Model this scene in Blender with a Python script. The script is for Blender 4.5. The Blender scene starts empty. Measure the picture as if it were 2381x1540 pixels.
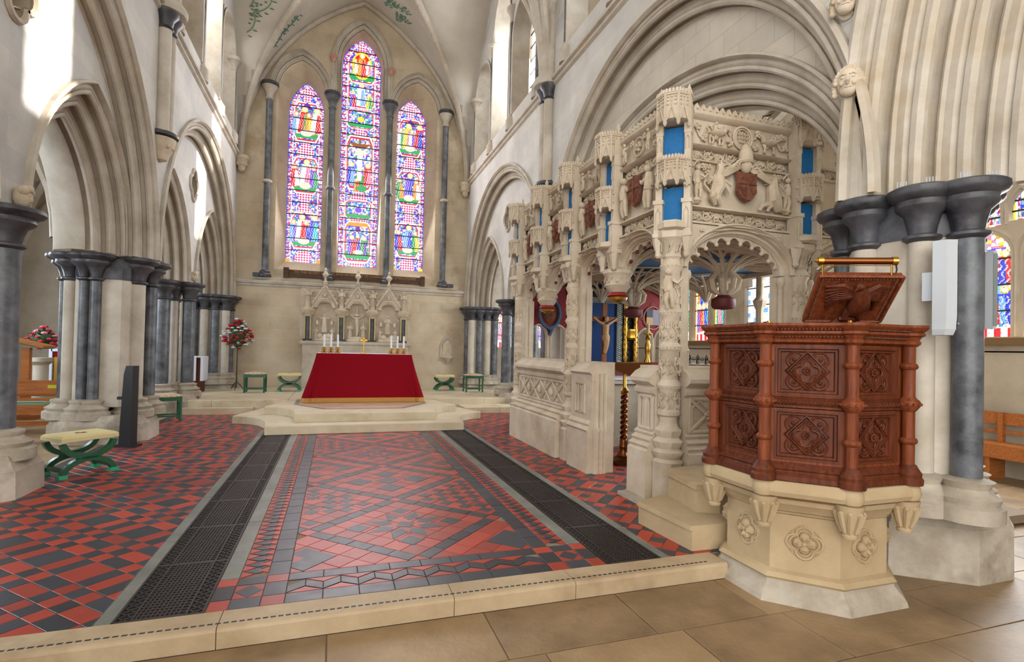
import bpy, bmesh, math, random
from math import sin, cos, pi, sqrt, radians, acos, atan2
from mathutils import Vector, Matrix
random.seed(7)
SC = bpy.context.scene
COL = SC.collection
# ---------------------------------------------------------------- camera
cam_d = bpy.data.cameras.new('camera'); cam = bpy.data.objects.new('camera', cam_d); COL.objects.link(cam)
YAW, PIT, ROL, FPX, CYP = 0.322555, 0.013942, 0.022332, 1233.2, 794.27
_f = Vector((sin(YAW)*cos(PIT), cos(YAW)*cos(PIT), sin(PIT)))
_r = Vector((cos(YAW), -sin(YAW), 0)); _u = _r.cross(_f)
_r2 = _r*cos(ROL)+_u*sin(ROL); _u2 = -_r*sin(ROL)+_u*cos(ROL)
cam.matrix_world = Matrix(((_r2.x,_u2.x,-_f.x,0),(_r2.y,_u2.y,-_f.y,0),(_r2.z,_u2.z,-_f.z,1.5),(0,0,0,1)))
cam_d.sensor_fit = 'HORIZONTAL'; cam_d.sensor_width = 36.0; cam_d.lens = 36.0*FPX/2381.0
cam_d.shift_y = (CYP-770.0)/2381.0
cam_d.clip_start = 0.05; cam_d.clip_end = 200
SC.camera = cam
# ---------------------------------------------------------------- world, sun, daylight, exposure
w = bpy.data.worlds.new('sky'); SC.world = w; w.use_nodes = True
bg = w.node_tree.nodes['Background']; bg.inputs[0].default_value = (1.0, 0.98, 0.95, 1); bg.inputs[1].default_value = 3.2
sun_d = bpy.data.lights.new('sun', 'SUN'); sun_d.energy = 7; sun_d.angle = radians(1.0); sun_d.color = (1, .95, .86)
sun = bpy.data.objects.new('sun', sun_d); COL.objects.link(sun)
sun.location = (30, 4, 30); sun.rotation_euler = Vector((-1, .085, -.48)).to_track_quat('-Z', 'Y').to_euler()
def daylight(name, loc, direction, sx, sy, power, color=(.93, .97, 1.0)):
    d = bpy.data.lights.new(name, 'AREA'); d.shape = 'RECTANGLE'; d.size = sx; d.size_y = sy; d.energy = power; d.color = color
    o = bpy.data.objects.new(name, d); COL.objects.link(o); o.location = loc
    o.rotation_euler = Vector(direction).to_track_quat('-Z', 'Z').to_euler()
    return o
WN, WS, WE = -2.68, 3.88, 16.3        # wall faces: north, south, east
for yc in (6.25, 12.95):
    daylight('clerestory_daylight', (WN-.95, yc, 9.1), (1, 0, -.35), 1.2, 3.2, 110)
    daylight('clerestory_daylight', (WS+1.02, yc+.0, 9.1), (-1, 0, -.35), 1.2, 3.2, 220, (.84, .92, 1.0))
for yc in (4.9, 11.1):
    daylight('aisle_daylight_lamp', (8.6, yc, 2.9), (-1, 0, -.15), 2.2, 2.6, 230)
for yc in (6.0, 12.0):
    daylight('aisle_daylight_lamp', (-7.4, yc, 2.9), (1, 0, -.15), 2.0, 2.4, 150, (.8, .9, 1.0))  # added lamps stand in for daylight; this wall has no window opening
daylight('east_window_daylight', (.6, WE-.3, 7.0), (0, -1, -.35), 3.8, 5.0, 230, (1, .95, .96))
SC.view_settings.view_transform = 'Standard'; SC.view_settings.look = 'None'
SC.view_settings.exposure = 0.66; SC.view_settings.gamma = 1.0; SC.view_settings.use_curve_mapping = False
# ---------------------------------------------------------------- materials
def _nt(name):
    m = bpy.data.materials.new(name); m.use_nodes = True
    nt = m.node_tree; b = nt.nodes['Principled BSDF']
    return m, nt, b
def _n(nt, t, **k):
    n = nt.nodes.new(t)
    for a, v in k.items():
        if a.startswith('i_'): n.inputs[a[2:].replace('_', ' ')].default_value = v
        else: setattr(n, a, v)
    return n
ALB = .8          # overall reflectance of the stone and finishes
def C4(c): return (c[0]*ALB, c[1]*ALB, c[2]*ALB, 1)
def srgb(r, g, b):
    return tuple(((v/255)/12.92 if v/255 <= .04045 else ((v/255+.055)/1.055)**2.4) for v in (r, g, b))
def mat_stone(name, c1, c2, scale=2.0, rough=.82, bump=.25, joints=None, spec=.3, fine=40.0, c3=None):
    m, nt, b = _nt(name); L = nt.links.new
    tc = _n(nt, 'ShaderNodeTexCoord')
    n1 = _n(nt, 'ShaderNodeTexNoise', i_Scale=scale, i_Detail=6.0, i_Roughness=.62); L(tc.outputs['Object'], n1.inputs['Vector'])
    rp = _n(nt, 'ShaderNodeValToRGB'); rp.color_ramp.elements[0].position = .34; rp.color_ramp.elements[1].position = .68
    rp.color_ramp.elements[0].color = C4(c1); rp.color_ramp.elements[1].color = C4(c2); L(n1.outputs['Fac'], rp.inputs['Fac'])
    col = rp.outputs['Color']
    if c3:
        n3 = _n(nt, 'ShaderNodeTexNoise', i_Scale=scale*.35, i_Detail=5.0, i_Roughness=.7); L(tc.outputs['Object'], n3.inputs['Vector'])
        r3 = _n(nt, 'ShaderNodeValToRGB'); r3.color_ramp.elements[0].position = .55; r3.color_ramp.elements[1].position = .72
        L(n3.outputs['Fac'], r3.inputs['Fac'])
        mx = _n(nt, 'ShaderNodeMix', data_type='RGBA'); L(r3.outputs['Color'], mx.inputs['Factor']); L(col, mx.inputs['A']); mx.inputs['B'].default_value = C4(c3); col = mx.outputs['Result']
    n2 = _n(nt, 'ShaderNodeTexNoise', i_Scale=fine, i_Detail=4.0); L(tc.outputs['Object'], n2.inputs['Vector'])
    h = n2.outputs['Fac']
    if joints:
        plane, bw, bh, jc = joints
        sp = _n(nt, 'ShaderNodeSeparateXYZ'); L(tc.outputs['Object'], sp.inputs[0])
        cb = _n(nt, 'ShaderNodeCombineXYZ'); L(sp.outputs[{'x': 0, 'y': 1}[plane[0]]], cb.inputs[0]); L(sp.outputs[2], cb.inputs[1])
        br = _n(nt, 'ShaderNodeTexBrick', i_Scale=1.0); br.inputs['Brick Width'].default_value = bw; br.inputs['Row Height'].default_value = bh
        br.inputs['Mortar Size'].default_value = .006; br.inputs['Mortar Smooth'].default_value = .6
        br.inputs['Color1'].default_value = (.93, .93, .93, 1); br.inputs['Color2'].default_value = (1.06, 1.04, 1.0, 1); br.inputs['Mortar'].default_value = (*jc, 1)
        L(cb.outputs[0], br.inputs['Vector'])
        mm = _n(nt, 'ShaderNodeMix', data_type='RGBA', blend_type='MULTIPLY'); mm.inputs['Factor'].default_value = 1
        L(col, mm.inputs['A']); L(br.outputs['Color'], mm.inputs['B']); col = mm.outputs['Result']
    bp = _n(nt, 'ShaderNodeBump'); bp.inputs['Strength'].default_value = bump; bp.inputs['Distance'].default_value = .01
    L(h, bp.inputs['Height']); L(bp.outputs[0], b.inputs['Normal'])
    L(col, b.inputs['Base Color']); b.inputs['Roughness'].default_value = rough; b.inputs['Specular IOR Level'].default_value = spec
    return m
def mat_plain(name, c, rough=.5, metal=0.0, bump=0, bscale=60, vary=0.0, spec=.5, coat=0):
    m, nt, b = _nt(name); L = nt.links.new
    b.inputs['Base Color'].default_value = C4(c); b.inputs['Roughness'].default_value = rough; b.inputs['Metallic'].default_value = metal
    b.inputs['Specular IOR Level'].default_value = spec; b.inputs['Coat Weight'].default_value = coat
    if bump or vary:
        tc = _n(nt, 'ShaderNodeTexCoord'); n = _n(nt, 'ShaderNodeTexNoise', i_Scale=float(bscale), i_Detail=5.0); L(tc.outputs['Object'], n.inputs['Vector'])
        if bump:
            bp = _n(nt, 'ShaderNodeBump'); bp.inputs['Strength'].default_value = bump; bp.inputs['Distance'].default_value = .006
            L(n.outputs['Fac'], bp.inputs['Height']); L(bp.outputs[0], b.inputs['Normal'])
        if vary:
            r = _n(nt, 'ShaderNodeValToRGB'); r.color_ramp.elements[0].position = .3; r.color_ramp.elements[1].position = .7
            r.color_ramp.elements[0].color = C4([x*(1-vary) for x in c]); r.color_ramp.elements[1].color = C4([min(1, x*(1+vary)) for x in c])
            L(n.outputs['Fac'], r.inputs['Fac']); L(r.outputs['Color'], b.inputs['Base Color'])
    return m
def mat_tile(name, c, vary=.25, rough=.34):
    m, nt, b = _nt(name); L = nt.links.new
    oi = _n(nt, 'ShaderNodeObjectInfo'); ge = _n(nt, 'ShaderNodeNewGeometry')
    ad = _n(nt, 'ShaderNodeMath', operation='ADD'); L(oi.outputs['Random'], ad.inputs[0]); L(ge.outputs['Random Per Island'], ad.inputs[1])
    fr = _n(nt, 'ShaderNodeMath', operation='FRACT'); L(ad.outputs[0], fr.inputs[0])
    r = _n(nt, 'ShaderNodeValToRGB'); r.color_ramp.elements[0].color = C4([x*(1-vary) for x in c]); r.color_ramp.elements[1].color = C4([x*(1+vary) for x in c]); L(fr.outputs[0], r.inputs['Fac'])
    tc = _n(nt, 'ShaderNodeTexCoord'); n = _n(nt, 'ShaderNodeTexNoise', i_Scale=9.0, i_Detail=7.0, i_Roughness=.7); L(tc.outputs['Object'], n.inputs['Vector'])
    rr = _n(nt, 'ShaderNodeMapRange'); rr.inputs['To Min'].default_value = .72; rr.inputs['To Max'].default_value = 1.25; L(n.outputs['Fac'], rr.inputs['Value'])
    mx = _n(nt, 'ShaderNodeMix', data_type='RGBA', blend_type='MULTIPLY'); mx.inputs['Factor'].default_value = 1; L(r.outputs['Color'], mx.inputs['A']); L(rr.outputs[0], mx.inputs['B'])
    L(mx.outputs['Result'], b.inputs['Base Color'])
    r2 = _n(nt, 'ShaderNodeMapRange'); r2.inputs['To Min'].default_value = rough-.1; r2.inputs['To Max'].default_value = rough+.18; L(n.outputs['Fac'], r2.inputs['Value']); L(r2.outputs[0], b.inputs['Roughness'])
    bp = _n(nt, 'ShaderNodeBump'); bp.inputs['Strength'].default_value = .08; bp.inputs['Distance'].default_value = .004; L(n.outputs['Fac'], bp.inputs['Height']); L(bp.outputs[0], b.inputs['Normal'])
    return m
def mat_wood(name, c1, c2, rough=.35, scale=3.0, axis=2):
    m, nt, b = _nt(name); L = nt.links.new
    tc = _n(nt, 'ShaderNodeTexCoord'); mp = _n(nt, 'ShaderNodeMapping'); s = [14.0, 14.0, 14.0]; s[axis] = 1.2; mp.inputs['Scale'].default_value = s
    L(tc.outputs['Object'], mp.inputs['Vector'])
    n = _n(nt, 'ShaderNodeTexNoise', i_Scale=scale, i_Detail=7.0, i_Roughness=.6); L(mp.outputs[0], n.inputs['Vector'])
    r = _n(nt, 'ShaderNodeValToRGB'); r.color_ramp.elements[0].position = .3; r.color_ramp.elements[1].position = .72
    r.color_ramp.elements[0].color = C4(c1); r.color_ramp.elements[1].color = C4(c2); L(n.outputs['Fac'], r.inputs['Fac']); L(r.outputs['Color'], b.inputs['Base Color'])
    bp = _n(nt, 'ShaderNodeBump'); bp.inputs['Strength'].default_value = .12; bp.inputs['Distance'].default_value = .004; L(n.outputs['Fac'], bp.inputs['Height']); L(bp.outputs[0], b.inputs['Normal'])
    b.inputs['Roughness'].default_value = rough; b.inputs['Specular IOR Level'].default_value = .22
    return m
def mat_glass_picture(name, strength):
    m, nt, b = _nt(name); L = nt.links.new
    a = _n(nt, 'ShaderNodeAttribute', attribute_name='glass'); L(a.outputs['Color'], b.inputs['Emission Color']); b.inputs['Emission Strength'].default_value = strength
    b.inputs['Base Color'].default_value = (.02, .02, .02, 1); b.inputs['Roughness'].default_value = .3
    return m
M = {}
M['wall'] = mat_stone('lime_plaster_stone', srgb(196, 194, 190), srgb(224, 222, 218), 1.1, joints=('y', .62, .3, (.9, .88, .85)), bump=.18, c3=srgb(206, 198, 186))
M['wallE'] = mat_stone('warm_ashlar_stone', srgb(194, 178, 152), srgb(216, 202, 178), 1.3, joints=('x', .7, .32, (.88, .86, .82)), bump=.2, c3=srgb(172, 152, 122))
M['arch'] = mat_stone('moulded_limestone', srgb(184, 173, 156), srgb(216, 207, 193), 2.4, bump=.25, c3=srgb(194, 176, 148))
M['carved'] = mat_stone('carved_caen_stone', srgb(200, 184, 160), srgb(227, 213, 192), 3.0, bump=.35, fine=30, c3=srgb(192, 168, 138))
M['relief'] = mat_stone('weathered_relief_stone', srgb(196, 178, 152), srgb(226, 210, 186), 7.0, bump=.5, fine=55)
M['pulpitstone'] = mat_stone('cream_limestone', srgb(178, 154, 118), srgb(200, 178, 142), 2.0, bump=.25, c3=srgb(172, 144, 106))
M['kerb'] = mat_stone('worn_kerb_limestone', srgb(180, 156, 122), srgb(206, 184, 150), 2.2, rough=.55, bump=.3, c3=srgb(156, 130, 98), spec=.4)
M['plinth'] = mat_stone('weathered_plinth_stone', srgb(160, 148, 130), srgb(208, 198, 182), 2.2, bump=.5, c3=srgb(116, 102, 86))
M['marble'] = mat_stone('purbeck_marble', srgb(60, 64, 70), srgb(122, 126, 132), 5.0, rough=.42, bump=.2, spec=.5, c3=srgb(84, 80, 74))
M['darkmarble'] = mat_stone('dark_marble_moulding', srgb(46, 46, 50), srgb(88, 88, 94), 6.0, rough=.45, bump=.2, spec=.5)
M['vault'] = mat_stone('vault_plaster', srgb(206, 198, 184), srgb(228, 222, 210), .8, bump=.15)
M['aisle'] = mat_stone('aisle_plaster', srgb(176, 164, 146), srgb(204, 194, 176), 1.0, bump=.2, c3=srgb(150, 132, 110))
M['step'] = mat_stone('step_limestone', srgb(202, 186, 154), srgb(226, 212, 184), 2.2, rough=.5, bump=.15, c3=srgb(184, 164, 132), spec=.4)
M['flag'] = mat_stone('york_flagstone', srgb(128, 104, 76), srgb(166, 138, 102), 2.6, rough=.5, bump=.3, fine=26, c3=srgb(126, 106, 82), spec=.45)
M['flag2'] = mat_stone('york_flagstone_pale', srgb(150, 122, 86), srgb(180, 152, 114), 2.0, rough=.5, bump=.3, fine=26, c3=srgb(150, 126, 94), spec=.45)
M['grey'] = mat_stone('grey_border_stone', srgb(108, 112, 106), srgb(142, 144, 136), 3.0, rough=.4, bump=.2, spec=.5)
M['grout'] = mat_plain('grout', srgb(142, 122, 104), .9, bump=.3)
M['red'] = mat_tile('red_clay_tile', srgb(174, 60, 40)); M['dark'] = mat_tile('slate_black_tile', srgb(54, 57, 66), .3)
M['iron'] = mat_plain('cast_iron', srgb(74, 66, 64), .5, .7, .2, 90, .2)
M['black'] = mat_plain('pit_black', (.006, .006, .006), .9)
M['oak'] = mat_wood('carved_oak', srgb(96, 44, 22), srgb(148, 78, 44), .5)
M['oakd'] = mat_wood('dark_carved_oak', srgb(74, 34, 19), srgb(118, 60, 35), .5)
M['pine'] = mat_wood('honey_wood', srgb(150, 86, 40), srgb(196, 122, 62), .4, axis=0)
M['brass'] = mat_plain('polished_brass', srgb(206, 158, 72), .26, 1.0)
M['copper'] = mat_plain('burnished_copper', srgb(134, 82, 46), .34, 1.0)
M['gold'] = mat_plain('gilding', srgb(212, 164, 70), .34, .9, .2, 80)
M['velvet'] = mat_plain('crimson_velvet', srgb(138, 4, 24), .92, 0, .1, 200, .06, spec=.15)
M['fringe'] = mat_plain('gold_fringe', srgb(196, 142, 62), .7, 0, .4, 160, .2)
M['candle'] = mat_plain('white_wax', srgb(236, 236, 240), .5)
M['cloth'] = mat_plain('white_linen', srgb(226, 228, 240), .85, 0, .1, 120)
M['green'] = mat_plain('green_paint', srgb(28, 88, 56), .38, 0, .05, 50, .12)
M['teal'] = mat_plain('turquoise_foot_paint', srgb(48, 168, 128), .4)
M['cream'] = mat_plain('cream_needlework', srgb(218, 202, 150), .95, 0, .5, 220, .1, spec=.15)
M['tapestry'] = mat_plain('floral_tapestry', srgb(196, 172, 146), .95, 0, .5, 30, .45, spec=.15)
M['blue'] = mat_plain('azure_paint', srgb(0, 108, 172), .7, 0, .1, 30, .08)
M['navy'] = mat_plain('deep_blue_cloth', srgb(10, 58, 118), .8, 0, .1, 40, .25)
M['redpaint'] = mat_plain('crimson_paint', srgb(142, 28, 34), .7, 0, .15, 30, .15)
M['shield'] = mat_stone('brown_heraldic_stone', srgb(98, 58, 44), srgb(150, 96, 74), 14, bump=.4)
M['blackpaint'] = mat_plain('black_paint', srgb(18, 18, 24), .45)
M['grille'] = mat_plain('grey_speaker_grille', srgb(136, 146, 142), .6)
M['white'] = mat_plain('white_enamel', srgb(196, 202, 208), .4)
M['petal'] = mat_plain('red_petal', srgb(196, 16, 46), .6); M['petal2'] = mat_plain('white_petal', srgb(232, 228, 222), .6); M['pink'] = mat_plain('pink_petal', srgb(232, 140, 160), .6)
M['leaf'] = mat_plain('green_leaf', srgb(46, 84, 44), .5, 0, .1, 30, .3)
M['bar'] = mat_plain('lead_bar', (.02, .02, .025), .6)
M['paintgreen'] = mat_plain('painted_foliage_green', srgb(112, 156, 132), .85)
M['beam'] = mat_wood('inscribed_oak_beam', srgb(62, 44, 34), srgb(104, 76, 56), .6, axis=0)
M['letter'] = mat_plain('dull_gilt_letter', srgb(170, 138, 84), .6, .3)
M['glass'] = mat_glass_picture('stained_glass', .9)
M['clearglass'] = mat_plain('obscured_white_glass', srgb(230, 238, 248), .3)
_b = M['clearglass'].node_tree.nodes['Principled BSDF']; _b.inputs['Emission Color'].default_value = (.93, .97, 1, 1); _b.inputs['Emission Strength'].default_value = 1.6
M['yellow'] = mat_plain('yellow_paper', srgb(196, 212, 30), .8)
# ---------------------------------------------------------------- mesh builder
class MB:
    def __init__(s): s.v = []; s.f = []; s.mi = []; s.T = None; s.m = 0
    def add(s, vs, fs):
        o = len(s.v)
        if s.T is None: s.v += [tuple(p) for p in vs]
        else: s.v += [tuple(s.T @ Vector(p)) for p in vs]
        s.f += [tuple(i+o for i in f) for f in fs]; s.mi += [s.m]*len(fs)
        return s
    def box(s, x0, x1, y0, y1, z0, z1):
        v = [(x, y, z) for z in (z0, z1) for y in (y0, y1) for x in (x0, x1)]
        return s.add(v, [(0, 2, 3, 1), (4, 5, 7, 6), (0, 1, 5, 4), (2, 6, 7, 3), (0, 4, 6, 2), (1, 3, 7, 5)])
    def prism(s, pts, a0, a1, axis='z', scale1=None):
        n = len(pts)
        def P(p, a): return {'z': (p[0], p[1], a), 'y': (p[0], a, p[1]), 'x': (a, p[0], p[1])}[axis]
        if scale1 is not None:
            cx = sum(p[0] for p in pts)/n; cy = sum(p[1] for p in pts)/n
            q = [(cx+(p[0]-cx)*scale1, cy+(p[1]-cy)*scale1) for p in pts]
        else: q = pts
        v = [P(p, a0) for p in pts]+[P(p, a1) for p in q]
        f = [tuple(range(n)), tuple(range(2*n-1, n-1, -1))]+[(i, (i+1) % n, n+(i+1) % n, n+i) for i in range(n)]
        return s.add(v, f)
    def lathe(s, prof, cx=0, cy=0, n=20, ph=0.0, cap=True, sx=1, sy=1):
        v = []; f = []
        for r, z in prof:
            for k in range(n):
                a = 2*pi*k/n+ph; v.append((cx+sx*r*cos(a), cy+sy*r*sin(a), z))
        for i in range(len(prof)-1):
            for k in range(n):
                k2 = (k+1) % n; f.append((i*n+k, i*n+k2, (i+1)*n+k2, (i+1)*n+k))
        if cap: f.append(tuple(range(n-1, -1, -1))); f.append(tuple(range((len(prof)-1)*n, len(prof)*n)))
        return s.add(v, f)
    def tube(s, path, r, n=8, closed=False, cap=True):
        P = [Vector(p) for p in path]; m = len(P); v = []; f = []; up = Vector((0, 0, 1)); pu = None
        for i in range(m):
            if closed: t = P[(i+1) % m]-P[i-1]
            else: t = P[min(i+1, m-1)]-P[max(i-1, 0)]
            t.normalize()
            u = (pu if pu is not None else (up if abs(t.z) < .9 else Vector((1, 0, 0))))
            u = (u-t*u.dot(t))
            if u.length < 1e-6: u = t.orthogonal()
            u.normalize(); pu = u; ww = t.cross(u); rr = r[i] if isinstance(r, (list, tuple)) else r
            for k in range(n):
                a = 2*pi*k/n; v.append(P[i]+(u*cos(a)+ww*sin(a))*rr)
        for i in range(m if closed else m-1):
            j = (i+1) % m
            for k in range(n): k2 = (k+1) % n; f.append((i*n+k, i*n+k2, j*n+k2, j*n+k))
        if cap and not closed: f.append(tuple(range(n-1, -1, -1))); f.append(tuple(range((m-1)*n, m*n)))
        return s.add(v, f)
    def grid(s, rows, closed_u=False):
        nr = len(rows); nc = len(rows[0]); v = [p for r in rows for p in r]; f = []
        for i in range(nr-1):
            for k in range(nc if closed_u else nc-1):
                k2 = (k+1) % nc; f.append((i*nc+k, i*nc+k2, (i+1)*nc+k2, (i+1)*nc+k))
        return s.add(v, f)
    def ell(s, c, r, nu=10, nv=7, R=None):
        if isinstance(r, (int, float)): r = (r, r, r)
        v = []; f = []; Rm = R.to_matrix() if R is not None else None
        for j in range(nv+1):
            ph = -pi/2+pi*j/nv
            for k in range(nu):
                a = 2*pi*k/nu; p = Vector((r[0]*cos(ph)*cos(a), r[1]*cos(ph)*sin(a), r[2]*sin(ph)))
                if Rm is not None: p = Rm @ p
                v.append((c[0]+p.x, c[1]+p.y, c[2]+p.z))
        for j in range(nv):
            for k in range(nu): k2 = (k+1) % nu; f.append((j*nu+k, j*nu+k2, (j+1)*nu+k2, (j+1)*nu+k))
        return s.add(v, f)
    def mesh(s, name, mats, smooth=True, ang=38):
        me = bpy.data.meshes.new(name); me.from_pydata(s.v, [], s.f)
        if not isinstance(mats, (list, tuple)): mats = [mats]
        for m in mats: me.materials.append(m)
        if len(mats) > 1: me.polygons.foreach_set('material_index', s.mi)
        bm = bmesh.new(); bm.from_mesh(me); bmesh.ops.remove_doubles(bm, verts=bm.verts, dist=1e-5); bmesh.ops.recalc_face_normals(bm, faces=bm.faces); bm.to_mesh(me); bm.free()
        if smooth:
            me.polygons.foreach_set('use_smooth', [True]*len(me.polygons)); me.set_sharp_from_angle(angle=radians(ang))
        me.update(); return me
    def build(s, name, mats, parent=None, smooth=True, ang=38):
        return put(name, s.mesh(name, mats, smooth, ang), parent)
def put(name, me, parent=None, loc=None, rz=0):
    o = bpy.data.objects.new(name, me); COL.objects.link(o)
    if parent is not None: o.parent = parent
    if loc is not None: o.location = loc
    if rz: o.rotation_euler = (0, 0, rz)
    return o
def tag(o, label, cat, group=None):
    o['label'] = label; o['category'] = cat
    if group: o['group'] = group
    return o
def thing(name, label, cat, loc=(0, 0, 0), rz=0, group=None):
    o = bpy.data.objects.new(name, None); COL.objects.link(o); o.location = loc; o.rotation_euler = (0, 0, rz); o.empty_display_size = .1
    return tag(o, label, cat, group)
def struct(o, label=None):
    o['kind'] = 'structure'
    if label: o['label'] = label
    return o
def copy_tree(o, parent=None):
    c = o.copy(); COL.objects.link(c); c.parent = parent
    for ch in [x for x in bpy.data.objects if x.parent == o]: copy_tree(ch, c)
    return c
def kids(o): return list(o.children)
def arc(cx, cy, r, a0, a1, n): return [(cx+r*cos(a0+(a1-a0)*i/n), cy+r*sin(a0+(a1-a0)*i/n)) for i in range(n+1)]
def ngon(n, R, cx=0, cy=0, ph=0): return [(cx+R*cos(2*pi*k/n+ph), cy+R*sin(2*pi*k/n+ph)) for k in range(n)]
# wall frames: (u along wall, d depth into the wall, z) -> world
def FN(u, d, z): return (WN-d, u, z)
def FS(u, d, z): return (WS+d, u, z)
def FE(u, d, z): return (u, WE+d, z)
# arch geometry in the (u, z) plane
class Arch:
    def __init__(s, u0, z0, a, h, kind='pointed'):
        s.u0, s.z0, s.a, s.h, s.kind = u0, z0, a, h, kind
        s.R = (a*a+h*h)/(2*a)
    def pt(s, o, t):                 # o outward offset, t in -1..1 (springing-apex-springing)
        sg = -1 if t < 0 else 1; q = 1-abs(t)
        if s.kind == 'ell':
            th = pi/2*(1-q)
            return s.u0+sg*(s.a+o)*sin(th), s.z0+(s.h+o)*cos(th)
        R = s.R+o; k = s.R-s.a
        amax = acos(max(-1, min(1, k/R))); th = amax*q
        return s.u0+sg*(R*cos(th)-k), s.z0+R*sin(th)
    def z(s, u, o=0):
        x = abs(u-s.u0)
        if s.kind == 'ell': q = x/(s.a+o); return s.z0+(s.h+o)*sqrt(max(0, 1-q*q))
        R = s.R+o; k = s.R-s.a; q = R*R-(x+k)**2
        return s.z0+sqrt(q) if q > 0 else s.z0
def archsweep(mb, A, F, prof, n=20, legs=None):
    rows = []
    ts = [-1+i/n for i in range(2*n+1)]
    for t in ts:
        row = []
        for o, d in prof:
            u, z = A.pt(o, t); row.append(F(u, d, z))
        if t == -1 and legs is not None: rows.append([F(A.u0-(A.a+o), d, legs) for o, d in prof])
        rows.append(row)
        if t == 1 and legs is not None: rows.append([F(A.u0+(A.a+o), d, legs) for o, d in prof])
    mb.grid(rows)
def roll(o, d, r, a0=0, a1=2*pi*.75, n=6): return [(o+r*cos(a0+(a1-a0)*i/n), d+r*sin(a0+(a1-a0)*i/n)) for i in range(n+1)]
def orders(nord, do, dd, top=0.0, hood=.07, r=.04):
    # moulded profile from the outer edge on the wall face stepping inward (o falls, d grows); returns list of (o, d)
    W = nord*do; p = []
    if hood: p += [(W+hood, .02), (W+hood, -.05), (W+hood*.45, -.07), (W, -.03), (W, 0)]
    else: p += [(W, 0)]
    for k in range(nord):
        o0 = W-k*do; d0 = k*dd
        p += [(o0-do*.28, d0)]
        p += [(o0-do*.28-do*.1+do*.12*cos(q), d0+.0+dd*.16-dd*.16*cos(q)*0+dd*.14*sin(q)) for q in (pi*.9, pi*1.2)]
        cx, cy, rr = o0-do*.62, d0+dd*.26, min(do, dd)*.26
        p += [(cx+rr*cos(q), cy+rr*sin(q)) for q in [radians(x) for x in (-60, -110, -160, 150, 105, 60)]]
        p += [(o0-do*.5, d0+dd*.7), (o0-do*.56, d0+dd*1.02), (o0-do*.74, d0+dd*1.08), (o0-do*.86, d0+dd*.86), (o0-do*.94, d0+dd*.84), (o0-do, d0+dd)]
    return p
def wallstrips(mb, F, us, lo, hi, d):
    for i in range(len(us)-1):
        a, b = us[i], us[i+1]
        l0, l1, h0, h1 = lo(a), lo(b), hi(a), hi(b)
        if h0-l0 < 1e-4 and h1-l1 < 1e-4: continue
        mb.add([F(a, d, l0), F(b, d, l1), F(b, d, max(h1, l1)), F(a, d, max(h0, l0))], [(0, 1, 2, 3)])
def frange(a, b, n): return [a+(b-a)*i/n for i in range(n+1)]
# ================================================================ FLOORS
S2 = sqrt(.5)
def clip(poly, x0, x1, y0, y1):
    def cut(p, f):
        out = []
        for i in range(len(p)):
            a, b = p[i-1], p[i]; fa, fb = f(a), f(b)
            if fa >= 0 and fb >= 0: out.append(b)
            elif fa >= 0 > fb or fa < 0 <= fb:
                t = fa/(fa-fb); q = (a[0]+(b[0]-a[0])*t, a[1]+(b[1]-a[1])*t); out.append(q)
                if fb >= 0: out.append(b)
        return out
    for f in (lambda p: p[0]-x0, lambda p: x1-p[0], lambda p: p[1]-y0, lambda p: y1-p[1]):
        poly = cut(poly, f)
        if len(poly) < 3: return []
    return poly
def area(p): return abs(sum(p[i-1][0]*p[i][1]-p[i][0]*p[i-1][1] for i in range(len(p))))/2
def inset(p, g):
    if sum(p[i-1][0]*p[i][1]-p[i][0]*p[i-1][1] for i in range(len(p))) < 0: p = p[::-1]
    n = len(p); out = []
    for i in range(n):
        a, b, c = Vector(p[i-1]), Vector(p[i]), Vector(p[(i+1) % n])
        e1 = b-a; e2 = c-b
        if e1.length < 1e-5 or e2.length < 1e-5: continue
        e1.normalize(); e2.normalize(); n1 = Vector((-e1.y, e1.x)); n2 = Vector((-e2.y, e2.x)); k = 1+n1.dot(n2)
        q = b+(n1+n2)*(g/max(k, .25)); out.append((q.x, q.y))
    return out
def tile_add(mb, p, z, th=.012, gap=.0016):
    p = inset(p, gap)
    if len(p) < 3 or area(p) < 2e-5: return False
    n = len(p); c = inset(p, .002); z += random.uniform(-.0007, .0007)
    if len(c) != n: c = p
    v = [(x, y, z-th) for x, y in p]+[(x, y, z-.0015) for x, y in p]+[(x, y, z) for x, y in c]
    f = [tuple(range(2*n, 3*n))]
    for k in (0, n): f += [(k+i, k+(i+1) % n, k+n+(i+1) % n, k+n+i) for i in range(n)]
    mb.add(v, f); return True
def lay(tiles, parent, nmax=300, z=0.0, names=('red_tile', 'dark_tile')):
    mats = {'r': M['red'], 'd': M['dark']}; nm = {'r': names[0], 'd': names[1]}
    T = [t for t in tiles if len(t[0]) >= 3 and area(t[0]) > 6e-5]
    def size(t):
        p = t[0]; cx = sum(q[0] for q in p)/len(p); cy = sum(q[1] for q in p)/len(p)
        return area(p)/(cx*cx+cy*cy+2)**1.5
    for kk in 'rd':
        sub = sorted([t for t in T if t[1] == kk], key=size, reverse=True)
        for t in sub[:nmax]:
            mb = MB(); dz = t[2] if len(t) > 2 else 0
            if tile_add(mb, t[0], z+dz): mb.build(nm[kk], mats[kk], parent, smooth=False)
        if len(sub) > nmax:
            mb = MB()
            for t in sub[nmax:]: tile_add(mb, t[0], z+(t[2] if len(t) > 2 else 0))
            o = mb.build('far_'+nm[kk]+'s', mats[kk], parent, smooth=False); o['kind'] = 'stuff'
def floor_base(name, x0, x1, y0, y1, z, mat, label, th=.08):
    o = MB().box(x0, x1, y0, y1, z-th, z).build(name, mat, smooth=False); return struct(o, label)
YS = 3.335     # back edge of the step; tiles begin here
YD = 9.5       # front of the dais
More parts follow.
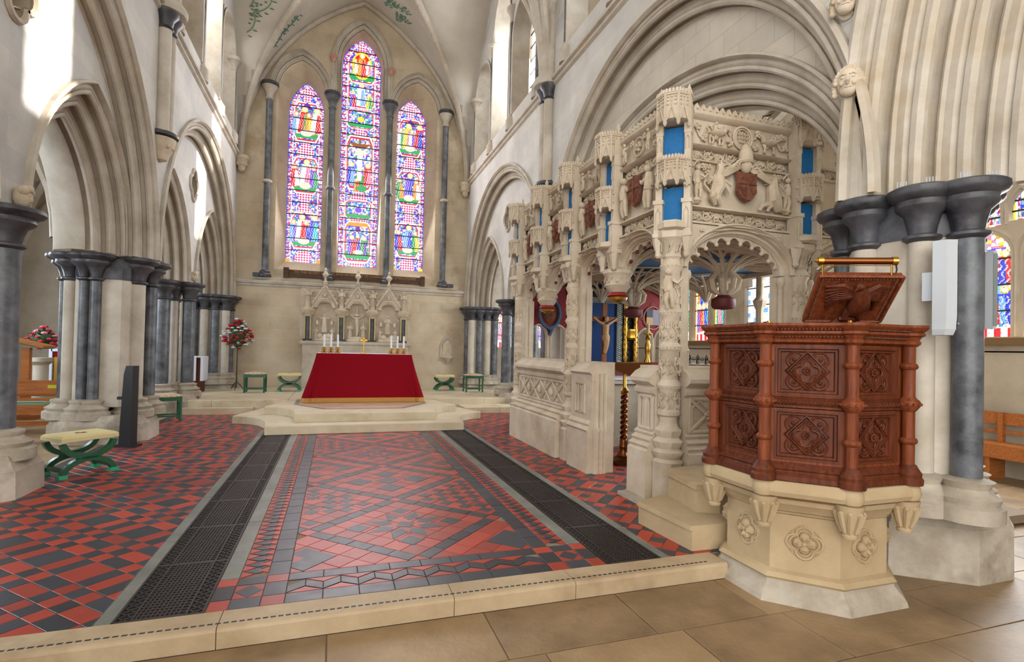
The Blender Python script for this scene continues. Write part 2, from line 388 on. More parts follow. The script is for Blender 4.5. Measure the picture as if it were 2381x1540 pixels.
# ---- central carpet of tiles
carpet = floor_base('floor', -.66, 1.87, YS, YD+2.6, -.006, M['grout'], 'red and dark geometric tiled floor between the two iron gratings')
tl = []; t = .1082; OX, OY = .605, 3.77; X0, X1, Y0, Y1 = -.24, 1.45, 3.76, YD+.02
def UV(u, v): return (OX+(u-v)*t*S2, OY+(u+v)*t*S2)
def sq(u0, u1, v0, v1, k, dz=0):
    p = clip([UV(u0, v0), UV(u1, v0), UV(u1, v1), UV(u0, v1)], X0, X1, Y0, Y1)
    if p: tl.append((p, k, dz))
for I in range(-1, 8):
    for J in range(-1, 8):
        if abs(I-J) > 1: continue
        u0, v0 = I*10, J*10
        sq(u0-.5, u0+.5, v0-.5, v0+.5, 'r')
        for k in range(5):
            if I-J <= 0 or True: sq(u0+.5+k*1.8, u0+.5+(k+1)*1.8, v0-.5, v0+.5, 'd')
            sq(u0-.5, u0+.5, v0+.5+k*1.8, v0+.5+(k+1)*1.8, 'd')
        kind = ('star' if I % 2 == 0 else 'five') if I == J else ('front' if I+J < 0 else ('check' if (I+J) % 4 == 1 else 'nest'))
        darks = set(); sp = []
        if kind == 'five':
            for a, b in ((4, 4), (6, 6), (2, 2), (2, 6), (6, 2)): sp.append((a, a+2, b, b+2))
        elif kind == 'star':
            for a, b in ((2, 2), (7, 7), (2, 7), (7, 2)): sp.append((a-.2, a+1.2, b-.2, b+1.2))
        elif kind == 'check':
            sp += [(a, a+1, b, b+1) for a in range(1, 9) for b in range(1, 9) if (a+b) % 2 == 0 and 0 < a < 9]
        elif kind == 'nest':
            sp += [(2, 3, 2, 8), (3, 8, 2, 3), (7, 8, 3, 8), (3, 7, 7, 8), (4, 6, 4, 4.7), (4, 6, 5.3, 6), (4, 4.7, 4.7, 5.3), (5.3, 6, 4.7, 5.3)]
        elif kind == 'front': sp.append((5.0, 7.8, 5.0, 7.8) if True else 0)
        for a0, a1, b0, b1 in sp: sq(u0+a0, u0+a1, v0+b0, v0+b1, 'd', .0008)
        for a in range(6):
            for b in range(6): sq(u0+.5+a*1.5, u0+.5+(a+1)*1.5, v0+.5+b*1.5, v0+.5+(b+1)*1.5, 'r')
        if kind == 'star':
            c = UV(u0+5, v0+5)
            for k in range(8):
                th = k*pi/4+pi/8
                P = [(c[0]+r*t*cos(th+q), c[1]+r*t*sin(th+q)) for r, q in ((.95, 0), (1.75, pi/8), (3.3, 0), (1.75, -pi/8))]
                P = clip(P, X0, X1, Y0, Y1)
                if P: tl.append((P, 'd', .0009))
            P = clip([(c[0]+.86*t*cos(k*pi/2+pi/8), c[1]+.86*t*sin(k*pi/2+pi/8)) for k in range(4)], X0, X1, Y0, Y1)
            if P: tl.append((P, 'd', .0009))
def rect(x0, x1, y0, y1, k, dz=0): tl.append(([(x0, y0), (x1, y0), (x1, y1), (x0, y1)], k, dz))
for sgn in (1, -1):
    def mx(x): return x if sgn == 1 else 1.21-x
    def R2(x0, x1, y0, y1, k, dz=0): rect(min(mx(x0), mx(x1)), max(mx(x0), mx(x1)), y0, y1, k, dz)
    y = 3.76
    while y < YD: R2(-.37, -.24, y, min(y+.22, YD), 'd'); y += .22
    y = 3.76; i = 0
    while y < YD-.1:
        for (xa, xm, off) in ((-.535, -.455, 0), (-.37, -.45, .052)):
            yy = y+off; tl.append(([(mx(xa), yy), (mx(xm), yy+.052), (mx(xa), yy+.104)], 'r', 0))
        xc = -.4525
        tl.append(([(mx(-.532), y+.104), (mx(-.455), y+.06), (mx(-.42), y+.06), (mx(-.40), y+.11), (mx(-.45), y+.152)], 'd', -.0004))
        tl.append(([(mx(-.372), y+.156), (mx(-.45), y+.112), (mx(-.47), y+.09), (mx(-.455), y+.156)], 'd', -.0006))
        y += .104
    R2(-.645, -.535, 3.65, 3.76, 'r'); R2(-.535, -.37, 3.65, 3.76, 'd'); R2(-.37, -.24, 3.65, 3.76, 'r')
    R2(-.645, -.535, 3.465, 3.65, 'd'); R2(-.37, -.24, 3.465, 3.65, 'd')
    R2(-.645, -.535, YS, 3.465, 'r'); R2(-.535, -.37, YS, 3.465, 'd'); R2(-.37, -.24, YS, 3.465, 'r')
    R2(-.535, -.37, 3.465, 3.65, 'r', -.0008)
    c = (mx(-.4525), 3.557); tl.append(([(c[0]-.082, c[1]), (c[0], c[1]-.09), (c[0]+.082, c[1]), (c[0], c[1]+.09)], 'd', 0))
nx = 8; wx = 1.69/nx
for k in range(nx):
    x = -.24+k*wx
    rect(x, x+wx, YS, 3.465, 'd'); rect(x, x+wx, 3.65, 3.76, 'd')
    tl.append(([(x, 3.468), (x+wx, 3.468), (x+wx/2, 3.535)], 'r', 0))
    xa, xb = x-wx/2, x+wx/2
    if k > 0: tl.append(([(xa, 3.647), (x, 3.58), (xb, 3.647)], 'r', 0))
    tl.append(([(x, 3.475), (x+wx/2, 3.545), (x+wx/2, 3.64), (x, 3.575)], 'd', -.0004))
    tl.append(([(x+wx/2, 3.545), (x+wx, 3.475), (x+wx, 3.575), (x+wx/2, 3.64)], 'd', -.0004))
lay(tl, carpet)
for xs in ((-.645, -.537), (1.747, 1.855)):
    y = 3.765
    while y < YD-.05:
        l = min(random.uniform(.8, 1.3), YD-y); mb = MB(); tile_add(mb, [(xs[0], y), (xs[1], y), (xs[1], y+l), (xs[0], y+l)], 0, .02); mb.build('border_slab', M['grey'], carpet, smooth=False); y += l
# ---- side fields of tiles, laid diagonally
def diag_field(x0, x1, y0, y1, fn):
    out = []; cx, cy = x0, y0; L = (x1-x0)+(y1-y0)
    return fn(out, x0, x1, y0, y1)
m1 = .1175
def seq(ws, a, b):
    out = [0.0]; i = 0
    while out[-1] < b-a: out.append(out[-1]+ws[i % len(ws)]*m1); i += 1
    return [a+q for q in out]
def field_left(x0, x1, y0, y1, ox, oy):
    us = seq([2, 1, 1, 1], -6.1, 9.5); vs = seq([2, 1, 1, 2, 1, 1, 1], -6.02, 12); out = []
    for i in range(len(us)-1):
        for j in range(len(vs)-1):
            P = [(ox+(u-v)*S2, oy+(u+v)*S2) for u, v in ((us[i], vs[j]), (us[i+1], vs[j]), (us[i+1], vs[j+1]), (us[i], vs[j+1]))]
            if max(p[0] for p in P) < x0 or min(p[0] for p in P) > x1 or max(p[1] for p in P) < y0 or min(p[1] for p in P) > y1: continue
            P = clip(P, x0, x1, y0, y1)
            if P: out.append((P, 'rd'[(i+j) % 2]))
    return out
def field_right(x0, x1, y0, y1, ox, oy):
    out = []; m = .1155
    def S(u0, u1, v0, v1, k, dz=0):
        P = [(ox+(u-v)*m*S2, oy+(u+v)*m*S2) for u, v in ((u0, v0), (u1, v0), (u1, v1), (u0, v1))]
        if max(p[0] for p in P) < x0 or min(p[0] for p in P) > x1 or max(p[1] for p in P) < y0 or min(p[1] for p in P) > y1: return
        P = clip(P, x0, x1, y0, y1)
        if P: out.append((P, k, dz))
    for I in range(-14, 22):
        for J in range(-14, 22):
            u, v = I*4, J*4
            S(u, u+1, v, v+1, 'r'); S(u+1, u+4, v, v+1, 'd'); S(u, u+1, v+1, v+4, 'd')
            S(u+1, u+4, v+1, v+2, 'r'); S(u+1, u+4, v+3, v+4, 'r'); S(u+1, u+2, v+2, v+3, 'r'); S(u+3, u+4, v+2, v+3, 'r'); S(u+2, u+3, v+2, v+3, 'd')
    return out
fl = floor_base('floor', -3.9, -1.0, YS, 12.6, -.006, M['grout'], 'diagonal red and black tiled floor beside the north arcade')
lay(field_left(-2.98, -1.165, YS, 12.42, -1.508, 3.469), fl)
tb = []
for k in range(40): y = YS+k*.23; tb.append(([(-3.1, y), (-2.98, y), (-2.98, y+.23), (-3.1, y+.23)], 'd'))
lay(tb, fl)
fr = floor_base('floor', 2.2, 6.6, YS, 12.6, -.006, M['grout'], 'red and dark tiled floor running into the chantry doorway')
lay(field_right(2.37, 4.6, YS, 11.9, 2.488, 4.558), fr)
for xs, par in (((-1.165, -1.085), fl), ((2.29, 2.37), fr)):
    y = YS
    while y < YD+.6:
        l = min(random.uniform(.8, 1.4), YD+.6-y)
        if l < .05: break
        mb = MB(); tile_add(mb, [(xs[0], y), (xs[1], y), (xs[1], y+l), (xs[0], y+l)], .001, .02); mb.build('border_slab', M['grey'], par, smooth=False); y += l
# ---- iron gratings
GL = (YD-YS)/8
def grate_panel_mesh():
    mb = MB(); W = .42; z0, z1 = -.012, .0; e = .0
    xs = [0, .082, .338, .42]
    for x in xs: mb.box(x-.006, x+.006, 0, GL, z0, z1+.001)
    mb.box(0, W, 0, .012, z0, z1); mb.box(0, W, GL-.012, GL, z0, z1)
    n = 22; p = GL/n
    for k in range(n):
        y = (k+.5)*p; mb.box(.088, .332, y-.0055, y+.0055, z0, z1)
    for k in range(1, 11):
        x = .088+k*.0222
        mb.add([(x-.0045+dx, y, z) for z in (z0, z1-.001) for (dx, y) in ((-.012, .01), (-.003, .01), (.021, GL-.01), (.012, GL-.01))], [(4, 5, 6, 7), (0, 3, 2, 1), (0, 1, 5, 4), (1, 2, 6, 5), (2, 3, 7, 6), (3, 0, 4, 7)])
    for xa, xb in ((.008, .074), (.346, .412)):
        q = GL/14
        for k in range(14):
            for s in (0, 1):
                a = (xa if s else xb, k*q); b = (xb if s else xa, (k+1)*q)
                dv = Vector((b[0]-a[0], b[1]-a[1])).normalized()*.0045; nx_, ny_ = -dv.y, dv.x
                mb.add([(a[0]+nx_, a[1]+ny_, z1-.001), (a[0]-nx_, a[1]-ny_, z1-.001), (b[0]-nx_, b[1]-ny_, z1-.001), (b[0]+nx_, b[1]+ny_, z1-.001),
                        (a[0]+nx_, a[1]+ny_, z0), (a[0]-nx_, a[1]-ny_, z0), (b[0]-nx_, b[1]-ny_, z0), (b[0]+nx_, b[1]+ny_, z0)], [(0, 1, 2, 3), (0, 4, 5, 1), (1, 5, 6, 2), (2, 6, 7, 3), (3, 7, 4, 0)])
    return mb.mesh('grate_panel', M['iron'], smooth=False)
gpm = grate_panel_mesh()
for x, lab in ((-1.077, 'long cast iron floor grating beside the north arcade tiles'), (1.868, 'long cast iron floor grating running past the chantry wall')):
    g = thing('floor_grating', lab, 'floor grate', (x, YS, 0), 0, 'heating gratings in the chancel floor')
    for k in range(8): put('grate_panel', gpm, g, (0, k*GL+.001, 0))
    mb = MB(); mb.box(-.008, .0, 0, YD-YS, -.06, .002); mb.box(.42, .428, 0, YD-YS, -.06, .002); mb.box(-.008, .428, -.004, .004, -.06, .001); mb.build('frame', M['iron'], g, smooth=False)
    MB().box(0, .42, .004, YD-YS, -.0058, -.0052).build('pit', M['black'], g, smooth=False)  # flat black sheet paints the darkness below the bars
# ---- step slabs between tiles and nave
step_t = thing('chancel_step', 'pale limestone chancel step with an inlaid strip of small dark squares', 'step', (0, 0, 0))
xs = [-3.6, -2.75, -1.75, -.55, .72, 1.52, 2.72]
for i in range(len(xs)-1):
    a, b = xs[i]+.002, xs[i+1]-.002; mb = MB()
    pr = [(3.133, -.11), (3.131, -.02), (3.136, -.006), (3.146, 0), (YS-.002, 0), (YS-.002, -.11)]
    mb.prism(pr, a, b, 'x'); mb.build('step_slab', M['kerb'], step_t, smooth=False)
k = 0; x = -3.4
sqm = MB().prism([(-.014, -.007), (.012, -.007), (.014, .007), (-.012, .007)], 0, .0009).mesh('inlay_square', M['bar'], smooth=False)
while x < 2.6:
    put('inlay_square', sqm, step_t, (x, 3.187, 0)); x += .0385 if x > -2 else .0385
# ---- nave flagstones
nv = floor_base('floor', -4.5, 8.9, -1.5, 4.4, -.118, M['grout'], 'tan flagstone floor of the crossing before the step')
rows = [(3.13, 2.62), (2.62, 2.12), (2.12, 1.55), (1.55, 1.05), (1.05, .4), (.4, -.4)]
for i, (ya, yb) in enumerate(rows):
    x = -3.6+.37*i % 1; 
    while x < 8.7:
        l = random.uniform(.62, 1.15)
        if i == 0 and x < 1.0: l = .9
        p = clip([(x, yb), (x+l, yb), (x+l, ya), (x, ya)], -3.6, 8.8, -1, 3.131)
        mb = MB()
        if p and tile_add(mb, p, -.11, .01, .004): mb.build('flagstone', M['flag'] if random.random() < .6 else M['flag2'], nv, smooth=False)
        x += l
for i, (ya, yb) in enumerate([(3.7, 3.131), (4.4, 3.7)]):
    x = 2.73
    while x < 8.7:
        l = random.uniform(.62, 1.15); mb = MB()
        if tile_add(mb, [(x, yb), (x+l, yb), (x+l, ya), (x, ya)], -.11, .01, .004): mb.build('flagstone', M['flag'], nv, smooth=False)
        x += l
# south aisle and north aisle floors
struct(MB().box(6.6, 8.9, 4.4, 18, -.3, -.11).build('floor', M['flag']), 'stone paved floor of the south aisle')
struct(MB().box(4.6, 6.6, 9.0, 18, -.3, .0).build('floor', M['flag']), 'stone paved floor east of the chantry')
struct(MB().box(-7.6, -3.9, -2, 16.3, -.3, -.02).build('floor', M['flag']), 'pale stone floor of the north aisle')
struct(MB().box(-3.9, -3.1, YS-5, 16.3, -.3, -.004).build('floor', M['flag2']), 'stone threshold floor under the north arcade')
# ---- dais and sanctuary
def concave(front_y, xl, xr, tipl, tipr, tipy, back):
    P = [(xl, front_y), (xr, front_y), (xr+.03, front_y+.25)]
    for k in range(1, 13):
        a = pi/2*k/12; P.append((tipr-(tipr-xr-.03)*cos(a), front_y+.25+(tipy-front_y-.25)*sin(a)))
    P += [(tipr, tipy+.1), (tipr-.4, back), (tipl+.4, back), (tipl, tipy+.1)]
    for k in range(12, 0, -1):
        a = pi/2*k/12; P.append((tipl+(xl-.03-tipl)*cos(a), front_y+.25+(tipy-front_y-.25)*sin(a)))
    P.append((xl-.03, front_y+.25))
    return P
def slab(mb, P, z0, z1, nose=.012):
    n = len(P); c = inset(P, nose)
    if len(c) != n: c = P
    v = [(x, y, z0) for x, y in P]+[(x, y, z1-nose) for x, y in P]+[(x, y, z1) for x, y in c]
    f = [tuple(range(2*n, 3*n))]
    for k in (0, n): f += [(k+i, k+(i+1) % n, k+n+(i+1) % n, k+n+i) for i in range(n)]
    mb.add(v, f)
ds = thing('altar_dais', 'two-tier pale stone dais with concave corners under the red altar', 'dais', (.6, 11, 0))
ds.location = (0, 0, 0)
mb = MB(); slab(mb, concave(YD, -1.05, 2.28, -1.76, 2.99, 10.95, 12.3), 0, .14); mb.build('lower_step', M['step'], ds, smooth=False)
mb = MB(); slab(mb, concave(9.95, -.62, 1.82, -1.25, 2.48, 11.15, 12.6), .14, .28); mb.build('upper_step', M['step'], ds, smooth=False)
tanm = mat_stone('pinkish_paving', srgb(196, 158, 130), srgb(216, 182, 152), 2, rough=.5, bump=.1)
ip = [(-.16, 10.6), (1.33, 10.6), (1.93, 11.5), (1.93, 12.5), (-.75, 12.5), (-.75, 11.5)]
mb = MB(); mb.prism(ip, .2805, .282); mb.build('inlay_border', M['grey'], ds, smooth=False)
c = inset(ip, .09); mb = MB()
for i in range(6):
    xa, xb = -.7+i*.44, -.7+(i+1)*.44; p = clip(c, xa, xb, 10, 12.5)
    if p: mb = MB(); mb.prism(inset(p, .003), .281, .2835); mb.build('paving_slab', tanm, ds, smooth=False)
sanc = thing('sanctuary_floor', 'pale limestone sanctuary floor raised on two steps before the east wall', 'floor', (0, 0, 0))
def sstep(x0, x1, y0, y1, z0, z1, nm): mb = MB(); slab(mb, [(x0, y0), (x1, y0), (x1, y1), (x0, y1)], z0, z1); mb.build(nm, M['step'], sanc, smooth=False)
for a, b in ((-3.9, -2.66), (-2.655, -1.6)): sstep(a, b, 12.42 if a < -3 else 12.38, 13.2, 0, .14, 'step_slab')
for a, b in ((2.85, 3.7), (3.705, 5.0)): sstep(a, b, 11.85, 13.2, 0, .14, 'step_slab')
for k in range(6):
    a = -3.9+k*1.483
    sstep(a+.002, a+1.48, 12.56, 14.68, .0, .28, 'floor_slab')
MB().box(-3.9, 5, 14.68, 14.72, 0, .272).build('dark_joint', M['bar'], sanc, smooth=False)
for k in range(6): sstep(-3.9+k*1.483+.002, -3.9+k*1.483+1.48, 14.72, WE+.3, 0, .28, 'floor_slab')
# ================================================================ WALLS, ARCADES, VAULT
CZ = 2.75                     # top of the capitals
BAYS = (6.25, 12.95)
STR = 6.65                    # clerestory string course
VX = Arch(.6, 6.7, 3.26, 5.0); VY = [Arch(b, 6.7, 3.35, 5.0) for b in BAYS]
def vzy(y):
    return max(a.z(y) for a in VY) if y > 2.9 else VY[0].z(2.9)
class Quat:
    def __init__(s, u, z, k=.17, r=.165): s.u, s.z, s.k, s.r = u, z, k, r
    def hh(s, u):
        b = 0
        for cu, cz in ((0, s.k), (s.k, 0), (-s.k, 0)):
            q = s.r**2-(u-s.u-cu)**2
            if q > 0: b = max(b, cz+sqrt(q))
        return b
    def outline(s):
        P = []
        for q in range(4):
            a0 = q*pi/2; c = (s.k*cos(a0), s.k*sin(a0)); h = acos(max(-1, min(1, -(s.k*S2-0)/s.r*0+.0)))
            for i in range(9):
                a = a0-radians(100)+radians(200)*i/8; P.append((s.u+c[0]+s.r*cos(a), s.z+c[1]+s.r*sin(a)))
        return P
def quatrefoil(F, q, d, parent):
    P = q.outline(); mb = MB()
    mb.tube([F(u, d-.01, z) for u, z in P], .035, 6, closed=True)
    mb.grid([[F(u, d, z) for u, z in P], [F(q.u+(u-q.u)*.9, d+.35, q.z+(z-q.z)*.9) for u, z in P]], closed_u=True)
    mb.build('quatrefoil_opening', M['arch'], parent)
PROF_BIG = orders(2, .14, .14, hood=.07); PROF_SM = orders(3, .15, .13, hood=.05)
def through(prof, d0, dsof, dback):
    p = [(o, d+d0) for o, d in prof]; p += [(0, dsof), (.18, dback-.12), (.45, dback)]
    return p
def arcade_bay(F, uc, root, south_special=False):
    big = Arch(uc, CZ, 2.98, 2.98); mb = MB(); archsweep(mb, big, F, PROF_BIG, 30); mb.build('enclosing_arch', M['arch'], root)
    q = Quat(uc, 4.86)
    if not south_special:
        sm = [Arch(uc-1.675, CZ, .95, 1.45), Arch(uc+1.675, CZ, .95, 1.45)]
        for a in sm:
            mb = MB(); archsweep(mb, a, F, through(PROF_SM, .28, .82, 1.2), 16); mb.build('pointed_arch', M['arch'], root)
        def lo(u):
            z = CZ
            for a in sm:
                if abs(u-a.u0) < a.a+.45: z = max(z, a.z(u, .45))
            return z
        us = frange(uc-2.98, uc+2.98, 120); hi = lambda u: big.z(u)
        mb = MB()
        for i in range(len(us)-1):
            a, b = us[i], us[i+1]; m = (a+b)/2
            if q.hh(m) > 0:
                wallstrips(mb, F, [a, b], lo, lambda u: q.z-q.hh(u), .28); wallstrips(mb, F, [a, b], lambda u: q.z+q.hh(u), hi, .28)
            else: wallstrips(mb, F, [a, b], lo, hi, .28)
        mb.build('tympanum', M['wall'], root, smooth=False)
        mb = MB(); wallstrips(mb, F, us, lo, lambda u: max(lo(u), 6.2), 1.2); mb.build('aisle_face', M['aisle'], root, smooth=False)
        quatrefoil(F, q, .28, root)
    else:
        lw = Arch(uc, CZ, 2.62, 1.86, 'ell'); mb = MB(); archsweep(mb, lw, F, through(PROF_SM, .28, .82, 1.2), 30); mb.build('depressed_arch', M['arch'], root)
        us = frange(uc-2.98, uc+2.98, 80); lo = lambda u: lw.z(u, .45) if abs(u-uc) < 3.06 else CZ
        mb = MB(); wallstrips(mb, F, us, lambda u: min(lo(u), big.z(u)), lambda u: big.z(u), .28); mb.build('tympanum', M['wallblock'], root, smooth=False)
        mb = MB(); wallstrips(mb, F, us, lo, lambda u: 6.2, 1.2); mb.build('aisle_face', M['aisle'], root, smooth=False)
    return big
M['wallblock'] = mat_stone('cracked_plaster_stone', srgb(200, 192, 178), srgb(220, 212, 200), 1.4, joints=('y', .5, .26, (.78, .74, .68)), bump=.2, c3=srgb(206, 192, 170))
def clerestory(F, uc, root, n):
    ops = [(uc-2.55, uc-.98, 8.9, .7), (uc-.72, uc+.72, 9.65, 1.25), (uc+.98, uc+2.55, 8.9, .7)]
    archs = [Arch((a+b)/2, z, (b-a)/2, h) for a, b, z, h in ops]
    va = Arch(uc, 6.7, 3.35, 5.0)
    us = sorted(set(frange(uc-3.35, uc+3.35, 90)+[x for o in ops for x in o[:2]])); mb = MB()
    for i in range(len(us)-1):
        a, b = us[i], us[i+1]; m = (a+b)/2; o = [x for x in range(3) if ops[x][0] < m < ops[x][1]]
        hi = lambda u: va.z(u)+.15
        if o:
            A = archs[o[0]]; wallstrips(mb, F, [a, b], lambda u: STR, lambda u: 7.1, 0); wallstrips(mb, F, [a, b], lambda u: A.z(u), hi, 0)
        else: wallstrips(mb, F, [a, b], lambda u: STR, hi, 0)
    mb.build('clerestory_face', M['wall'], root, smooth=False)
    mb = MB()
    for A, o in zip(archs, ops):                                   # reveals, sill and arch soffits
        archsweep(mb, A, F, [(.07, -.03), (.0, -.03), (0, .4)], 10, legs=7.1)
        mb.add([F(o[0], 0, 7.1), F(o[1], 0, 7.1), F(o[1], .9, 7.25), F(o[0], .9, 7.25)], [(0, 1, 2, 3)])
    mb.build('clerestory_arches', M['arch'], root)
    # rear wall with one tall window
    W = Arch(uc, 10.0, .5, .9); mb = MB(); us2 = frange(uc-2.8, uc+2.8, 56)
    for i in range(len(us2)-1):
        a, b = us2[i], us2[i+1]; m = (a+b)/2
        if abs(m-uc) < .5: wallstrips(mb, F, [a, b], lambda u: 7.0, lambda u: 7.5, .9); wallstrips(mb, F, [a, b], lambda u: W.z(u), lambda u: 11.8, .9)
        else: wallstrips(mb, F, [a, b], lambda u: 7.0, lambda u: 11.8, .9)
    for s in (-2.8, 2.8): mb.add([F(uc+s, 0, 7), F(uc+s, .9, 7), F(uc+s, .9, 11.8), F(uc+s, 0, 11.8)], [(0, 1, 2, 3)])
    mb.add([F(uc-2.8, 0, 11.8), F(uc+2.8, 0, 11.8), F(uc+2.8, .9, 11.8), F(uc-2.8, .9, 11.8)], [(0, 1, 2, 3)])
    mb.build('passage_wall', M['wallE'], root, smooth=False)
    win = struct(put('window_%d' % n, None), 'clear clerestory window above the arcade')
    mb = MB(); archsweep(mb, W, F, [(.06, .86), (0, .86), (-.04, .95), (-.04, 1.0), (.0, 1.0)], 10, legs=7.5); mb.build('window_frame', M['arch'], win)
    mb = MB()
    for k in range(7): z = 7.85+k*.36; mb.box(*_bx(F(uc-.5, .95, z-.012), F(uc+.5, .975, z+.012)))
    mb.box(*_bx(F(uc-.012, .95, 7.5), F(uc+.012, .97, 10.9))); mb.build('saddle_bars', M['bar'], win, smooth=False)
    for u, zt in ((uc-2.62, 9.0), (uc-.85, 9.72), (uc+.85, 9.72), (uc+2.62, 9.0)):
        lab = 'slender marble %s shaft, %s clerestory, %s bay, %s side' % ('window' if abs(u-uc) < 1 else 'end', 'north' if F is FN else 'south', 'sanctuary' if uc > 9 else 'choir', 'altar' if u > uc else 'nave')
        sh = thing('clerestory_shaft', lab, 'column', F(u, -.02, 0), 0, 'clerestory shafts'); sh.location = (0, 0, 0)
        x, y, _ = F(u, .03, 0); zb = 7.0
        mb = MB(); mb.lathe([(.07, zb+.1), (.07, zt-.32)], x, y, 14, cap=False); mb.build('shaft', M['marble'], sh)
        mb = MB(); mb.lathe([(.072, zt-.34), (.09, zt-.32), (.075, zt-.29), (.09, zt-.2), (.15, zt-.08), (.17, zt-.07), (.18, zt), (.16, zt+.03)], x, y, 14); mb.build('capital', M['arch'], sh)
        mb = MB(); mb.lathe([(.15, zb-.25), (.15, zb), (.12, zb+.04), (.085, zb+.1), (.07, zb+.13)], x, y, 14); mb.build('base', M['arch'], sh)
def _bx(a, b): return (min(a[0], b[0]), max(a[0], b[0]), min(a[1], b[1]), max(a[1], b[1]), min(a[2], b[2]), max(a[2], b[2]))
wallN = struct(put('wall_north', None), 'pale north arcade wall with round enclosing arches over paired pointed arches')
wallS = struct(put('wall_south', None), 'pale south arcade wall above the chantry')
xarch = Arch(-1.0, CZ, 3.12, 5.6)
for F, root, sp in ((FN, wallN, False), (FS, wallS, True)):
    bigs = [arcade_bay(F, b, root, sp and b == BAYS[0]) for b in BAYS]
    us = frange(1.0 if sp else -1.0, WE, 220)
    def lo(u, sp=sp, bigs=bigs):
        z = CZ
        for b in bigs:
            if abs(u-b.u0) < b.a+.28: z = max(z, b.z(u, .28))
        if sp and u < 3.19: z = max(z, xarch.z(u, 1.06))
        if not sp and u < 2.9: z = -.02
        return z
    mb = MB(); wallstrips(mb, F, us, lo, lambda u: max(lo(u), STR if u > 2.9 else 12.2), 0); mb.build('wall_face', M['wall'], root, smooth=False)
    # string course
    mb = MB(); pr = [(0, -.1), (-.05, -.07), (-.05, -.02), (-.1, .0), (-.1, .05), (0, .1)]
    mb.grid([[F(2.9, d, STR+z) for d, z in pr], [F(WE, d, STR+z) for d, z in pr]]); mb.build('string_course', M['arch'], root)
    for i, b in enumerate(BAYS): clerestory(F, b, root, (1 if not sp else 3)+i)
# crossing arch on the south side
mb = MB(); archsweep(mb, xarch, FS, [(o, d) for o, d in orders(5, .21, .2, hood=.08)]+[(0, 1.3), (0, 1.6)], 26); mb.build('crossing_arch', M['arch'], wallS)
# ---- wall shafts between the bays (corbel, twin shaft, marble capital)
def wall_shaft(F, u, label):
    t = thing('vault_shaft', label, 'column', (0, 0, 0), 0, 'vault shafts between the bays')
    mb = MB()
    for du in (-.11, .11):
        x, y, _ = F(u+du, -.06, 0); mb.lathe([(.095, 4.72), (.095, 6.35)], x, y, 16, cap=False)
    x, y, _ = F(u, 0, 0); mb.build('shaft', M['arch'], t)
    mb = MB()
    for du in (-.11, .11):
        x, y, _ = F(u+du, -.06, 0); mb.lathe([(.1, 6.33), (.12, 6.35), (.1, 6.38), (.12, 6.48), (.18, 6.56), (.19, 6.6)], x, y, 16)
    mb.build('marble_capital', M['darkmarble'], t)
    x, y, _ = F(u, -.02, 0); mb = MB(); mb.lathe([(.2, 6.58), (.3, 6.62), (.32, 6.7), (.29, 6.76), (.26, 6.8)], x, y, 18); mb.build('abacus', M['arch'], t)
    mb = MB(); mb.lathe([(.17, 4.66), (.24, 4.69), (.24, 4.73), (.2, 4.76)], x, y, 18); mb.build('marble_ring', M['darkmarble'], t)
    mb = MB(); mb.lathe([(.02, 4.3), (.09, 4.33), (.13, 4.42), (.16, 4.5), (.2, 4.58), (.21, 4.66)], x, y, 14)
    for k in range(9):
        a = 2*pi*k/9; mb.ell((x+.15*cos(a), y+.15*sin(a), 4.54+.05*(k % 2)), .05, 6, 5)
    mb.build('carved_corbel', M['relief'], t)
    # rib springer above
    mb = MB()
    for k in (-1, 0, 1):
        x0, y0, _ = F(u+.14*k, -.04, 0); mb.lathe([(.09, 6.75), (.08, 8.3)], x0, y0, 10, cap=False)
    mb.build('rib_springer', M['arch'], t)
wall_shaft(FN, 9.6, 'twin stone vault shaft on a carved corbel, north wall')
wall_shaft(FS, 9.6, 'twin stone vault shaft on a marble ring above the chantry')
# ---- vault
ceil = struct(put('ceiling', None), 'cream painted rib vault with green foliage')
def groin(ax, ay_arch, x0, x1, y0, y1, n=28):
    mb = MB(); rows = []
    def zz(x, y):
        return max(ax.z(x), ay_arch.z(y))
    for i in range(2*n+1):
        y = y0+(y1-y0)*i/(2*n); rows.append([(x0+(x1-x0)*j/(2*n), y, 0) for j in range(2*n+1)])
    rows = [[(p[0], p[1], zz(p[0], p[1])) for p in r] for r in rows]
    mb.grid(rows); return mb
for i, b in enumerate(BAYS):
    mb = groin(VX, VY[i], WN, WS, b-3.35, b+3.35); mb.build('vault_cell', M['vault'], ceil, ang=30)
    for s in (-1, 1):
        path = []
        for k in range(41):
            q = -1+k/20; x, z = VX.pt(-.06, q); path.append((x, b+s*q*abs((x-.6)/3.26)*0+s*(x-.6)/3.26*3.35, z))
        rb = MB(); rb.tube(path, .085, 8, cap=False); r_ = rb.build('diagonal_rib', M['arch'], ceil)
        dt = MB()                                                   # dogtooth rows on the rib
        for k in range(120):
            f = k/119*40; j = min(int(f), 39); g = f-j; p = Vector(path[j]).lerp(Vector(path[j+1]), g)
            dt.ell((p.x, p.y, p.z-.085), (.03, .03, .03), 5, 4)
        dt.build('dogtooth', M['relief'], r_)
for y in (9.6, 2.9):
    mb = MB(); mb.tube([(VX.pt(-.08, -1+k/16)[0], y, VX.pt(-.08, -1+k/16)[1]) for k in range(33)], .14, 10, cap=False); mb.build('transverse_rib', M['arch'], ceil)
mb = MB(); mb.tube([(VX.pt(-.05, -1+k/16)[0], WE-.06, VX.pt(-.05, -1+k/16)[1]) for k in range(33)], .07, 8, cap=False); mb.build('wall_rib', M['arch'], ceil)
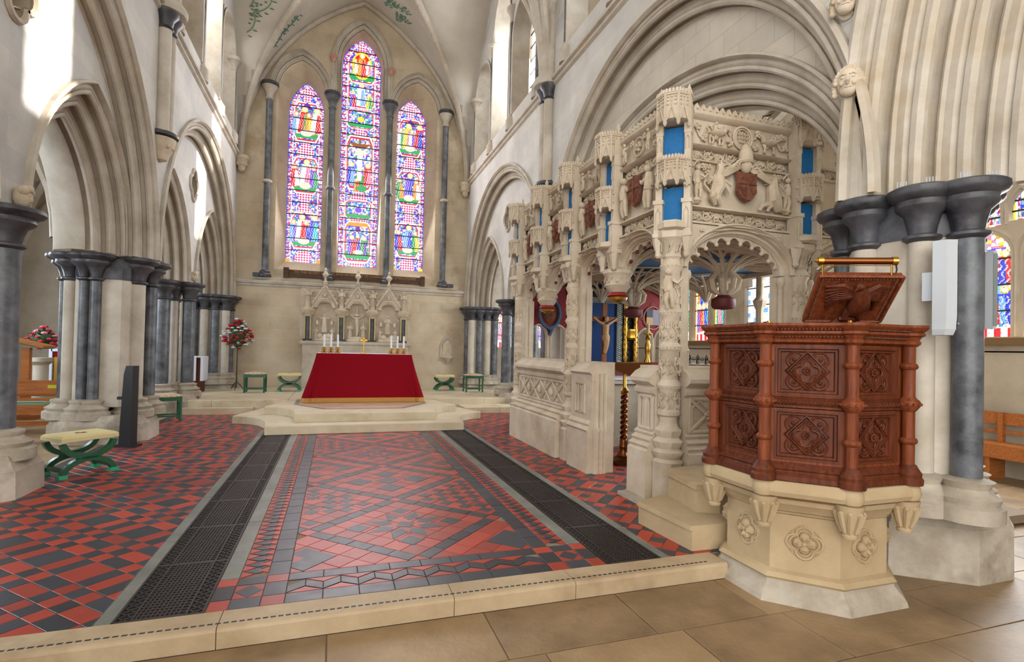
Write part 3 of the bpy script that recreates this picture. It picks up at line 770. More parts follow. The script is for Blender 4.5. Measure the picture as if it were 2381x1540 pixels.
# outer roof over the clerestory passages so that no light leaks in above the vault
struct(MB().box(WN-2.2, WS+2.2, 2.9, WE+1.2, 12.1, 12.3).build('ceiling', M['aisle'], smooth=False), 'roof deck hidden above the vault')
for F in (FN, FS):
    p, q = F(2.9, .0, 11.7), F(WE, 2.0, 12.1); struct(MB().box(*_bx(p, q)).build('ceiling', M['aisle'], smooth=False), 'roof slab above the clerestory passage')
# painted foliage: vine sprays lying on the vault
def vine(pts, zoff, nleaf, nm):
    mb = MB(); mb.tube([Vector(p)+Vector((0, 0, -.012)) for p in pts], .012, 5)
    for k in range(nleaf):
        f = (k+.3)/nleaf*(len(pts)-1); j = min(int(f), len(pts)-2); p = Vector(pts[j]).lerp(Vector(pts[j+1]), f-j); d = (Vector(pts[j+1])-Vector(pts[j])).normalized()
        side = d.cross(Vector((0, 0, 1))); side = side.normalized() if side.length > .01 else Vector((1, 0, 0)); sg = 1 if k % 2 else -1
        c = p+side*.075*sg+d*.03; c.z = max(VX.z(c.x), max(a.z(c.y) for a in VY))-.015
        mb.ell(c, (.066, .034, .01), 7, 4, R=Matrix.Rotation(atan2(side.y*sg+d.y*.6, side.x*sg+d.x*.6), 3, 'Z').to_quaternion())
    mb.build(nm, M['paintgreen'], ceil)
def vpt(x, y): return (x, y, max(VX.z(x), max(a.z(y) for a in VY))-.01)
for (x0, y0, x1, y1, amp) in ((-2.4, 15.35, -1.8, 14.85, .09), (-2.3, 15.0, -2.0, 14.3, .08), (-1.8, 15.8, -1.2, 15.5, .07), (1.1, 15.6, 1.7, 15.15, .09), (1.45, 15.85, 1.75, 15.5, .06), (.2, 15.3, .9, 14.9, .1)):
    P = []
    for k in range(15):
        f = k/14; x = x0+(x1-x0)*f+amp*sin(f*9); y = y0+(y1-y0)*f+amp*.5*cos(f*9); P.append(vpt(x, y))
    vine(P, 0, 20, 'painted_vine')
# unseen shell added to block light from the south and above; open north and west
struct(MB().box(-4.5, 9.0, -14, 2.9, 12.3, 12.5).build('ceiling', M['vault'], smooth=False), 'plain crossing ceiling')
struct(MB().box(3.9, 4.9, -14, -4.2, -.2, 12.3).build('wall_south_nave', M['wall'], smooth=False), 'south nave wall behind the camera')
struct(MB().box(4.9, 9.0, -5.0, -4.8, -.2, 7.0).build('wall_transept_west', M['aisle'], smooth=False), 'west wall of the south transept')
struct(MB().box(8.8, 9.0, -5.0, -1.0, -.2, 7.0).build('wall_transept_south', M['aisle'], smooth=False), 'south wall of the south transept')
struct(MB().box(4.9, 9.0, -5.0, -.4, 6.8, 7.0).build('ceiling', M['aisle'], smooth=False), 'south transept ceiling')
struct(MB().box(3.9, 9.0, -5.0, 3.0, 6.3, 12.3).build('wall_south_crossing_upper', M['wall'], smooth=False), 'upper crossing wall') if False else None
struct(MB().box(-4.5, 9.0, -14, .2, -.3, -.121).build('floor', M['flag'], smooth=False), 'nave floor behind the camera')
# ---- east wall
wallEo = struct(put('wall_east', None), 'tan ashlar east wall with three tall stained glass lancets')
LAN = [dict(leg=8.8, o=Arch(-1.07, 8.8, .61, .9), g=Arch(-.955, 8.35, .487, .93), b=3.92), dict(leg=8.85, o=Arch(.59, 9.85, .61, 1.1), g=Arch(.585, 10.0, .565, .88), b=3.9), dict(leg=8.8, o=Arch(2.24, 8.8, .61, .85), g=Arch(2.1, 8.45, .485, .82), b=3.89)]
mb = MB(); us = sorted(set(frange(WN-.1, WS+.1, 180)+[l['o'].u0+s_*(l['o'].a+e_) for l in LAN for s_ in (-1, 1) for e_ in (0, .2)]))
for i in range(len(us)-1):
    a, b = us[i], us[i+1]; m = (a+b)/2; L = [l for l in LAN if abs(m-l['o'].u0) < l['o'].a+.2]
    hi = lambda u: max(VX.z(u)+.1, 6.6)
    if L:
        A = L[0]['o']; wallstrips(mb, FE, [a, b], lambda u: 0, lambda u: 3.62 if abs(m-A.u0) < A.a else L[0]['leg'], 0); wallstrips(mb, FE, [a, b], lambda u: A.z(u, .2), hi, 0)
    else: wallstrips(mb, FE, [a, b], lambda u: 0, hi, 0)
mb.build('wall_face', M['wallE'], wallEo, smooth=False)
DG = .56
for l in LAN:
    mb = MB(); archsweep(mb, l['o'], FE, orders(2, .1, .08, hood=.05), 18, legs=l['leg']); mb.build('lancet_arch', M['arch'], wallEo)
    rows = []; n = 18; o, g = l['o'], l['g']
    for k in range(2*n+1):
        t_ = -1+k/n; u1, z1 = o.pt(0, t_); u2, z2 = g.pt(0.0, t_)
        rows.append([FE(u1, .15, z1), FE(u1+(u2-u1)*.25, .22, z1+(z2-z1)*.25), FE(u2, DG, z2), FE(u2, DG+.1, z2)])
    def leg(s): return [FE(o.u0+s*o.a, 0, 3.62), FE(o.u0+s*o.a+(g.u0+s*g.a-o.u0-s*o.a)*.25, .22, 3.66), FE(g.u0+s*g.a, DG, l['b']), FE(g.u0+s*g.a, DG+.1, l['b'])]
    def legt(s): r_ = rows[0 if s < 0 else -1]; return [FE(o.u0+s*o.a, 0, o.z0)]+list(r_[1:])
    rows = [leg(-1), legt(-1)]+rows+[legt(1), leg(1)]
    mb = MB(); mb.grid(rows); a, b = leg(-1), leg(1); mb.add(a+b, [(0, 4, 5, 1), (1, 5, 6, 2), (2, 6, 7, 3)]); mb.build('splayed_reveal', M['wallE'], wallEo)
for u, lab in ((-1.9, 'black marble shaft against the north end of the east wall'), (-.235, 'grey marble shaft between the left and central lancets'), (1.4, 'grey marble shaft between the central and right lancets'), (3.1, 'black marble shaft against the south end of the east wall')):
    end = abs(u-.6) > 2
    t_ = thing('lancet_shaft', lab, 'column', (0, 0, 0), 0, 'shafts of the east lancets'); x, y = u, WE-.1; zt = 8.8
    mb = MB(); mb.lathe([(.085, 3.5), (.085, 8.35)], x, y, 16, cap=False); mb.build('shaft', M['marble'], t_)
    mb = MB(); mb.lathe([(.09, 5.98), (.13, 6.0), (.13, 6.05), (.09, 6.08)], x, y, 16); mb.build('annulet', M['arch'] if end else M['marble'], t_)
    mb = MB(); mb.lathe([(.09, 8.33), (.115, 8.36), (.09, 8.4), (.11, 8.52), (.19, 8.66), (.21, 8.7)], x, y, 16); mb.build('capital', M['arch'] if end else M['marble'], t_)
    mb = MB(); mb.lathe([(.2, 8.7), (.24, 8.74), (.23, 8.8), (.2, 8.82)], x, y, 16); mb.build('abacus', M['darkmarble'], t_)
    mb = MB(); mb.lathe([(.17, 3.36), (.17, 3.42), (.13, 3.46), (.14, 3.5), (.085, 3.55)], x, y, 16)
    if end: mb.box(*( (x-.3, x+.02) if u < 0 else (x-.02, x+.34)), y-.06, y+.1, 3.36, 3.46)
    mb.build('base', M['darkmarble'], t_)
mb = MB(); pr = [(0, -.12), (-.05, -.08), (-.04, -.04), (-.1, -.02), (-.12, .04), (-.1, .07), (0, .1)]
mb.grid([[FE(WN, d, 3.2+z) for d, z in pr], [FE(WS, d, 3.2+z) for d, z in pr]]); mb.build('string_course', M['arch'], wallEo)
for u in (WN+.13, WS-.13):
    mb = MB(); mb.lathe([(.02, 6.2), (.08, 6.25), (.1, 6.35), (.15, 6.45), (.15, 6.5), (.19, 6.56), (.18, 6.64)], u, WE-.14, 14)
    for k in range(8): a = 2*pi*k/8; mb.ell((u+.12*cos(a), WE-.14+.12*sin(a), 6.4), .04, 6, 4)
    mb.build('corbel', M['relief'], wallEo)
for u, z in ((-.24, 9.85), (1.42, 9.75)):                           # little painted head stops
    mb = MB(); mb.ell((u, WE-.03, z), (.08, .07, .11)); mb.ell((u, WE-.1, z-.01), (.016, .025, .03), 6, 4); [mb.ell((u+q*.03, WE-.085, z+.02), .012, 5, 4) for q in (-1, 1)]; [mb.ell((u+.07*cos(a), WE-.04, z+.06+.05*sin(a)), .035, 6, 4) for a in frange(0, pi, 6)]; mb.build('head_stop', mat_plain('pinkish_paint', srgb(206, 150, 132), .8), wallEo)
# ---- aisles: shells and vaults
def sh_box(name, b, mat, lab): return struct(MB().box(*b).build(name, mat, smooth=False), lab)
sh_box('wall_north_aisle', (-7.8, -7.6, -3, 16.5, -.3, 6.3), M['aisle'], 'plain outer wall of the north aisle')
sh_box('wall_south_aisle_low', (8.8, 9.0, -1, 18, -.3, 1.62), M['aisle'], 'cream outer wall of the south aisle below its windows')
for i in range(5):
    yc = 1.225+3.35*i
    for nm, x0, x1 in (('north', -7.6, WN-1.2), ('south', WS+1.2, 8.8)):
        ax = Arch((x0+x1)/2, 3.0, (x1-x0)/2, 2.9); ay = Arch(yc, 3.0, 1.675, 2.9)
        o = groin(ax, ay, x0, x1, yc-1.675, yc+1.675, 10).build('ceiling', M['aisle'], ang=30); struct(o, 'dim %s aisle rib vault' % nm)
        mb = MB()
        for s in (-1, 1): mb.tube([(ax.pt(-.05, -1+k/10)[0], yc+s*(ax.pt(0, -1+k/10)[0]-ax.u0)/ax.a*1.675, ax.pt(-.05, -1+k/10)[1]) for k in range(21)], .08, 6, cap=False)
        mb.tube([(ax.pt(-.05, -1+k/10)[0], yc+1.675, ax.pt(-.05, -1+k/10)[1]) for k in range(21)], .11, 6, cap=False)
        mb.build('aisle_rib', M['arch'], o)
sh_box('ceiling', (-7.8, WN-1.1, -3, 16.5, 6.2, 6.3), M['aisle'], 'roof above the north aisle'); sh_box('ceiling', (WS+1.1, 9.0, -1, 18, 6.2, 6.3), M['aisle'], 'roof above the south aisle')
# ---- piers
def pier(name, label, cx, cy, shafts, core, base_poly, ztop=CZ, fl=.8, zb=.56, plinth=.38, group='arcade piers', plinth_mat=None, z0=0.0):
    t_ = thing(name, label, 'pier', (cx, cy, 0), 0, group)
    if core: MB().prism(core, zb-.05, ztop-.05).build('core', M['arch'], t_, smooth=False)
    cap = MB(); bs = MB()
    for dx, dy, r, mt in shafts:
        mb = MB(); mb.lathe([(r, zb), (r, ztop-.36)], dx, dy, 18, cap=False); mb.build('shaft', M[mt], t_)
        cap.lathe([(r, ztop-.4), (r+.035, ztop-.375), (r+.035, ztop-.355), (r, ztop-.34), (r+.01, ztop-.28), (r+.05*fl, ztop-.2), (r+.12*fl, ztop-.16), (r+.135*fl, ztop-.14), (r+.125*fl, ztop-.115), (r+.13*fl, ztop-.1), (r+.2*fl, ztop-.075), (r+.225*fl, ztop-.05), (r+.22*fl, ztop-.015), (r+.18*fl, ztop)], dx, dy, 20)
        bs.lathe([(r+.2*fl, zb-.22), (r+.2*fl, zb-.12), (r+.15*fl, zb-.1), (r+.17*fl, zb-.06), (r+.1*fl, zb-.03), (r+.07*fl, zb), (r+.09*fl, zb+.03), (r+.07, zb+.05), (r, zb+.07)], dx, dy, 18)
    if core: cap.prism([(x*1.02, y*1.02) for x, y in core], ztop-.36, ztop-.05)
    cap.build('moulded_capital', M['darkmarble'], t_); bs.build('moulded_base', M['plinth' if plinth_mat is None else plinth_mat], t_)
    mb = MB(); mb.prism(base_poly, z0, plinth-.12, scale1=.99); mb.prism([(x*.97, y*.97) for x, y in base_poly], plinth-.12, zb-.16, scale1=.9); mb.build('plinth', M['plinth'], t_, smooth=False)
    return t_
def octo(w, h, c): return [(-w+c, -h), (w-c, -h), (w, -h+c), (w, h-c), (w-c, h), (-w+c, h), (-w, h-c), (-w, -h+c)]
SX4 = [(.38, 0, .118, 'marble'), (-.38, 0, .118, 'marble'), (0, .36, .118, 'marble'), (0, -.36, .118, 'marble')]
pier('clustered_pier', 'clustered grey marble column with octagonal plinth beside the cream kneeler stool', -3.4, 6.37, SX4, None, octo(.64, .62, .36))
pier('clustered_pier', 'clustered dark marble column near the sanctuary, north arcade', -3.35, 12.95, SX4+[(.13, -.08, .07, 'arch')], None, octo(.64, .62, .36))
SHM = [(.36, -.06, .12, 'arch'), (.46, .29, .085, 'marble'), (-.05, -.36, .068, 'marble'), (-.2, -.33, .068, 'marble'), (-.42, -.2, .08, 'arch'), (-.55, -.09, .042, 'marble'), (-.46, .14, .1, 'arch'), (0, .42, .12, 'arch'), (-.3, .34, .085, 'marble')]
core = octo(.34, .34, .08)
pier('compound_pier', 'massive compound pier of pale and grey shafts behind the black stand', -3.27, 9.62, SHM, core, octo(.63, .6, .32))
SHS = [(-a, b, r, m_) for a, b, r, m_ in SHM]
pier('compound_pier', 'compound pier hidden behind the far end of the chantry', 4.47, 9.62, SHS, core, octo(.68, .66, .34))
pier('clustered_pier', 'clustered dark marble column beyond the chantry, south arcade', 4.55, 12.95, SX4, None, octo(.64, .62, .36))
for F, lab, s in ((FN, 'engaged respond of pale and dark shafts beside the flower stand', 1), (FS, 'engaged respond of pale and dark shafts by the arched wall niche', -1)):
    x, y, _ = F(15.98, .45, 0)
    sh = [(s*.42, .1, .1, 'marble'), (s*.36, -.16, .1, 'arch'), (s*.12, -.22, .1, 'marble'), (-s*.12, -.25, .1, 'arch'), (-s*.36, -.22, .1, 'marble')]
    pier('respond', lab, x, y, sh, [(-.42, -.2), (.42, -.2), (.42, .32), (-.42, .32)], octo(.56, .36, .1), zb=.62, plinth=.5, z0=.28, group='east responds')
# big crossing pier on the right
shR = [(-.42, .32, .085, 'arch'), (-.35, -.065, .085, 'arch'), (-.19, -.275, .09, 'marble'), (.08, -.1, .085, 'arch'), (.4, .12, .085, 'marble'), (-.3, .6, .08, 'marble'), (.3, .66, .08, 'arch')]
cp_ = pier('crossing_pier', 'huge crossing pier with grey marble shaft and loudspeaker, behind the pulpit', 4.45, 2.82, shR, [(-.38, -.02), (-.2, -.2), (-.02, -.19), (.48, .12), (.6, .6), (-.3, .6), (-.42, .35)], [(-.07, -.295), (.32, -.29), (.6, -.1), (.6, .8), (-.45, .8), (-.51, .04)], zb=.6, plinth=.40, fl=.62, group='crossing piers', z0=-.11)
for k, (dx, dy) in enumerate(((-.5, .4), (-.52, .22), (-.47, .02), (-.4, -.14), (-.3, -.3), (-.14, -.38))):
    mb = MB()
    for j in range(4): mb.lathe([(.004, CZ), (.004, CZ+.06)], dx+.014*j-.02, dy-.012*j, 5)
    mb.build('white_pin_cluster', M['white'], cp_)
# ================================================================ STAINED GLASS
import numpy as np
RNG = np.random.default_rng(5)
PAL = {k: np.array(srgb(*v)) for k, v in dict(blue=(40, 60, 215), lblue=(120, 175, 245), white=(250, 250, 255), red=(228, 24, 36), orange=(250, 150, 30), yellow=(250, 215, 60), green=(40, 165, 90), violet=(120, 70, 215), pink=(240, 130, 165), flesh=(248, 214, 200), purple=(90, 40, 150), teal=(40, 190, 190), lead=(18, 14, 24), brown=(150, 84, 40)).items()}
class Canvas:
    def __init__(s, nx, nz, w, h):
        s.nx, s.nz, s.w, s.h = nx, nz, w, h
        s.X, s.Z = np.meshgrid((np.arange(nx)+.5)/nx*w-w/2, (np.arange(nz)+.5)/nz*h)
        s.c = np.zeros((nz, nx, 3)); s.c[:] = PAL['blue']
    def put(s, mask, col): s.c[mask] = PAL[col] if isinstance(col, str) else col
    def cells(s, size, cols, mask=None, p=None):
        ix = np.floor(s.X/size).astype(int)+200; iz = np.floor(s.Z/size).astype(int)
        tab = RNG.integers(0, len(cols), (700, 700)) if p is None else RNG.choice(len(cols), (700, 700), p=p)
        k = tab[iz % 700, ix % 700]; arr = np.array([PAL[c] for c in cols])[k]
        if mask is None: s.c[:] = arr
        else: s.c[mask] = arr[mask]
    def disc(s, x, z, rx, rz, col, ring=None):
        d = ((s.X-x)/rx)**2+((s.Z-z)/rz)**2; s.put(d < 1, col)
        if ring: s.put((d < 1) & (d > .74), ring)
    def poly(s, pts, col):
        m = np.zeros(s.X.shape, bool); n = len(pts)
        for i in range(n):
            (x0, z0), (x1, z1) = pts[i-1], pts[i]
            if z0 == z1: continue
            cnd = ((z0 > s.Z) != (z1 > s.Z)) & (s.X < (x1-x0)*(s.Z-z0)/(z1-z0)+x0); m ^= cnd
        s.put(m, col)
    def figure(s, x, z, h, robe, robe2, halo='yellow', lean=0.0):
        w = h*.2
        s.poly([(x-w, z), (x+w, z), (x+w*.7+lean, z+h*.78), (x-w*.7+lean, z+h*.78)], robe)
        s.poly([(x-w*.2, z), (x+w*.9, z+h*.05), (x+w*.6+lean, z+h*.7), (x+lean, z+h*.74)], robe2)
        fold = (np.abs(s.X-x) < w) & (s.Z > z) & (s.Z < z+h*.75) & (np.abs(((s.X-x)*1.0+.25*(s.Z-z)+.02*np.sin(s.Z*40)) % .07-.035) < .006); s.c[fold] *= .45
        hi_ = (np.abs(s.X-x) < w*.8) & (s.Z > z) & (s.Z < z+h*.72) & (np.abs(((s.X-x)*1.0+.25*(s.Z-z)+.02*np.sin(s.Z*40)) % .07-.055) < .009); s.c[hi_] = s.c[hi_]*.5+.5
        if halo: s.disc(x+lean, z+h*.88, h*.11, h*.11, halo)
        s.disc(x+lean, z+h*.88, h*.075, h*.09, 'flesh'); s.disc(x+w*.8, z+h*.45, h*.045, h*.04, 'flesh')
    def lancet(s, meds, seed, A=None, zb=0):
        w, h = s.w, s.h; b = w*.13
        HW = np.full(s.Z.shape, w/2)
        if A is not None:
            up = np.clip(s.Z+zb-A.z0, 0, None); HW = np.sqrt(np.clip(A.R**2-up**2, 0, None))-(A.R-A.a)
        ED = HW-np.abs(s.X)
        lat = (np.floor((s.X+s.Z)/.075)+np.floor((s.X-s.Z)/.075)).astype(int) % 2 == 0
        s.put(lat, 'red'); s.put(~lat, 'white')
        li = (np.abs(((s.X+s.Z)/.075) % 1-.5) > .38) | (np.abs(((s.X-s.Z)/.075) % 1-.5) > .38); s.put(li & lat, 'violet')
        inner = ED > b
        q = s.Z % .62
        s.cells(.034, ['blue', 'lblue', 'white', 'red', 'violet', 'green', 'yellow'], inner & (np.abs(s.X) > w*.17+.06*np.sin(s.Z*10)), [.27, .22, .2, .13, .08, .06, .04])
        for z, r in meds:
            d = np.abs(s.X)/(w*.36)+np.abs(s.Z-z)/(r*1.15); dd = np.maximum(np.abs(s.X)/(w*.36), np.abs(s.Z-z)/r)
            m = (dd < 1) & (d < 1.62); s.put(m, 'white'); m2 = (dd < .93) & (d < 1.5); s.put(m2, 'red'); m3 = (dd < .86) & (d < 1.4)
            s.cells(.045, ['blue', 'lblue', 'white', 'violet', 'lblue', 'white', 'pink', 'green'], m3)
            s.poly([(-w*.3, z-r*.8), (w*.3, z-r*.8), (w*.33, z-r*.45), (-w*.33, z-r*.45)], 'green')
        # border
        e = ED < b; s.cells(.036, ['lblue', 'white', 'blue', 'white', 'violet'], e)
        s.put(e & ((s.Z % .14) < .03), 'red'); s.put(e & (np.abs((s.Z % .14)-.085) < .02) & (np.abs(ED-b/2) < .02), 'orange')
        s.put(np.abs(ED-b) < .01, 'white'); s.put(ED < .014, 'blue'); s.put(np.abs(ED-b-.016) < .005, 'red')
    def finish(s, amp=.16):
        n = RNG.uniform(1-amp, 1+amp, s.X.shape)[..., None]; s.c = np.clip(s.c*n, 0, 1.3)
        k = RNG.random(s.X.shape) < .05; s.c[k] *= .25
        return s.c
def glass_panes(F, d, uc, zb, cv, topfn, rows, parent, name='pane', gmat='glass'):
    nx, nz, w, h = cv.nx, cv.nz, cv.w, cv.h; cols = cv.finish()
    cuts = [int(round(nz*i/rows)) for i in range(rows+1)]
    for r in range(rows):
        vs = {}; V_ = []; Fc = []; cc = []
        def vid(i, j):
            if (i, j) not in vs:
                u = uc-w/2+w*i/nx; z = zb+h*j/nz; z = min(z, topfn(u)) if topfn else z; vs[(i, j)] = len(V_); V_.append(F(u, d, z))
            return vs[(i, j)]
        for j in range(cuts[r], cuts[r+1]):
            for i in range(nx):
                z = zb+h*j/nz
                if topfn and z > max(topfn(uc-w/2+w*i/nx), topfn(uc-w/2+w*(i+1)/nx)): continue
                Fc.append((vid(i, j), vid(i+1, j), vid(i+1, j+1), vid(i, j+1))); cc.append(cols[j, i])
        if not Fc: continue
        me = bpy.data.meshes.new(name); me.from_pydata(V_, [], Fc); me.materials.append(M[gmat])
        at = me.attributes.new('glass', 'FLOAT_COLOR', 'FACE'); a = np.ones((len(Fc), 4), np.float32); a[:, :3] = np.array(cc); at.data.foreach_set('color', a.ravel()); me.update()
        put(name, me, parent)
def bars(F, d, uc, w, zb, h, rows, topfn, parent, t_=.011):
    mb = MB()
    for r in range(1, rows):
        z = zb+h*r/rows; hw = w/2
        while topfn and hw > .02 and topfn(uc+hw) < z: hw -= .01
        mb.box(*_bx(F(uc-hw, d-.02, z-t_), F(uc+hw, d-.003, z+t_)))
    mb.build('saddle_bars', M['bar'], parent, smooth=False)
specs = []
for i, l in enumerate(LAN):
    g = l['g']; w = 2*g.a; h = g.z0+g.h-l['b']; cv = Canvas(120, int(120*h/w*.85), w, h)
    if i == 1: meds = [(.75, .62), (1.75, .3), (3.2, .85), (4.55, .3), (5.35, .48), (6.15, .5)]
    else: meds = [(.95, .55), (2.6, .55), (4.2, .6)]
    cv.lancet(meds, i, g, l['b'])
    if i == 1:
        cv.poly([(-.09, 1.1), (.09, 1.1), (.0, 1.4)], 'purple')
        cv.figure(-.17, .35, .62, 'violet', 'red'); cv.figure(.0, .5, .5, 'red', 'blue'); cv.figure(.19, .36, .6, 'green', 'purple'); cv.disc(.02, .45, .14, .07, 'flesh'); cv.disc(0, .32, .2, .06, 'green')
        cv.poly([(-.35, 1.25), (.35, 1.25), (.26, 1.36), (-.26, 1.36)], 'orange')
        # crucifixion
        cv.poly([(-.028, 2.45), (.028, 2.45), (.028, 3.98), (-.028, 3.98)], 'brown'); cv.poly([(-.33, 3.68), (.33, 3.68), (.33, 3.8), (-.33, 3.8)], 'brown')
        cv.poly([(-.06, 2.65), (.06, 2.65), (.08, 3.5), (-.08, 3.5)], 'white'); cv.poly([(-.3, 3.72), (-.05, 3.4), (.05, 3.4), (.3, 3.72), (.28, 3.77), (0, 3.52), (-.28, 3.77)], 'flesh'); cv.disc(0, 3.58, .055, .07, 'flesh', None); cv.disc(0, 3.14, .09, .07, 'white')
        cv.figure(-.24, 2.5, .72, 'blue', 'lblue'); cv.figure(.25, 2.5, .72, 'red', 'pink'); cv.figure(-.08, 2.32, .4, 'orange', 'red'); cv.disc(.08, 2.42, .16, .09, 'green')
        cv.disc(0, 1.75, .12, .1, 'violet', 'white'); cv.disc(0, 4.55, .12, .1, 'yellow', 'violet')
        cv.figure(0, 4.95, .72, 'white', 'lblue'); cv.figure(-.24, 4.9, .5, 'violet', 'red'); cv.figure(.24, 4.9, .5, 'yellow', 'green')
        cv.disc(0, 6.2, .3, .42, 'red', 'yellow'); cv.figure(0, 5.85, .75, 'orange', 'red'); cv.figure(-.2, 5.95, .45, 'yellow', 'white'); cv.figure(.2, 5.95, .45, 'white', 'pink')
    else:
        S_ = [[('lblue', 'violet'), ('white', 'red'), ('red', 'blue'), ('blue', 'teal')], [('red', 'white'), ('white', 'pink'), ('violet', 'green')], [('lblue', 'white'), ('red', 'green'), ('orange', 'yellow'), ('white', 'red')]] if i == 0 else [[('blue', 'red'), ('lblue', 'blue'), ('green', 'yellow')], [('green', 'orange'), ('violet', 'blue'), ('orange', 'white')], [('white', 'green'), ('yellow', 'pink'), ('white', 'violet'), ('red', 'blue')]]
        for (z, r), fs in zip(meds, S_):
            cv.poly([(-.2, z+r*.62), (.2, z+r*.62), (0, z+r*1.0)], 'purple')
            for k, (a, b) in enumerate(fs): x = -.26+.52*k/(len(fs)-1); cv.figure(x, z-r*.62+.04*(k % 2), .8 if k % 2 else .66, a, b, 'yellow' if k % 2 else 'orange', lean=.03*(1 if k % 2 else -1))
            cv.disc(0, z-r*.55, .16, .1, 'flesh')
        for s in (-1, 1): cv.put((np.abs(cv.X-s*(w/2-.06)) < .06) & (cv.Z < .09), 'orange' if s < 0 or i == 0 else 'yellow')
    win = struct(put('window_%d' % (5+i), None), ['left stained glass lancet with three figure medallions', 'tall central stained glass lancet showing a crucifixion', 'right stained glass lancet with three figure medallions'][i])
    rows = [15, 19, 15][i]; tf = lambda u, g=g: g.z(u)
    glass_panes(FE, DG+.04, g.u0, l['b'], cv, tf, rows, win); bars(FE, DG+.03, g.u0, w, l['b'], h, rows, tf, win)
# ---- aisle windows with stone mullions and tracery
def FSA(u, d, z): return (8.8+d, u, z)
def FEA(u, d, z): return (u, WE+d, z)
def aisle_light(F, ua, ub, zb, zs, zt, win, seed, clear):
    if True:
        w = ub-ua; h = zt-zb; A = Arch((ua+ub)/2, zs, w/2, zt-zs); cv = Canvas(44, int(44*h/w*.85), w, h)
        cv.cells(.05, ['white', 'white', 'lblue', 'yellow', 'pink', 'white', 'teal', 'orange'], None)
        if not clear:
            rr = np.random.default_rng(seed); P = ['red', 'blue', 'violet', 'green', 'red', 'teal', 'pink', 'lblue', 'orange']
            for zf, hf, nf in ((.12, .4, 3), (.5, .36, 2)):
                cv.put((cv.Z > h*zf) & (cv.Z < h*(zf+hf)) & (np.abs(cv.X) < w*.42) & (((cv.X*31+cv.Z*17).astype(int) % 3) > 0), P[rr.integers(9)])
                cv.cells(.06, ['blue', 'lblue', 'white', 'violet'], (cv.Z > h*(zf+hf*.7)) & (cv.Z < h*(zf+hf)) & (np.abs(cv.X) < w*.42))
                for q in range(nf): cv.figure(-w*.28+w*.56*q/(nf-1), h*zf, h*hf*.95, P[rr.integers(9)], P[rr.integers(9)])
            cv.put(cv.Z < h*.1, 'white'); cv.put((cv.Z < h*.085) & (np.abs((cv.X/.16) % 1-.5) < .25), 'red'); cv.put(np.abs(cv.X) > w/2-.03, 'yellow'); cv.put(np.abs(np.abs(cv.X)-w/2+.04) < .012, 'white')
        else: cv.cells(.1, ['white', 'white', 'lblue'], None)
        rows = max(3, int(h/.34)); glass_panes(F, .12, A.u0, zb, cv, lambda u, A=A: A.z(u), rows, win); bars(F, .11, A.u0, w, zb, h, rows, lambda u, A=A: A.z(u), win)
        mb = MB(); archsweep(mb, A, F, [(.09, 0), (.05, -.02), (.0, .06), (0, .16)], 10, legs=zb); mb.build('mullion', M['arch'], win)
def holed_wall(F, u0, u1, z0, z1, lights, name, mat, lab, d=.0):
    mb = MB(); As = [Arch((a+b)/2, zs, (b-a)/2, zt-zs) for a, b, zb, zs, zt in lights]
    us = sorted(set(frange(u0, u1, 60)+[x for l in lights for x in frange(l[0], l[1], 12)]))
    for i in range(len(us)-1):
        a, b = us[i], us[i+1]; m = (a+b)/2; L = sorted([(l[2], A) for A, l in zip(As, lights) if l[0] < m < l[1]], key=lambda q: q[0]); lo_ = lambda u: z0
        for zb, A in L: wallstrips(mb, F, [a, b], lo_, lambda u: zb, d); lo_ = A.z
        wallstrips(mb, F, [a, b], lo_, lambda u: z1, d)
    return struct(mb.build(name, M[mat], smooth=False), lab)
def win(F, lights, n, label, seed, clear=False):
    w_ = struct(put('window_%d' % n, None), label)
    for k, (ua, ub, zb, zs, zt) in enumerate(lights): aisle_light(F, ua, ub, zb, zs, zt, w_, seed+k, clear)
W1 = [(4.74, 5.34, 1.82, 2.95, 3.3), (3.95, 4.6, 1.82, 2.95, 3.3), (4.86, 5.2, 3.38, 3.55, 3.8), (4.5, 4.78, 3.42, 3.58, 3.85), (4.1, 4.44, 3.38, 3.55, 3.8)]
W2 = [(9.0, 9.75, 1.82, 3.1, 3.75)]; W3 = [(10.42, 10.86, 1.82, 3.1, 3.75), (10.98, 11.6, 1.82, 3.1, 3.75), (11.72, 12.4, 1.82, 3.1, 3.75)]
holed_wall(FSA, -1, 18, 1.6, 6.2, W1+W2+W3, 'wall_south_aisle', 'aisle', 'cream outer wall of the south aisle around its windows')
win(FSA, W1, 8, 'bright stained glass window in the aisle beyond the loudspeaker', 11); win(FSA, W2, 9, 'plain bright window seen through the chantry arch', 3, True); win(FSA, W3, 10, 'stained glass lights seen through the chantry beside the iron railing', 21)
for k, (ya, yb) in enumerate(((3.8, 5.5), (8.9, 12.5))): struct(MB().box(8.62, 8.82, ya, yb, 1.7, 1.8).build('trim_%d' % (k+1), mat_plain('brown_sill', srgb(120, 92, 54), .8), smooth=False), 'brown window sill in the south aisle')
WE_ = [(a, a+.5, 1.55, 3.0, 3.5) for a in (4.75, 5.4, 6.05, 6.7)]
holed_wall(FEA, WS+.3, 8.8, -.2, 6.2, WE_, 'wall_east_south_aisle', 'aisle', 'east end wall of the south aisle'); win(FEA, WE_, 11, 'stained glass window at the east end of the south aisle', 31)
WN_ = [(-5.75, -5.2, 1.62, 2.9, 3.4), (-5.05, -4.5, 1.62, 2.9, 3.4), (-4.42, -3.95, 1.62, 2.9, 3.4)]
holed_wall(FEA, -7.6, WN-.3, -.2, 6.2, WN_, 'wall_east_north_aisle', 'aisle', 'east end wall of the north aisle'); win(FEA, WN_, 12, 'stained glass window at the east end of the north aisle', 41)
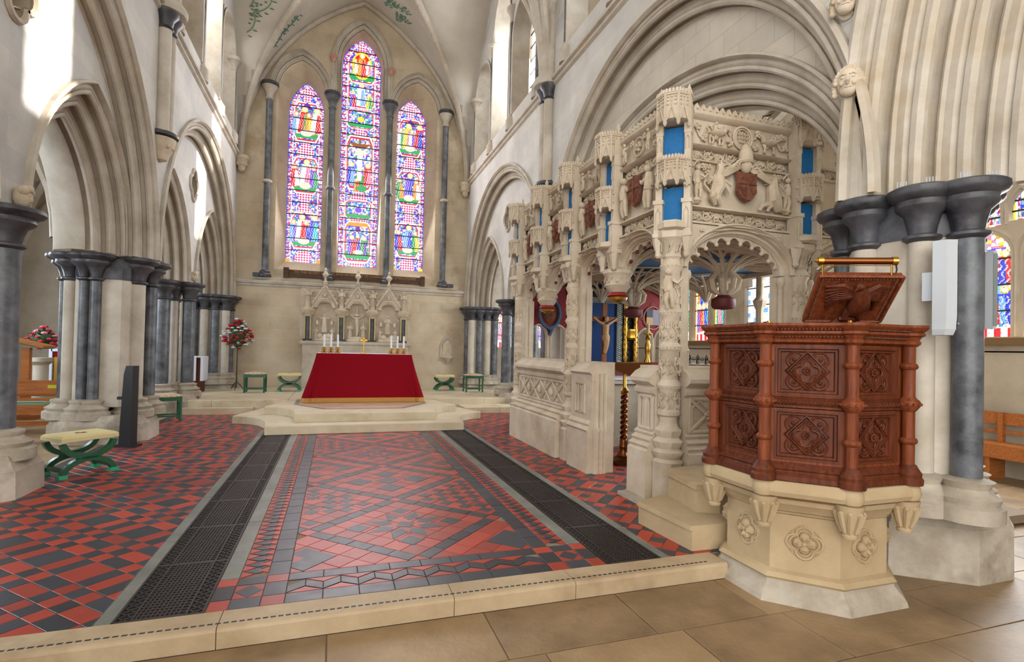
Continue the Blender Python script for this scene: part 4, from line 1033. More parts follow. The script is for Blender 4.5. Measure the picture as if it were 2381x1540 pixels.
# ================================================================ CHANTRY CHAPEL
ch = thing('chantry_chapel', 'ornate carved cream stone chantry chapel with blue niches', 'chapel', (0, 0, 0))
FX, FY = 3.1, 4.46                 # north face plane, west face plane
def FCN(u, d, z): return (FX+d, u, z)
def FCW(u, d, z): return (u, FY+d, z)
CV, RL = M['carved'], M['relief']
# --- relief helpers in a local frame: u across, z up, +d into the wall (negative = proud)
def leafblob(mb, F, u, z, r, d=-.02):
    for k in range(5):
        a = 2*pi*k/5+random.random(); mb.ell(F(u+r*.6*cos(a), d, z+r*.6*sin(a)), (r*.42,)*3, 6, 4)
    mb.ell(F(u, d-.012, z), (r*.3,)*3, 6, 4)
def vine_frieze(mb, F, u0, u1, z, h):
    n = max(3, round((u1-u0)/(h*1.25))); P = []; L = u1-u0
    for i in range(n*10+1):
        f = i/(n*10); P.append(F(u0+L*f, -.012, z+h*.34*sin(f*n*pi)))
    mb.tube(P, h*.085, 6)
    for k in range(n):
        uc = u0+L*(k+.5)/n; s = 1 if k % 2 == 0 else -1
        mb.tube([F(uc+h*.44*cos(a)*(1-.35*a/6), -.018, z-s*h*.1+s*h*.34*sin(a)*(1-.35*a/6)) for a in [x*.5 for x in range(11)]], h*.07, 5)
        leafblob(mb, F, uc, z-s*h*.1, h*.3, -.025)
        for q in (-.36, .36): mb.tube([F(uc+q*h*.6, -.015, z-s*h*.3), F(uc+q*h, -.025, z-s*h*.42), F(uc+q*h*1.35, -.015, z-s*h*.28)], [h*.05, h*.09, h*.03], 5)
        leafblob(mb, F, uc-L/n*.5, z+s*h*.28, h*.17, -.015)
def putto(mb, F, u, z, h, s=1):
    mb.ell(F(u, -.06, z+h*.9), (h*.09,)*3, 8, 6)
    mb.tube([F(u, -.045, z+h*.8), F(u-s*h*.03, -.05, z+h*.6), F(u+s*h*.0, -.05, z+h*.42)], [h*.09, h*.12, h*.11], 8)
    mb.tube([F(u, -.05, z+h*.44), F(u-s*h*.06, -.06, z+h*.22), F(u-s*h*.02, -.05, z)], [h*.085, h*.065, h*.04], 7)
    mb.tube([F(u+s*h*.05, -.05, z+h*.44), F(u+s*h*.1, -.06, z+h*.22), F(u+s*h*.1, -.05, z+.01)], [h*.085, h*.065, h*.04], 7)
    mb.tube([F(u+s*h*.07, -.05, z+h*.72), F(u+s*h*.22, -.07, z+h*.62), F(u+s*h*.34, -.06, z+h*.74)], [h*.05, h*.04, h*.035], 6)
    mb.tube([F(u-s*h*.08, -.05, z+h*.72), F(u-s*h*.14, -.05, z+h*.5), F(u+s*h*.1, -.07, z+h*.42)], [h*.05, h*.04, h*.035], 6)
def beast(mb, F, u, z, L, s=1):
    mb.ell(F(u, -.035, z+L*.42), (L*.34, L*.34, L*.15) if abs(F(1, 0, 0)[0]-F(0, 0, 0)[0]) > .5 else (L*.1, L*.36, L*.15), 9, 6)
    mb.tube([F(u+s*L*.28, -.04, z+L*.45), F(u+s*L*.42, -.045, z+L*.66), F(u+s*L*.56, -.045, z+L*.66)], [L*.13, L*.09, L*.05], 7)
    for k, q in enumerate((-.28, -.18, .2, .3)): mb.tube([F(u+L*q, -.03, z+L*.35), F(u+L*q+s*L*.05*(1 if k % 2 else -1), -.035, z+L*.17), F(u+L*q-s*L*.02, -.03, z)], [L*.07, L*.045, L*.035], 6)
    mb.tube([F(u-s*L*.33, -.03, z+L*.45), F(u-s*L*.48, -.04, z+L*.6), F(u-s*L*.42, -.04, z+L*.75)], L*.03, 5)
def shield_obj(F, u, z, w, h, parent, lab=None):
    P = [(-w/2, h*.45), (-w*.2, h*.42), (0, h*.5), (w*.2, h*.42), (w/2, h*.45), (w*.46, 0), (w*.5, -h*.2), (w*.25, -h*.42), (0, -h*.5), (-w*.25, -h*.42), (-w*.5, -h*.2), (-w*.46, 0)]
    mb = MB(); n = len(P); vs = [F(u+a, -.05, z+b) for a, b in P]+[F(u+a*.94, -.085, z+b*.94) for a, b in P]
    mb.add(vs, [tuple(range(n, 2*n))]+[(i, (i+1) % n, n+(i+1) % n, n+i) for i in range(n)])
    mb.tube([F(u, -.09, z+h*.46), F(u, -.095, z-h*.46)], .006, 4); mb.tube([F(u-w*.45, -.09, z+h*.05), F(u+w*.45, -.09, z+h*.05)], .006, 4)
    for k in range(5): mb.tube([F(u-w*.4+w*.08*k, -.09, z-h*.05-.04*k*0), F(u-w*.1+w*.08*k, -.09, z-h*.36)], .004, 4)
    for a, b in ((-.25, .25), (.25, .25), (.25, -.2)): mb.ell(F(u+w*a, -.085, z+h*b), .018, 6, 4)
    o = mb.build('shield', M['shield'], parent); o['label'] = 'brown heraldic shield'; return o
def moulding(mb, F, u0, u1, prof):
    mb.grid([[F(u0, d, z) for d, z in prof], [F(u1, d, z) for d, z in prof]])
# --- niche turret (shared meshes): local frame faces -y
def turret_meshes():
    mb = MB()
    for s in (-1, 1):
        x = s*.135
        mb.box(x-.04, x+.04, -.075, .06, 2.66, 2.98); mb.box(x-.03, x+.03, -.055, .06, 2.98, 3.66)
        mb.prism([(x-.05, -.085), (x+.05, -.085), (x+.05, .06), (x-.05, .06)], 2.97, 3.01); mb.prism([(x-.05, -.085), (x+.05, -.085), (x+.05, .06), (x-.05, .06)], 2.64, 2.68)
        mb.lathe([(.02, 2.44), (.035, 2.46), (.03, 2.5), (.05, 2.56), (.065, 2.64)], x, -.02, 6)
        mb.tube([(x-.022, -.08, 2.72), (x-.022, -.08, 2.88), (x, -.08, 2.93), (x+.022, -.08, 2.88), (x+.022, -.08, 2.72)], .006, 4)
        mb.lathe([(.045, 3.14), (.03, 3.24), (.012, 3.38), (.02, 3.4), (.004, 3.44)], x, -.05, 4, pi/4)
        for k in range(4): mb.ell((x+.03*(1 if k % 2 else -1), -.06, 3.18+.05*k), .014, 5, 4)
        mb.box(x-.035, x+.035, -.06, .06, 3.66, 3.96); mb.lathe([(.05, 3.94), (.03, 4.0), (.02, 4.08), (.03, 4.1), (.004, 4.16)], x, 0, 4, pi/4)
        mb.tube([(x-.018, -.062, 3.5), (x-.018, -.062, 3.6), (x, -.062, 3.64), (x+.018, -.062, 3.6), (x+.018, -.062, 3.5)], .005, 4)
    def canopy(z0, z1, R, yc):
        H = z1-z0; mb.lathe([(R*.8, z0+H*.18), (R, z0+H*.22), (R, z1-H*.12), (R*1.08, z1-H*.1), (R*1.1, z1-.01), (R*.9, z1-.01)], 0, yc, 8, pi/8)
        for k in range(8):
            a = pi/8+k*pi/4; a2 = a+pi/4; p = (R*cos(a), yc+R*sin(a)); q = (R*cos(a2), yc+R*sin(a2)); m = ((p[0]+q[0])/2, (p[1]+q[1])/2)
            if m[1] > .06: continue
            mb.lathe([(.006, z0), (.02, z0+H*.08), (.013, z0+H*.3), (.013, z1-H*.1)], p[0], p[1], 5)
            def L(f, z, o=1.03): return (yc*0+(p[0]+(q[0]-p[0])*f)*o, yc+((p[1]-yc)+(q[1]-p[1])*f)*o, z)
            mb.tube([L(0, z0+H*.12), L(.25, z0+H*.26), L(.5, z0+H*.55), L(.75, z0+H*.26), L(1, z0+H*.12)], .011, 5)
            mb.tube([L(.5, z0+H*.5), L(.5, z0+H*.72)], .008, 4)
            for f in (.22, .5, .78):
                for zz in (.62, .74, .84): mb.ell(L(f, z0+H*zz), .012, 5, 4)
            for f in (.12, .37, .62, .87): mb.lathe([(.017, z1-.02), (.017, z1+.012), (.0, z1+.03)], *L(f, 0, 1.05)[:2], 4, pi/4)
    canopy(3.70, 4.04, .165, -.03); canopy(3.12, 3.40, .15, -.03)
    mb.lathe([(.12, 2.7), (.15, 2.72), (.15, 2.77), (.13, 2.78)], 0, -.02, 8, pi/8)
    st = mb.mesh('niche_turret', CV)
    b = MB(); b.box(-.1, .1, -.012, .05, 2.78, 3.14); lo_ = b.mesh('lower_niche', M['blue'], smooth=False)
    b = MB(); b.box(-.1, .1, -.012, .05, 3.39, 3.74); up_ = b.mesh('upper_niche', M['blue'], smooth=False)
    return st, lo_, up_
TS, TL, TU = turret_meshes()
def turret(x, y, deg):
    o = put('niche_turret', TS, ch, (x, y, 0), radians(deg)); a = put('blue_niche', TL, o); b = put('blue_niche', TU, o); a['label'] = b['label'] = 'bright blue painted niche back'
for y in (8.92, 7.81, 6.7, 5.61): turret(FX-.02, y, -90)
turret(3.17, 4.5, -45); turret(4.79, FY-.02, 0)
# --- upper storey: panels between turrets
def storey(F, u0, u1, z0, parent, west=False, variant=0):
    mb = MB(); W = u1-u0; G = F; F = lambda u, d, z: G(u, d+.045, z)
    pr = [(.12, 2.8), (0, 2.8), (-.05, 2.808), (-.05, 2.828), (-.01, 2.84), (.05, 2.845), (.05, 2.958), (-.01, 2.962), (-.05, 2.972), (-.045, 2.99), (0, 3.005), (0, 3.435), (-.035, 3.442), (-.04, 3.456), (.05, 3.465), (.05, 3.58), (-.03, 3.586), (-.055, 3.604), (-.02, 3.622), (0, 3.63), (0, 3.875), (-.04, 3.89), (-.06, 3.915), (-.06, 3.93), (.12, 3.93)]
    moulding(mb, F, u0, u1, pr)
    for u in (u0, u1): mb.add([F(u, d, z) for d, z in pr], [tuple(range(len(pr)))])
    for u in (u0+.025, u1-.025): mb.add([F(u-.02, -.015, 3.005), F(u+.02, -.015, 3.005), F(u+.02, -.015, 3.435), F(u-.02, -.015, 3.435)], [(0, 1, 2, 3)])
    p = mb.build('entablature_wall', CV, parent)
    n = int(W/.075); cm = MB()
    for k in range(n):
        u = u0+W*(k+.5)/n; w2 = W/n*.5
        cm.add([F(u-w2, -.05, 3.93), F(u+w2, -.05, 3.93), F(u+w2*.95, -.05, 3.97), F(u, -.05, 4.02), F(u-w2*.95, -.05, 3.97), F(u-w2, -.02, 3.93), F(u+w2, -.02, 3.93), F(u+w2*.95, -.02, 3.97), F(u, -.02, 4.02), F(u-w2*.95, -.02, 3.97)], [(0, 1, 2, 3, 4), (9, 8, 7, 6, 5), (1, 6, 7, 2), (2, 7, 8, 3), (3, 8, 9, 4), (4, 9, 5, 0)])
        cm.ell(F(u, -.055, 3.965), .014, 5, 4)
    cm.build('cresting', CV, p)
    FB = lambda u, d, z: F(u, d+.035, z)
    f1 = MB(); vine_frieze(f1, FB, u0+.02, u1-.02, 2.902, .112); f1.build('vine_frieze', RL, p)
    f2 = MB(); vine_frieze(f2, FB, u0+.02, u1-.02, 3.522, .112); f2.build('foliage_frieze', RL, p)
    c = (u0+u1)/2; r1 = MB(); zc = 3.755
    if west:
        for rr, tr_ in ((.115, .013), (.09, .008)): r1.tube([F(c+rr*cos(a), -.025, zc+rr*sin(a)) for a in frange(0, 2*pi, 24)[:-1]], tr_, 5, closed=True)
        for k in range(12): r1.tube([F(c-.055+.035*(k % 4), -.022, zc-.05+.04*(k//4)), F(c-.04+.035*(k % 4), -.03, zc-.02+.04*(k//4)), F(c-.03+.035*(k % 4), -.022, zc-.045+.04*(k//4))], .007, 4)
        beast(r1, F, c-.34, 3.64, .25, 1); beast(r1, F, c+.34, 3.64, .25, -1); putto(r1, F, c-.36, 3.68, .18)
        for q, z_ in ((-.56, 3.8), (-.2, 3.82), (-.48, 3.69), (.2, 3.82), (.45, 3.81), (.56, 3.72), (.52, 3.83), (-.17, 3.68), (.17, 3.68)): leafblob(r1, F, c+q, z_, .045, -.03)
        for s0 in (-1, 1): r1.tube([F(c+s0*(.16+.42*f), -.02, 3.76+.07*sin(f*13)) for f in frange(0, 1, 20)], .01, 5)
    else:
        if variant % 2:
            r1.tube([F(c+.1*cos(a), -.025, zc+.1*sin(a)) for a in frange(0, 2*pi, 18)[:-1]], .014, 5, closed=True); leafblob(r1, F, c, zc, .06, -.03)
        else: beast(r1, F, c-.02, 3.64, .22, 1)
        putto(r1, F, c-.23, 3.64, .23); putto(r1, F, c+.25, 3.64, .23, -1)
        for q, z_ in ((-.32, 3.8), (-.12, 3.83), (.13, 3.83), (.33, 3.8), (.33, 3.68), (-.32, 3.68)): leafblob(r1, F, c+q, z_, .04, -.03)
    r1.build('animal_relief', RL, p)
    r2 = MB()
    if west:
        # horse supporter, dragon supporter, helm with mitre-like crest and mantling
        h = c-.36
        r2.tube([F(h, -.05, 3.12), F(h+.02, -.07, 3.2), F(h+.03, -.07, 3.3)], [.06, .075, .055], 8); r2.tube([F(h+.03, -.06, 3.28), F(h+.05, -.07, 3.38), F(h+.04, -.07, 3.43)], [.05, .038, .03], 7); r2.tube([F(h+.03, -.07, 3.43), F(h+.09, -.08, 3.41)], [.032, .02], 6); r2.tube([F(h+.04, -.08, 3.44), F(h+.08, -.09, 3.53)], [.01, .002], 5)
        for a, b in ((.16, -.06), (.18, .02)): r2.tube([F(h+.04, -.07, 3.26), F(h+.1, -.09, 3.24+b*.5), F(h+a, -.08, 3.2+b)], [.03, .022, .014], 6)
        for a in (-.02, .05): r2.tube([F(h, -.05, 3.14), F(h-.04+a, -.08, 3.07), F(h+.02+a, -.06, 3.015)], [.05, .035, .02], 7)
        r2.tube([F(h-.05, -.04, 3.14), F(h-.14, -.06, 3.2), F(h-.12, -.05, 3.27), F(h-.17, -.05, 3.25)], .013, 5)
        g = c+.4
        r2.tube([F(g+.06, -.05, 3.04), F(g-.02, -.07, 3.14), F(g-.04, -.07, 3.26), F(g-.03, -.07, 3.34)], [.05, .08, .06, .04], 8); r2.tube([F(g-.03, -.07, 3.34), F(g-.1, -.08, 3.36)], [.045, .02], 6)
        for k in range(5): r2.tube([F(g+.02, -.05, 3.22), F(g+.1+.02*k, -.06, 3.3-.03*k), F(g+.15+.01*k, -.05, 3.24-.04*k)], [.018, .014, .006], 5)
        r2.tube([F(g+.07, -.05, 3.05), F(g+.17, -.06, 3.04), F(g+.2, -.06, 3.12), F(g+.15, -.05, 3.15)], [.035, .025, .018, .01], 6)
        for a in (-.1, .0): r2.tube([F(g-.02, -.06, 3.1), F(g-.08+a, -.08, 3.06), F(g-.1+a, -.06, 3.01)], [.04, .025, .016], 6)
        r2.ell(F(c, -.08, 3.44), (.06, .06, .075)); x_, y_, _ = F(c, -.07, 0); r2.lathe([(.075, 3.47), (.085, 3.49), (.08, 3.51), (.075, 3.52), (.07, 3.58), (.04, 3.65), (.0, 3.7)], x_, y_, 10); r2.tube([F(c+.015, -.13, 3.43), F(c+.02, -.15, 3.405)], [.012, .008], 5)
        for s in (-1, 1):
            for k in range(7):
                zz = 3.43-.03*k; e = .14+.045*k; r2.tube([F(c+s*.06, -.05, 3.42), F(c+s*e*.6, -.085, zz+.07), F(c+s*e, -.08, zz+.02), F(c+s*(e+.05), -.07, zz-.04), F(c+s*(e-.01), -.06, zz-.05)], [.013, .014, .012, .009, .005], 5); leafblob(r2, F, c+s*(e+.03), zz-.01, .034, -.05)
            for k in range(5): leafblob(r2, F, c+s*(.5-.02*k), 3.4-.02*k*(k % 2), .03, -.03)
        for s, q in ((-1, -.575), (1, .575)):
            putto(r2, F, c+q, 3.06, .34, -s); r2.lathe([(.03, 3.0), (.06, 3.03), (.05, 3.06)], *F(c+q, -.03, 0)[:2], 8); r2.tube([F(c+q-.045, -.03, 3.38), F(c+q, -.05, 3.44), F(c+q+.045, -.03, 3.38)], .012, 5)
        r2.build('heraldic_relief', RL, p); shield_obj(F, c+.02, 3.24, .26, .33, p)
    else:
        for q, sg in ((-.24, 1), (.25, -1)): r2 = MB(); putto(r2, F, c+q, 3.02, .46, sg); r2.build('putto_relief', RL, p)
        shield_obj(F, c, 3.26, .25, .36, p)
    return p
ys = [8.92, 7.81, 6.7, 5.61, 4.55]
for k in range(4): storey(FCN, ys[k+1]+.17, ys[k]-.17, 0, ch, False, k)
storey(FCW, 3.36, 4.62, 0, ch, True); storey(FCW, 4.97, 6.3, 0, ch, False, 1)
# backing behind turrets so the storey is closed
mb = MB(); mb.box(FX+.1, FX+.2, 4.6, 9.1, 2.78, 3.93); mb.box(3.2, 6.4, FY+.1, FY+.2, 2.78, 3.93); mb.box(FX, 6.4, 4.5, 9.1, 3.9, 3.93); mb.box(FX+.0, 3.3, 9.0, 9.15, 0, 3.93); mb.build('backing_wall', CV, ch, smooth=False)
# --- carved columns
def chantry_column(x, y, figure=False):
    t_ = put('carved_column', None, ch); R = .088
    pr = [(R, .8)]
    for z, dr in ((.86, .0), (.88, .022), (.92, .022), (.94, 0), (1.1, .0), (1.13, .014), (1.17, .03), (1.2, .02), (1.23, -.005), (1.5, .0), (1.53, .02), (1.57, .014), (1.6, -.012), (1.7, .004), (1.85, .0), (1.88, .02), (1.92, .02), (1.95, 0), (2.3, 0), (2.34, .02), (2.38, .012), (2.42, 0), (2.45, .0)): pr.append((R+dr, z))
    mb = MB(); mb.lathe(pr, x, y, 20, cap=False); mb.build('column_shaft', CV, t_)
    rl = MB()
    def cyl(a, z, o=0): return (x+(R+o)*cos(a), y+(R+o)*sin(a), z)
    for a0 in [radians(q) for q in (180, 225, 270, 135, 315)]:
        for z in (1.02, 1.36, 1.72, 2.12):
            hh = .09 if z != 2.12 else .14
            rl.tube([cyl(a0, z-hh, .004), cyl(a0+.18, z-hh*.4, .01), cyl(a0-.15, z+hh*.2, .012), cyl(a0+.08, z+hh, .004)], .011, 5)
            for s in (-1, 1): rl.tube([cyl(a0, z, .006), cyl(a0+s*.3, z+.03, .012), cyl(a0+s*.28, z+.075, .01), cyl(a0+s*.1, z+.06, .006)], .008, 5)
            rl.ell(cyl(a0, z+.02, .008), .019, 6, 4); rl.ell(cyl(a0+.34, z-.06, .004), .016, 5, 4); rl.ell(cyl(a0-.34, z-.05, .004), .016, 5, 4)
    for z in (.9, 1.15, 1.55, 1.9, 2.36):
        for k in range(18): rl.ell(cyl(2*pi*k/18, z, .018), .011, 5, 3)
    if figure:
        a = radians(225); ux, uy = -sin(a), cos(a)
        def FF(u, d, z): return (x+(R+.0)*cos(a)+ux*u-cos(a)*d*.8, y+(R)*sin(a)+uy*u-sin(a)*d*.8, z)
        putto(rl, FF, 0, 1.93, .4)
    rl.build('carved_relief', RL, t_)['kind'] = 'stuff'
    cp = MB(); cp.lathe([(R, 2.42), (R+.02, 2.45), (R+.01, 2.48), (R+.03, 2.56), (R+.075, 2.62), (R+.085, 2.63), (R+.085, 2.69), (R+.06, 2.71), (R+.06, 2.8)], x, y, 8, pi/8)
    for k in range(8): a = k*pi/4; cp.tube([cyl(a-.2, 2.49, .02), cyl(a-.1, 2.55, .04), cyl(a+.1, 2.55, .04), cyl(a, 2.5, .03), cyl(a+.2, 2.58, .05)], .008, 5)
    cp.build('capital', CV, t_)
    b = MB(); b.lathe([(.15, 0), (.15, .4), (.16, .42), (.125, .45), (.155, .49), (.165, .52), (.12, .55), (.145, .59), (.155, .62), (.115, .66), (.135, .7), (.14, .73), (.1, .77), (.09, .81)], x, y, 8, pi/8); b.build('ringed_base', CV, t_)
chantry_column(3.14, 8.93); chantry_column(3.12, 6.68); chantry_column(3.18, 4.53, True); chantry_column(4.8, 4.52); chantry_column(6.35, 4.52)
# --- arches with cusps, spandrels, jamb shafts, pendants
def chantry_arch(F, c, a, zs, h, zt, boss, kind='pointed', d0=.03, ncusp=6, legs=None, u0=None, u1=None):
    A = Arch(c, zs, a, h, kind); t_ = put('cusped_arch', None, ch)
    mb = MB(); archsweep(mb, A, F, [(.11, d0-.03), (.09, d0-.05), (.07, d0), (.05, d0-.01), (.045, d0+.03), (.02, d0+.03), (.01, d0+.06), (.0, d0+.07), (.0, d0+.17)], 16, legs=legs); mb.build('arch_moulding', CV, t_)
    mb = MB(); us = frange(u0, u1, 40)
    wallstrips(mb, F, us, lambda u: A.z(u, .1) if abs(u-c) < a+.1 else zs, lambda u: zt, d0-.02); wallstrips(mb, F, us, lambda u: A.z(u, .0) if abs(u-c) < a else zs, lambda u: zt, d0+.17)
    for s in (-1, 1): leafblob(mb, F, c+s*(a*.82), zt-.07, .045, d0-.03); mb.tube([F(c+s*a*.9, d0-.03, zt-.12), F(c+s*a*.6, d0-.035, zt-.05), F(c+s*a*.35, d0-.03, zt-.03)], .008, 4)
    mb.build('spandrel', CV, t_, smooth=False)
    cu = MB(); bo = MB()
    for k in range(ncusp):
        t0 = -.86+1.72*k/ncusp; t1 = t0+1.72/ncusp; tm = (t0+t1)/2
        P = []
        for i in range(7):
            f = i/6; tt = t0+(t1-t0)*f; o = -.06+.055*sin(pi*f); u, z = A.pt(o, tt); P.append(F(u, d0+.09, z))
        cu.tube(P, .013, 5); cu.grid([P, [F(*(lambda q: (q[0], d0+.09, q[1]))(A.pt(.02, t0+(t1-t0)*i/6))) for i in range(7)]])
        if k > 0: u, z = A.pt(-.072, t0); MB().ell(F(u, d0+.09, z), .024, 8, 6).build('cusp_boss', boss, t_)
    cu.build('cusps', CV, t_)
    return A
bossred = mat_plain('dark_red_boss', srgb(96, 22, 26), .6); bosswhite = CV
for c in (8.37, 7.27, 6.14, 5.08): chantry_arch(FCN, c, .44, 2.32, .4, 2.8, bossred, u0=c-.57, u1=c+.57)
chantry_arch(FCW, 3.99, .6, 2.36, .38, 2.8, bosswhite, 'ell', ncusp=9, u0=3.2, u1=4.8); chantry_arch(FCW, 5.58, .6, 2.36, .38, 2.8, bosswhite, 'ell', ncusp=9, u0=4.8, u1=6.35)
def jamb(F, u, zt=2.34, zb=1.34):
    mb = MB(); x, y, _ = F(u, .1, 0); mb.lathe([(.04, zb), (.04, zb+.16), (.05, zb+.18), (.03, zb+.22), (.03, zt-.1), (.045, zt-.08), (.05, zt-.03), (.04, zt)], x, y, 10); 
    mb.box(*_bx(F(u-.05, .12, zb), F(u+.05, .2, zt))); mb.build('jamb_shaft', CV, ch)
for u in (8.74, 6.88, 6.52): jamb(FCN, u)
for u in (3.38, 4.6, 5.0, 6.2): jamb(FCW, u)
for b_ in ((FX+.04, FX+.2, 8.76, 8.86), (FX+.04, FX+.2, 6.78, 6.86), (FX+.04, FX+.2, 6.5, 6.6), (FX+.04, FX+.2, 4.58, 4.66), (3.28, 3.36, FY+.04, FY+.2), (4.62, 4.72, FY+.04, FY+.2)): MB().box(*b_, 1.3, 2.8).build('window_jamb', CV, ch, smooth=False)
for y in (7.82, 5.61):
    t_ = put('pendant', None, ch); mb = MB(); x = FX+.09
    mb.lathe([(.17, 2.8), (.17, 2.72), (.18, 2.7), (.13, 2.6), (.12, 2.52), (.1, 2.49)], x, y, 8, pi/8); mb.lathe([(.1, 2.5), (.17, 2.46), (.18, 2.42), (.15, 2.38), (.14, 2.3), (.16, 2.28), (.1, 2.2)], x, y, 8, pi/8)
    for k in range(8): a = k*pi/4+pi/8; mb.tube([(x+.155*cos(a+q), y+.155*sin(a+q), 2.34+.03*sin(q*9)) for q in (-.25, -.12, 0, .12, .25)], .008, 4)
    mb.build('pendant_body', CV, t_)
    mb = MB(); mb.lathe([(.1, 2.2), (.12, 2.18), (.125, 2.16), (.1, 2.15)], x, y, 8, pi/8); mb.build('red_band', M['redpaint'], t_)
    mb = MB(); mb.lathe([(.1, 2.15), (.12, 2.14), (.11, 2.11), (.08, 2.1), (.04, 2.08), (0, 2.07)], x, y, 12); mb.build('gilt_tip', M['gold'], t_)
# --- low walls: plinth, rolls, panel, sill
def low_wall(F, u0, u1, proj, panel, sill=True, cheeks=True):
    t_ = put('dado_wall', None, ch); mb = MB()
    pr = [(-proj, 0), (-proj, .5), (-proj+.03, .52), (-proj+.01, .55), (-.06, .58), (-.08, .61), (-.03, .64), (-.045, .67), (0, .7), (0, 1.05), (-.04, 1.08), (-.05, 1.12), (-.02, 1.15), (-.06, 1.17), (-.1, 1.2), (-.1, 1.24), (-.04, 1.3), (0.02, 1.33), (.02, 1.36), (.2, 1.36)]
    moulding(mb, F, u0, u1, pr)
    if cheeks:
        for u in (u0, u1): mb.add([F(u, d, z) for d, z in pr]+[F(u, .2, 0)], [tuple(range(len(pr)+1))])
    mb.add([F(u0, .2, 0), F(u1, .2, 0), F(u1, .2, 1.36), F(u0, .2, 1.36)], [(0, 1, 2, 3)])
    mb.build('wall_body', CV, t_, ang=25); tr = MB(); W = u1-u0
    def bar(p, q, r=.016): tr.tube([F(p[0], -.012, p[1]), F(q[0], -.012, q[1])], r, 5)
    for z in (.71, 1.04): bar((u0+.06, z), (u1-.06, z), .02)
    for u in (u0+.06, u1-.06): bar((u, .71), (u, 1.04), .02)
    if panel == 'lozenge':
        n = 4; w = (W-.12)/n
        for k in range(n):
            a = u0+.06+k*w
            bar((a, .71), (a+w, 1.04)); bar((a, 1.04), (a+w, .71)); 
            bar((a+.04, .71), (a+w, 1.0), .008); bar((a+.04, 1.04), (a+w, .75), .008)
            if k < n: 
                c = (a+w, .875)
                if k < n-1: tr.ell(F(c[0], -.02, c[1]), (.035, .05, .07)); leafblob(tr, F, c[0], c[1]+.03, .03, -.03)
            tr.ell(F(a+w/2, -.015, .76), .022, 6, 4); tr.ell(F(a+w/2, -.015, 1.0), .022, 6, 4)
    elif panel == 'blind':
        for k in range(2):
            a = u0+.1+(W-.2)*k/2; b = a+(W-.2)/2
            tr.tube([F(a+.02, -.012, .73), F(a+.02, -.012, .94), F((a+b)/2, -.012, 1.02), F(b-.02, -.012, .94), F(b-.02, -.012, .73)], .012, 5)
        bar((u0+W/2, .71), (u0+W/2, 1.04))
    elif panel == 'cross':
        n = max(1, round(W/.5))
        for k in range(n):
            a = u0+.06+k*(W-.12)/n; b = a+(W-.12)/n; bar((a, .71), (b, 1.04), .022); bar((a, 1.04), (b, .71), .022)
            tr.tube([F(a+.03, -.012, .73), F(a+.03, -.012, .95), F(a+.12, -.012, 1.02), F(a+.2, -.012, .95)], .012, 5); leafblob(tr, F, (a+b)/2, .875, .05, -.03)
    tr.build('tracery_panel', CV, t_)
low_wall(FCN, 6.8, 8.8, .17, 'lozenge')
# door jamb buttress
def buttress(F, u0, u1, proj):
    t_ = put('door_buttress', None, ch); mb = MB()
    pr = [(-proj, 0), (-proj, .5), (-proj-.02, .53), (-proj+.02, .57), (-proj+.01, .6), (-proj+.05, .64), (-proj+.05, 1.2), (-proj+.02, 1.23), (-proj+.1, 1.3), (0, 1.34), (.2, 1.36)]
    moulding(mb, F, u0, u1, pr)
    for u in (u0, u1): mb.add([F(u, d, z) for d, z in pr]+[F(u, .2, 0)], [tuple(range(len(pr)+1))])
    mb.build('wall_body', CV, t_, ang=25)
    tr = MB(); c = (u0+u1)/2; d = -proj+.04
    for w, r in ((.12, .014), (.07, .01)): tr.tube([F(c-w, d, .72), F(c-w, d, 1.08), F(c+w, d, 1.08), F(c+w, d, .72)], r, 5, closed=True)
    tr.tube([F(c-.05, d, .74), F(c-.05, d, .98), F(c, d, 1.05), F(c+.05, d, .98), F(c+.05, d, .74)], .009, 5); tr.build('tracery_panel', CV, t_)
    sl = MB()
    for q in (.06, .12, .17): x, y, _ = F(u0-.01, -proj+.05+q, 0); sl.lathe([(.045-.1*q, 0), (.045-.1*q, .5), (.055-.1*q, .53), (.03, .58), (.03, 1.22)], x, y, 8)
    sl.build('jamb_roll', CV, t_)
buttress(FCN, 5.83, 6.42, .16); 
low_wall(FCN, 4.62, 4.97, .12, 'blind'); low_wall(FCW, 3.3, 4.72, .1, 'cross'); low_wall(FCW, 4.88, 6.3, .1, 'cross')
mb = MB(); mb.box(2.86, 3.35, 4.3, 4.95, -.001, .035); mb.build('threshold_slab', M['plinth'], ch, smooth=False)
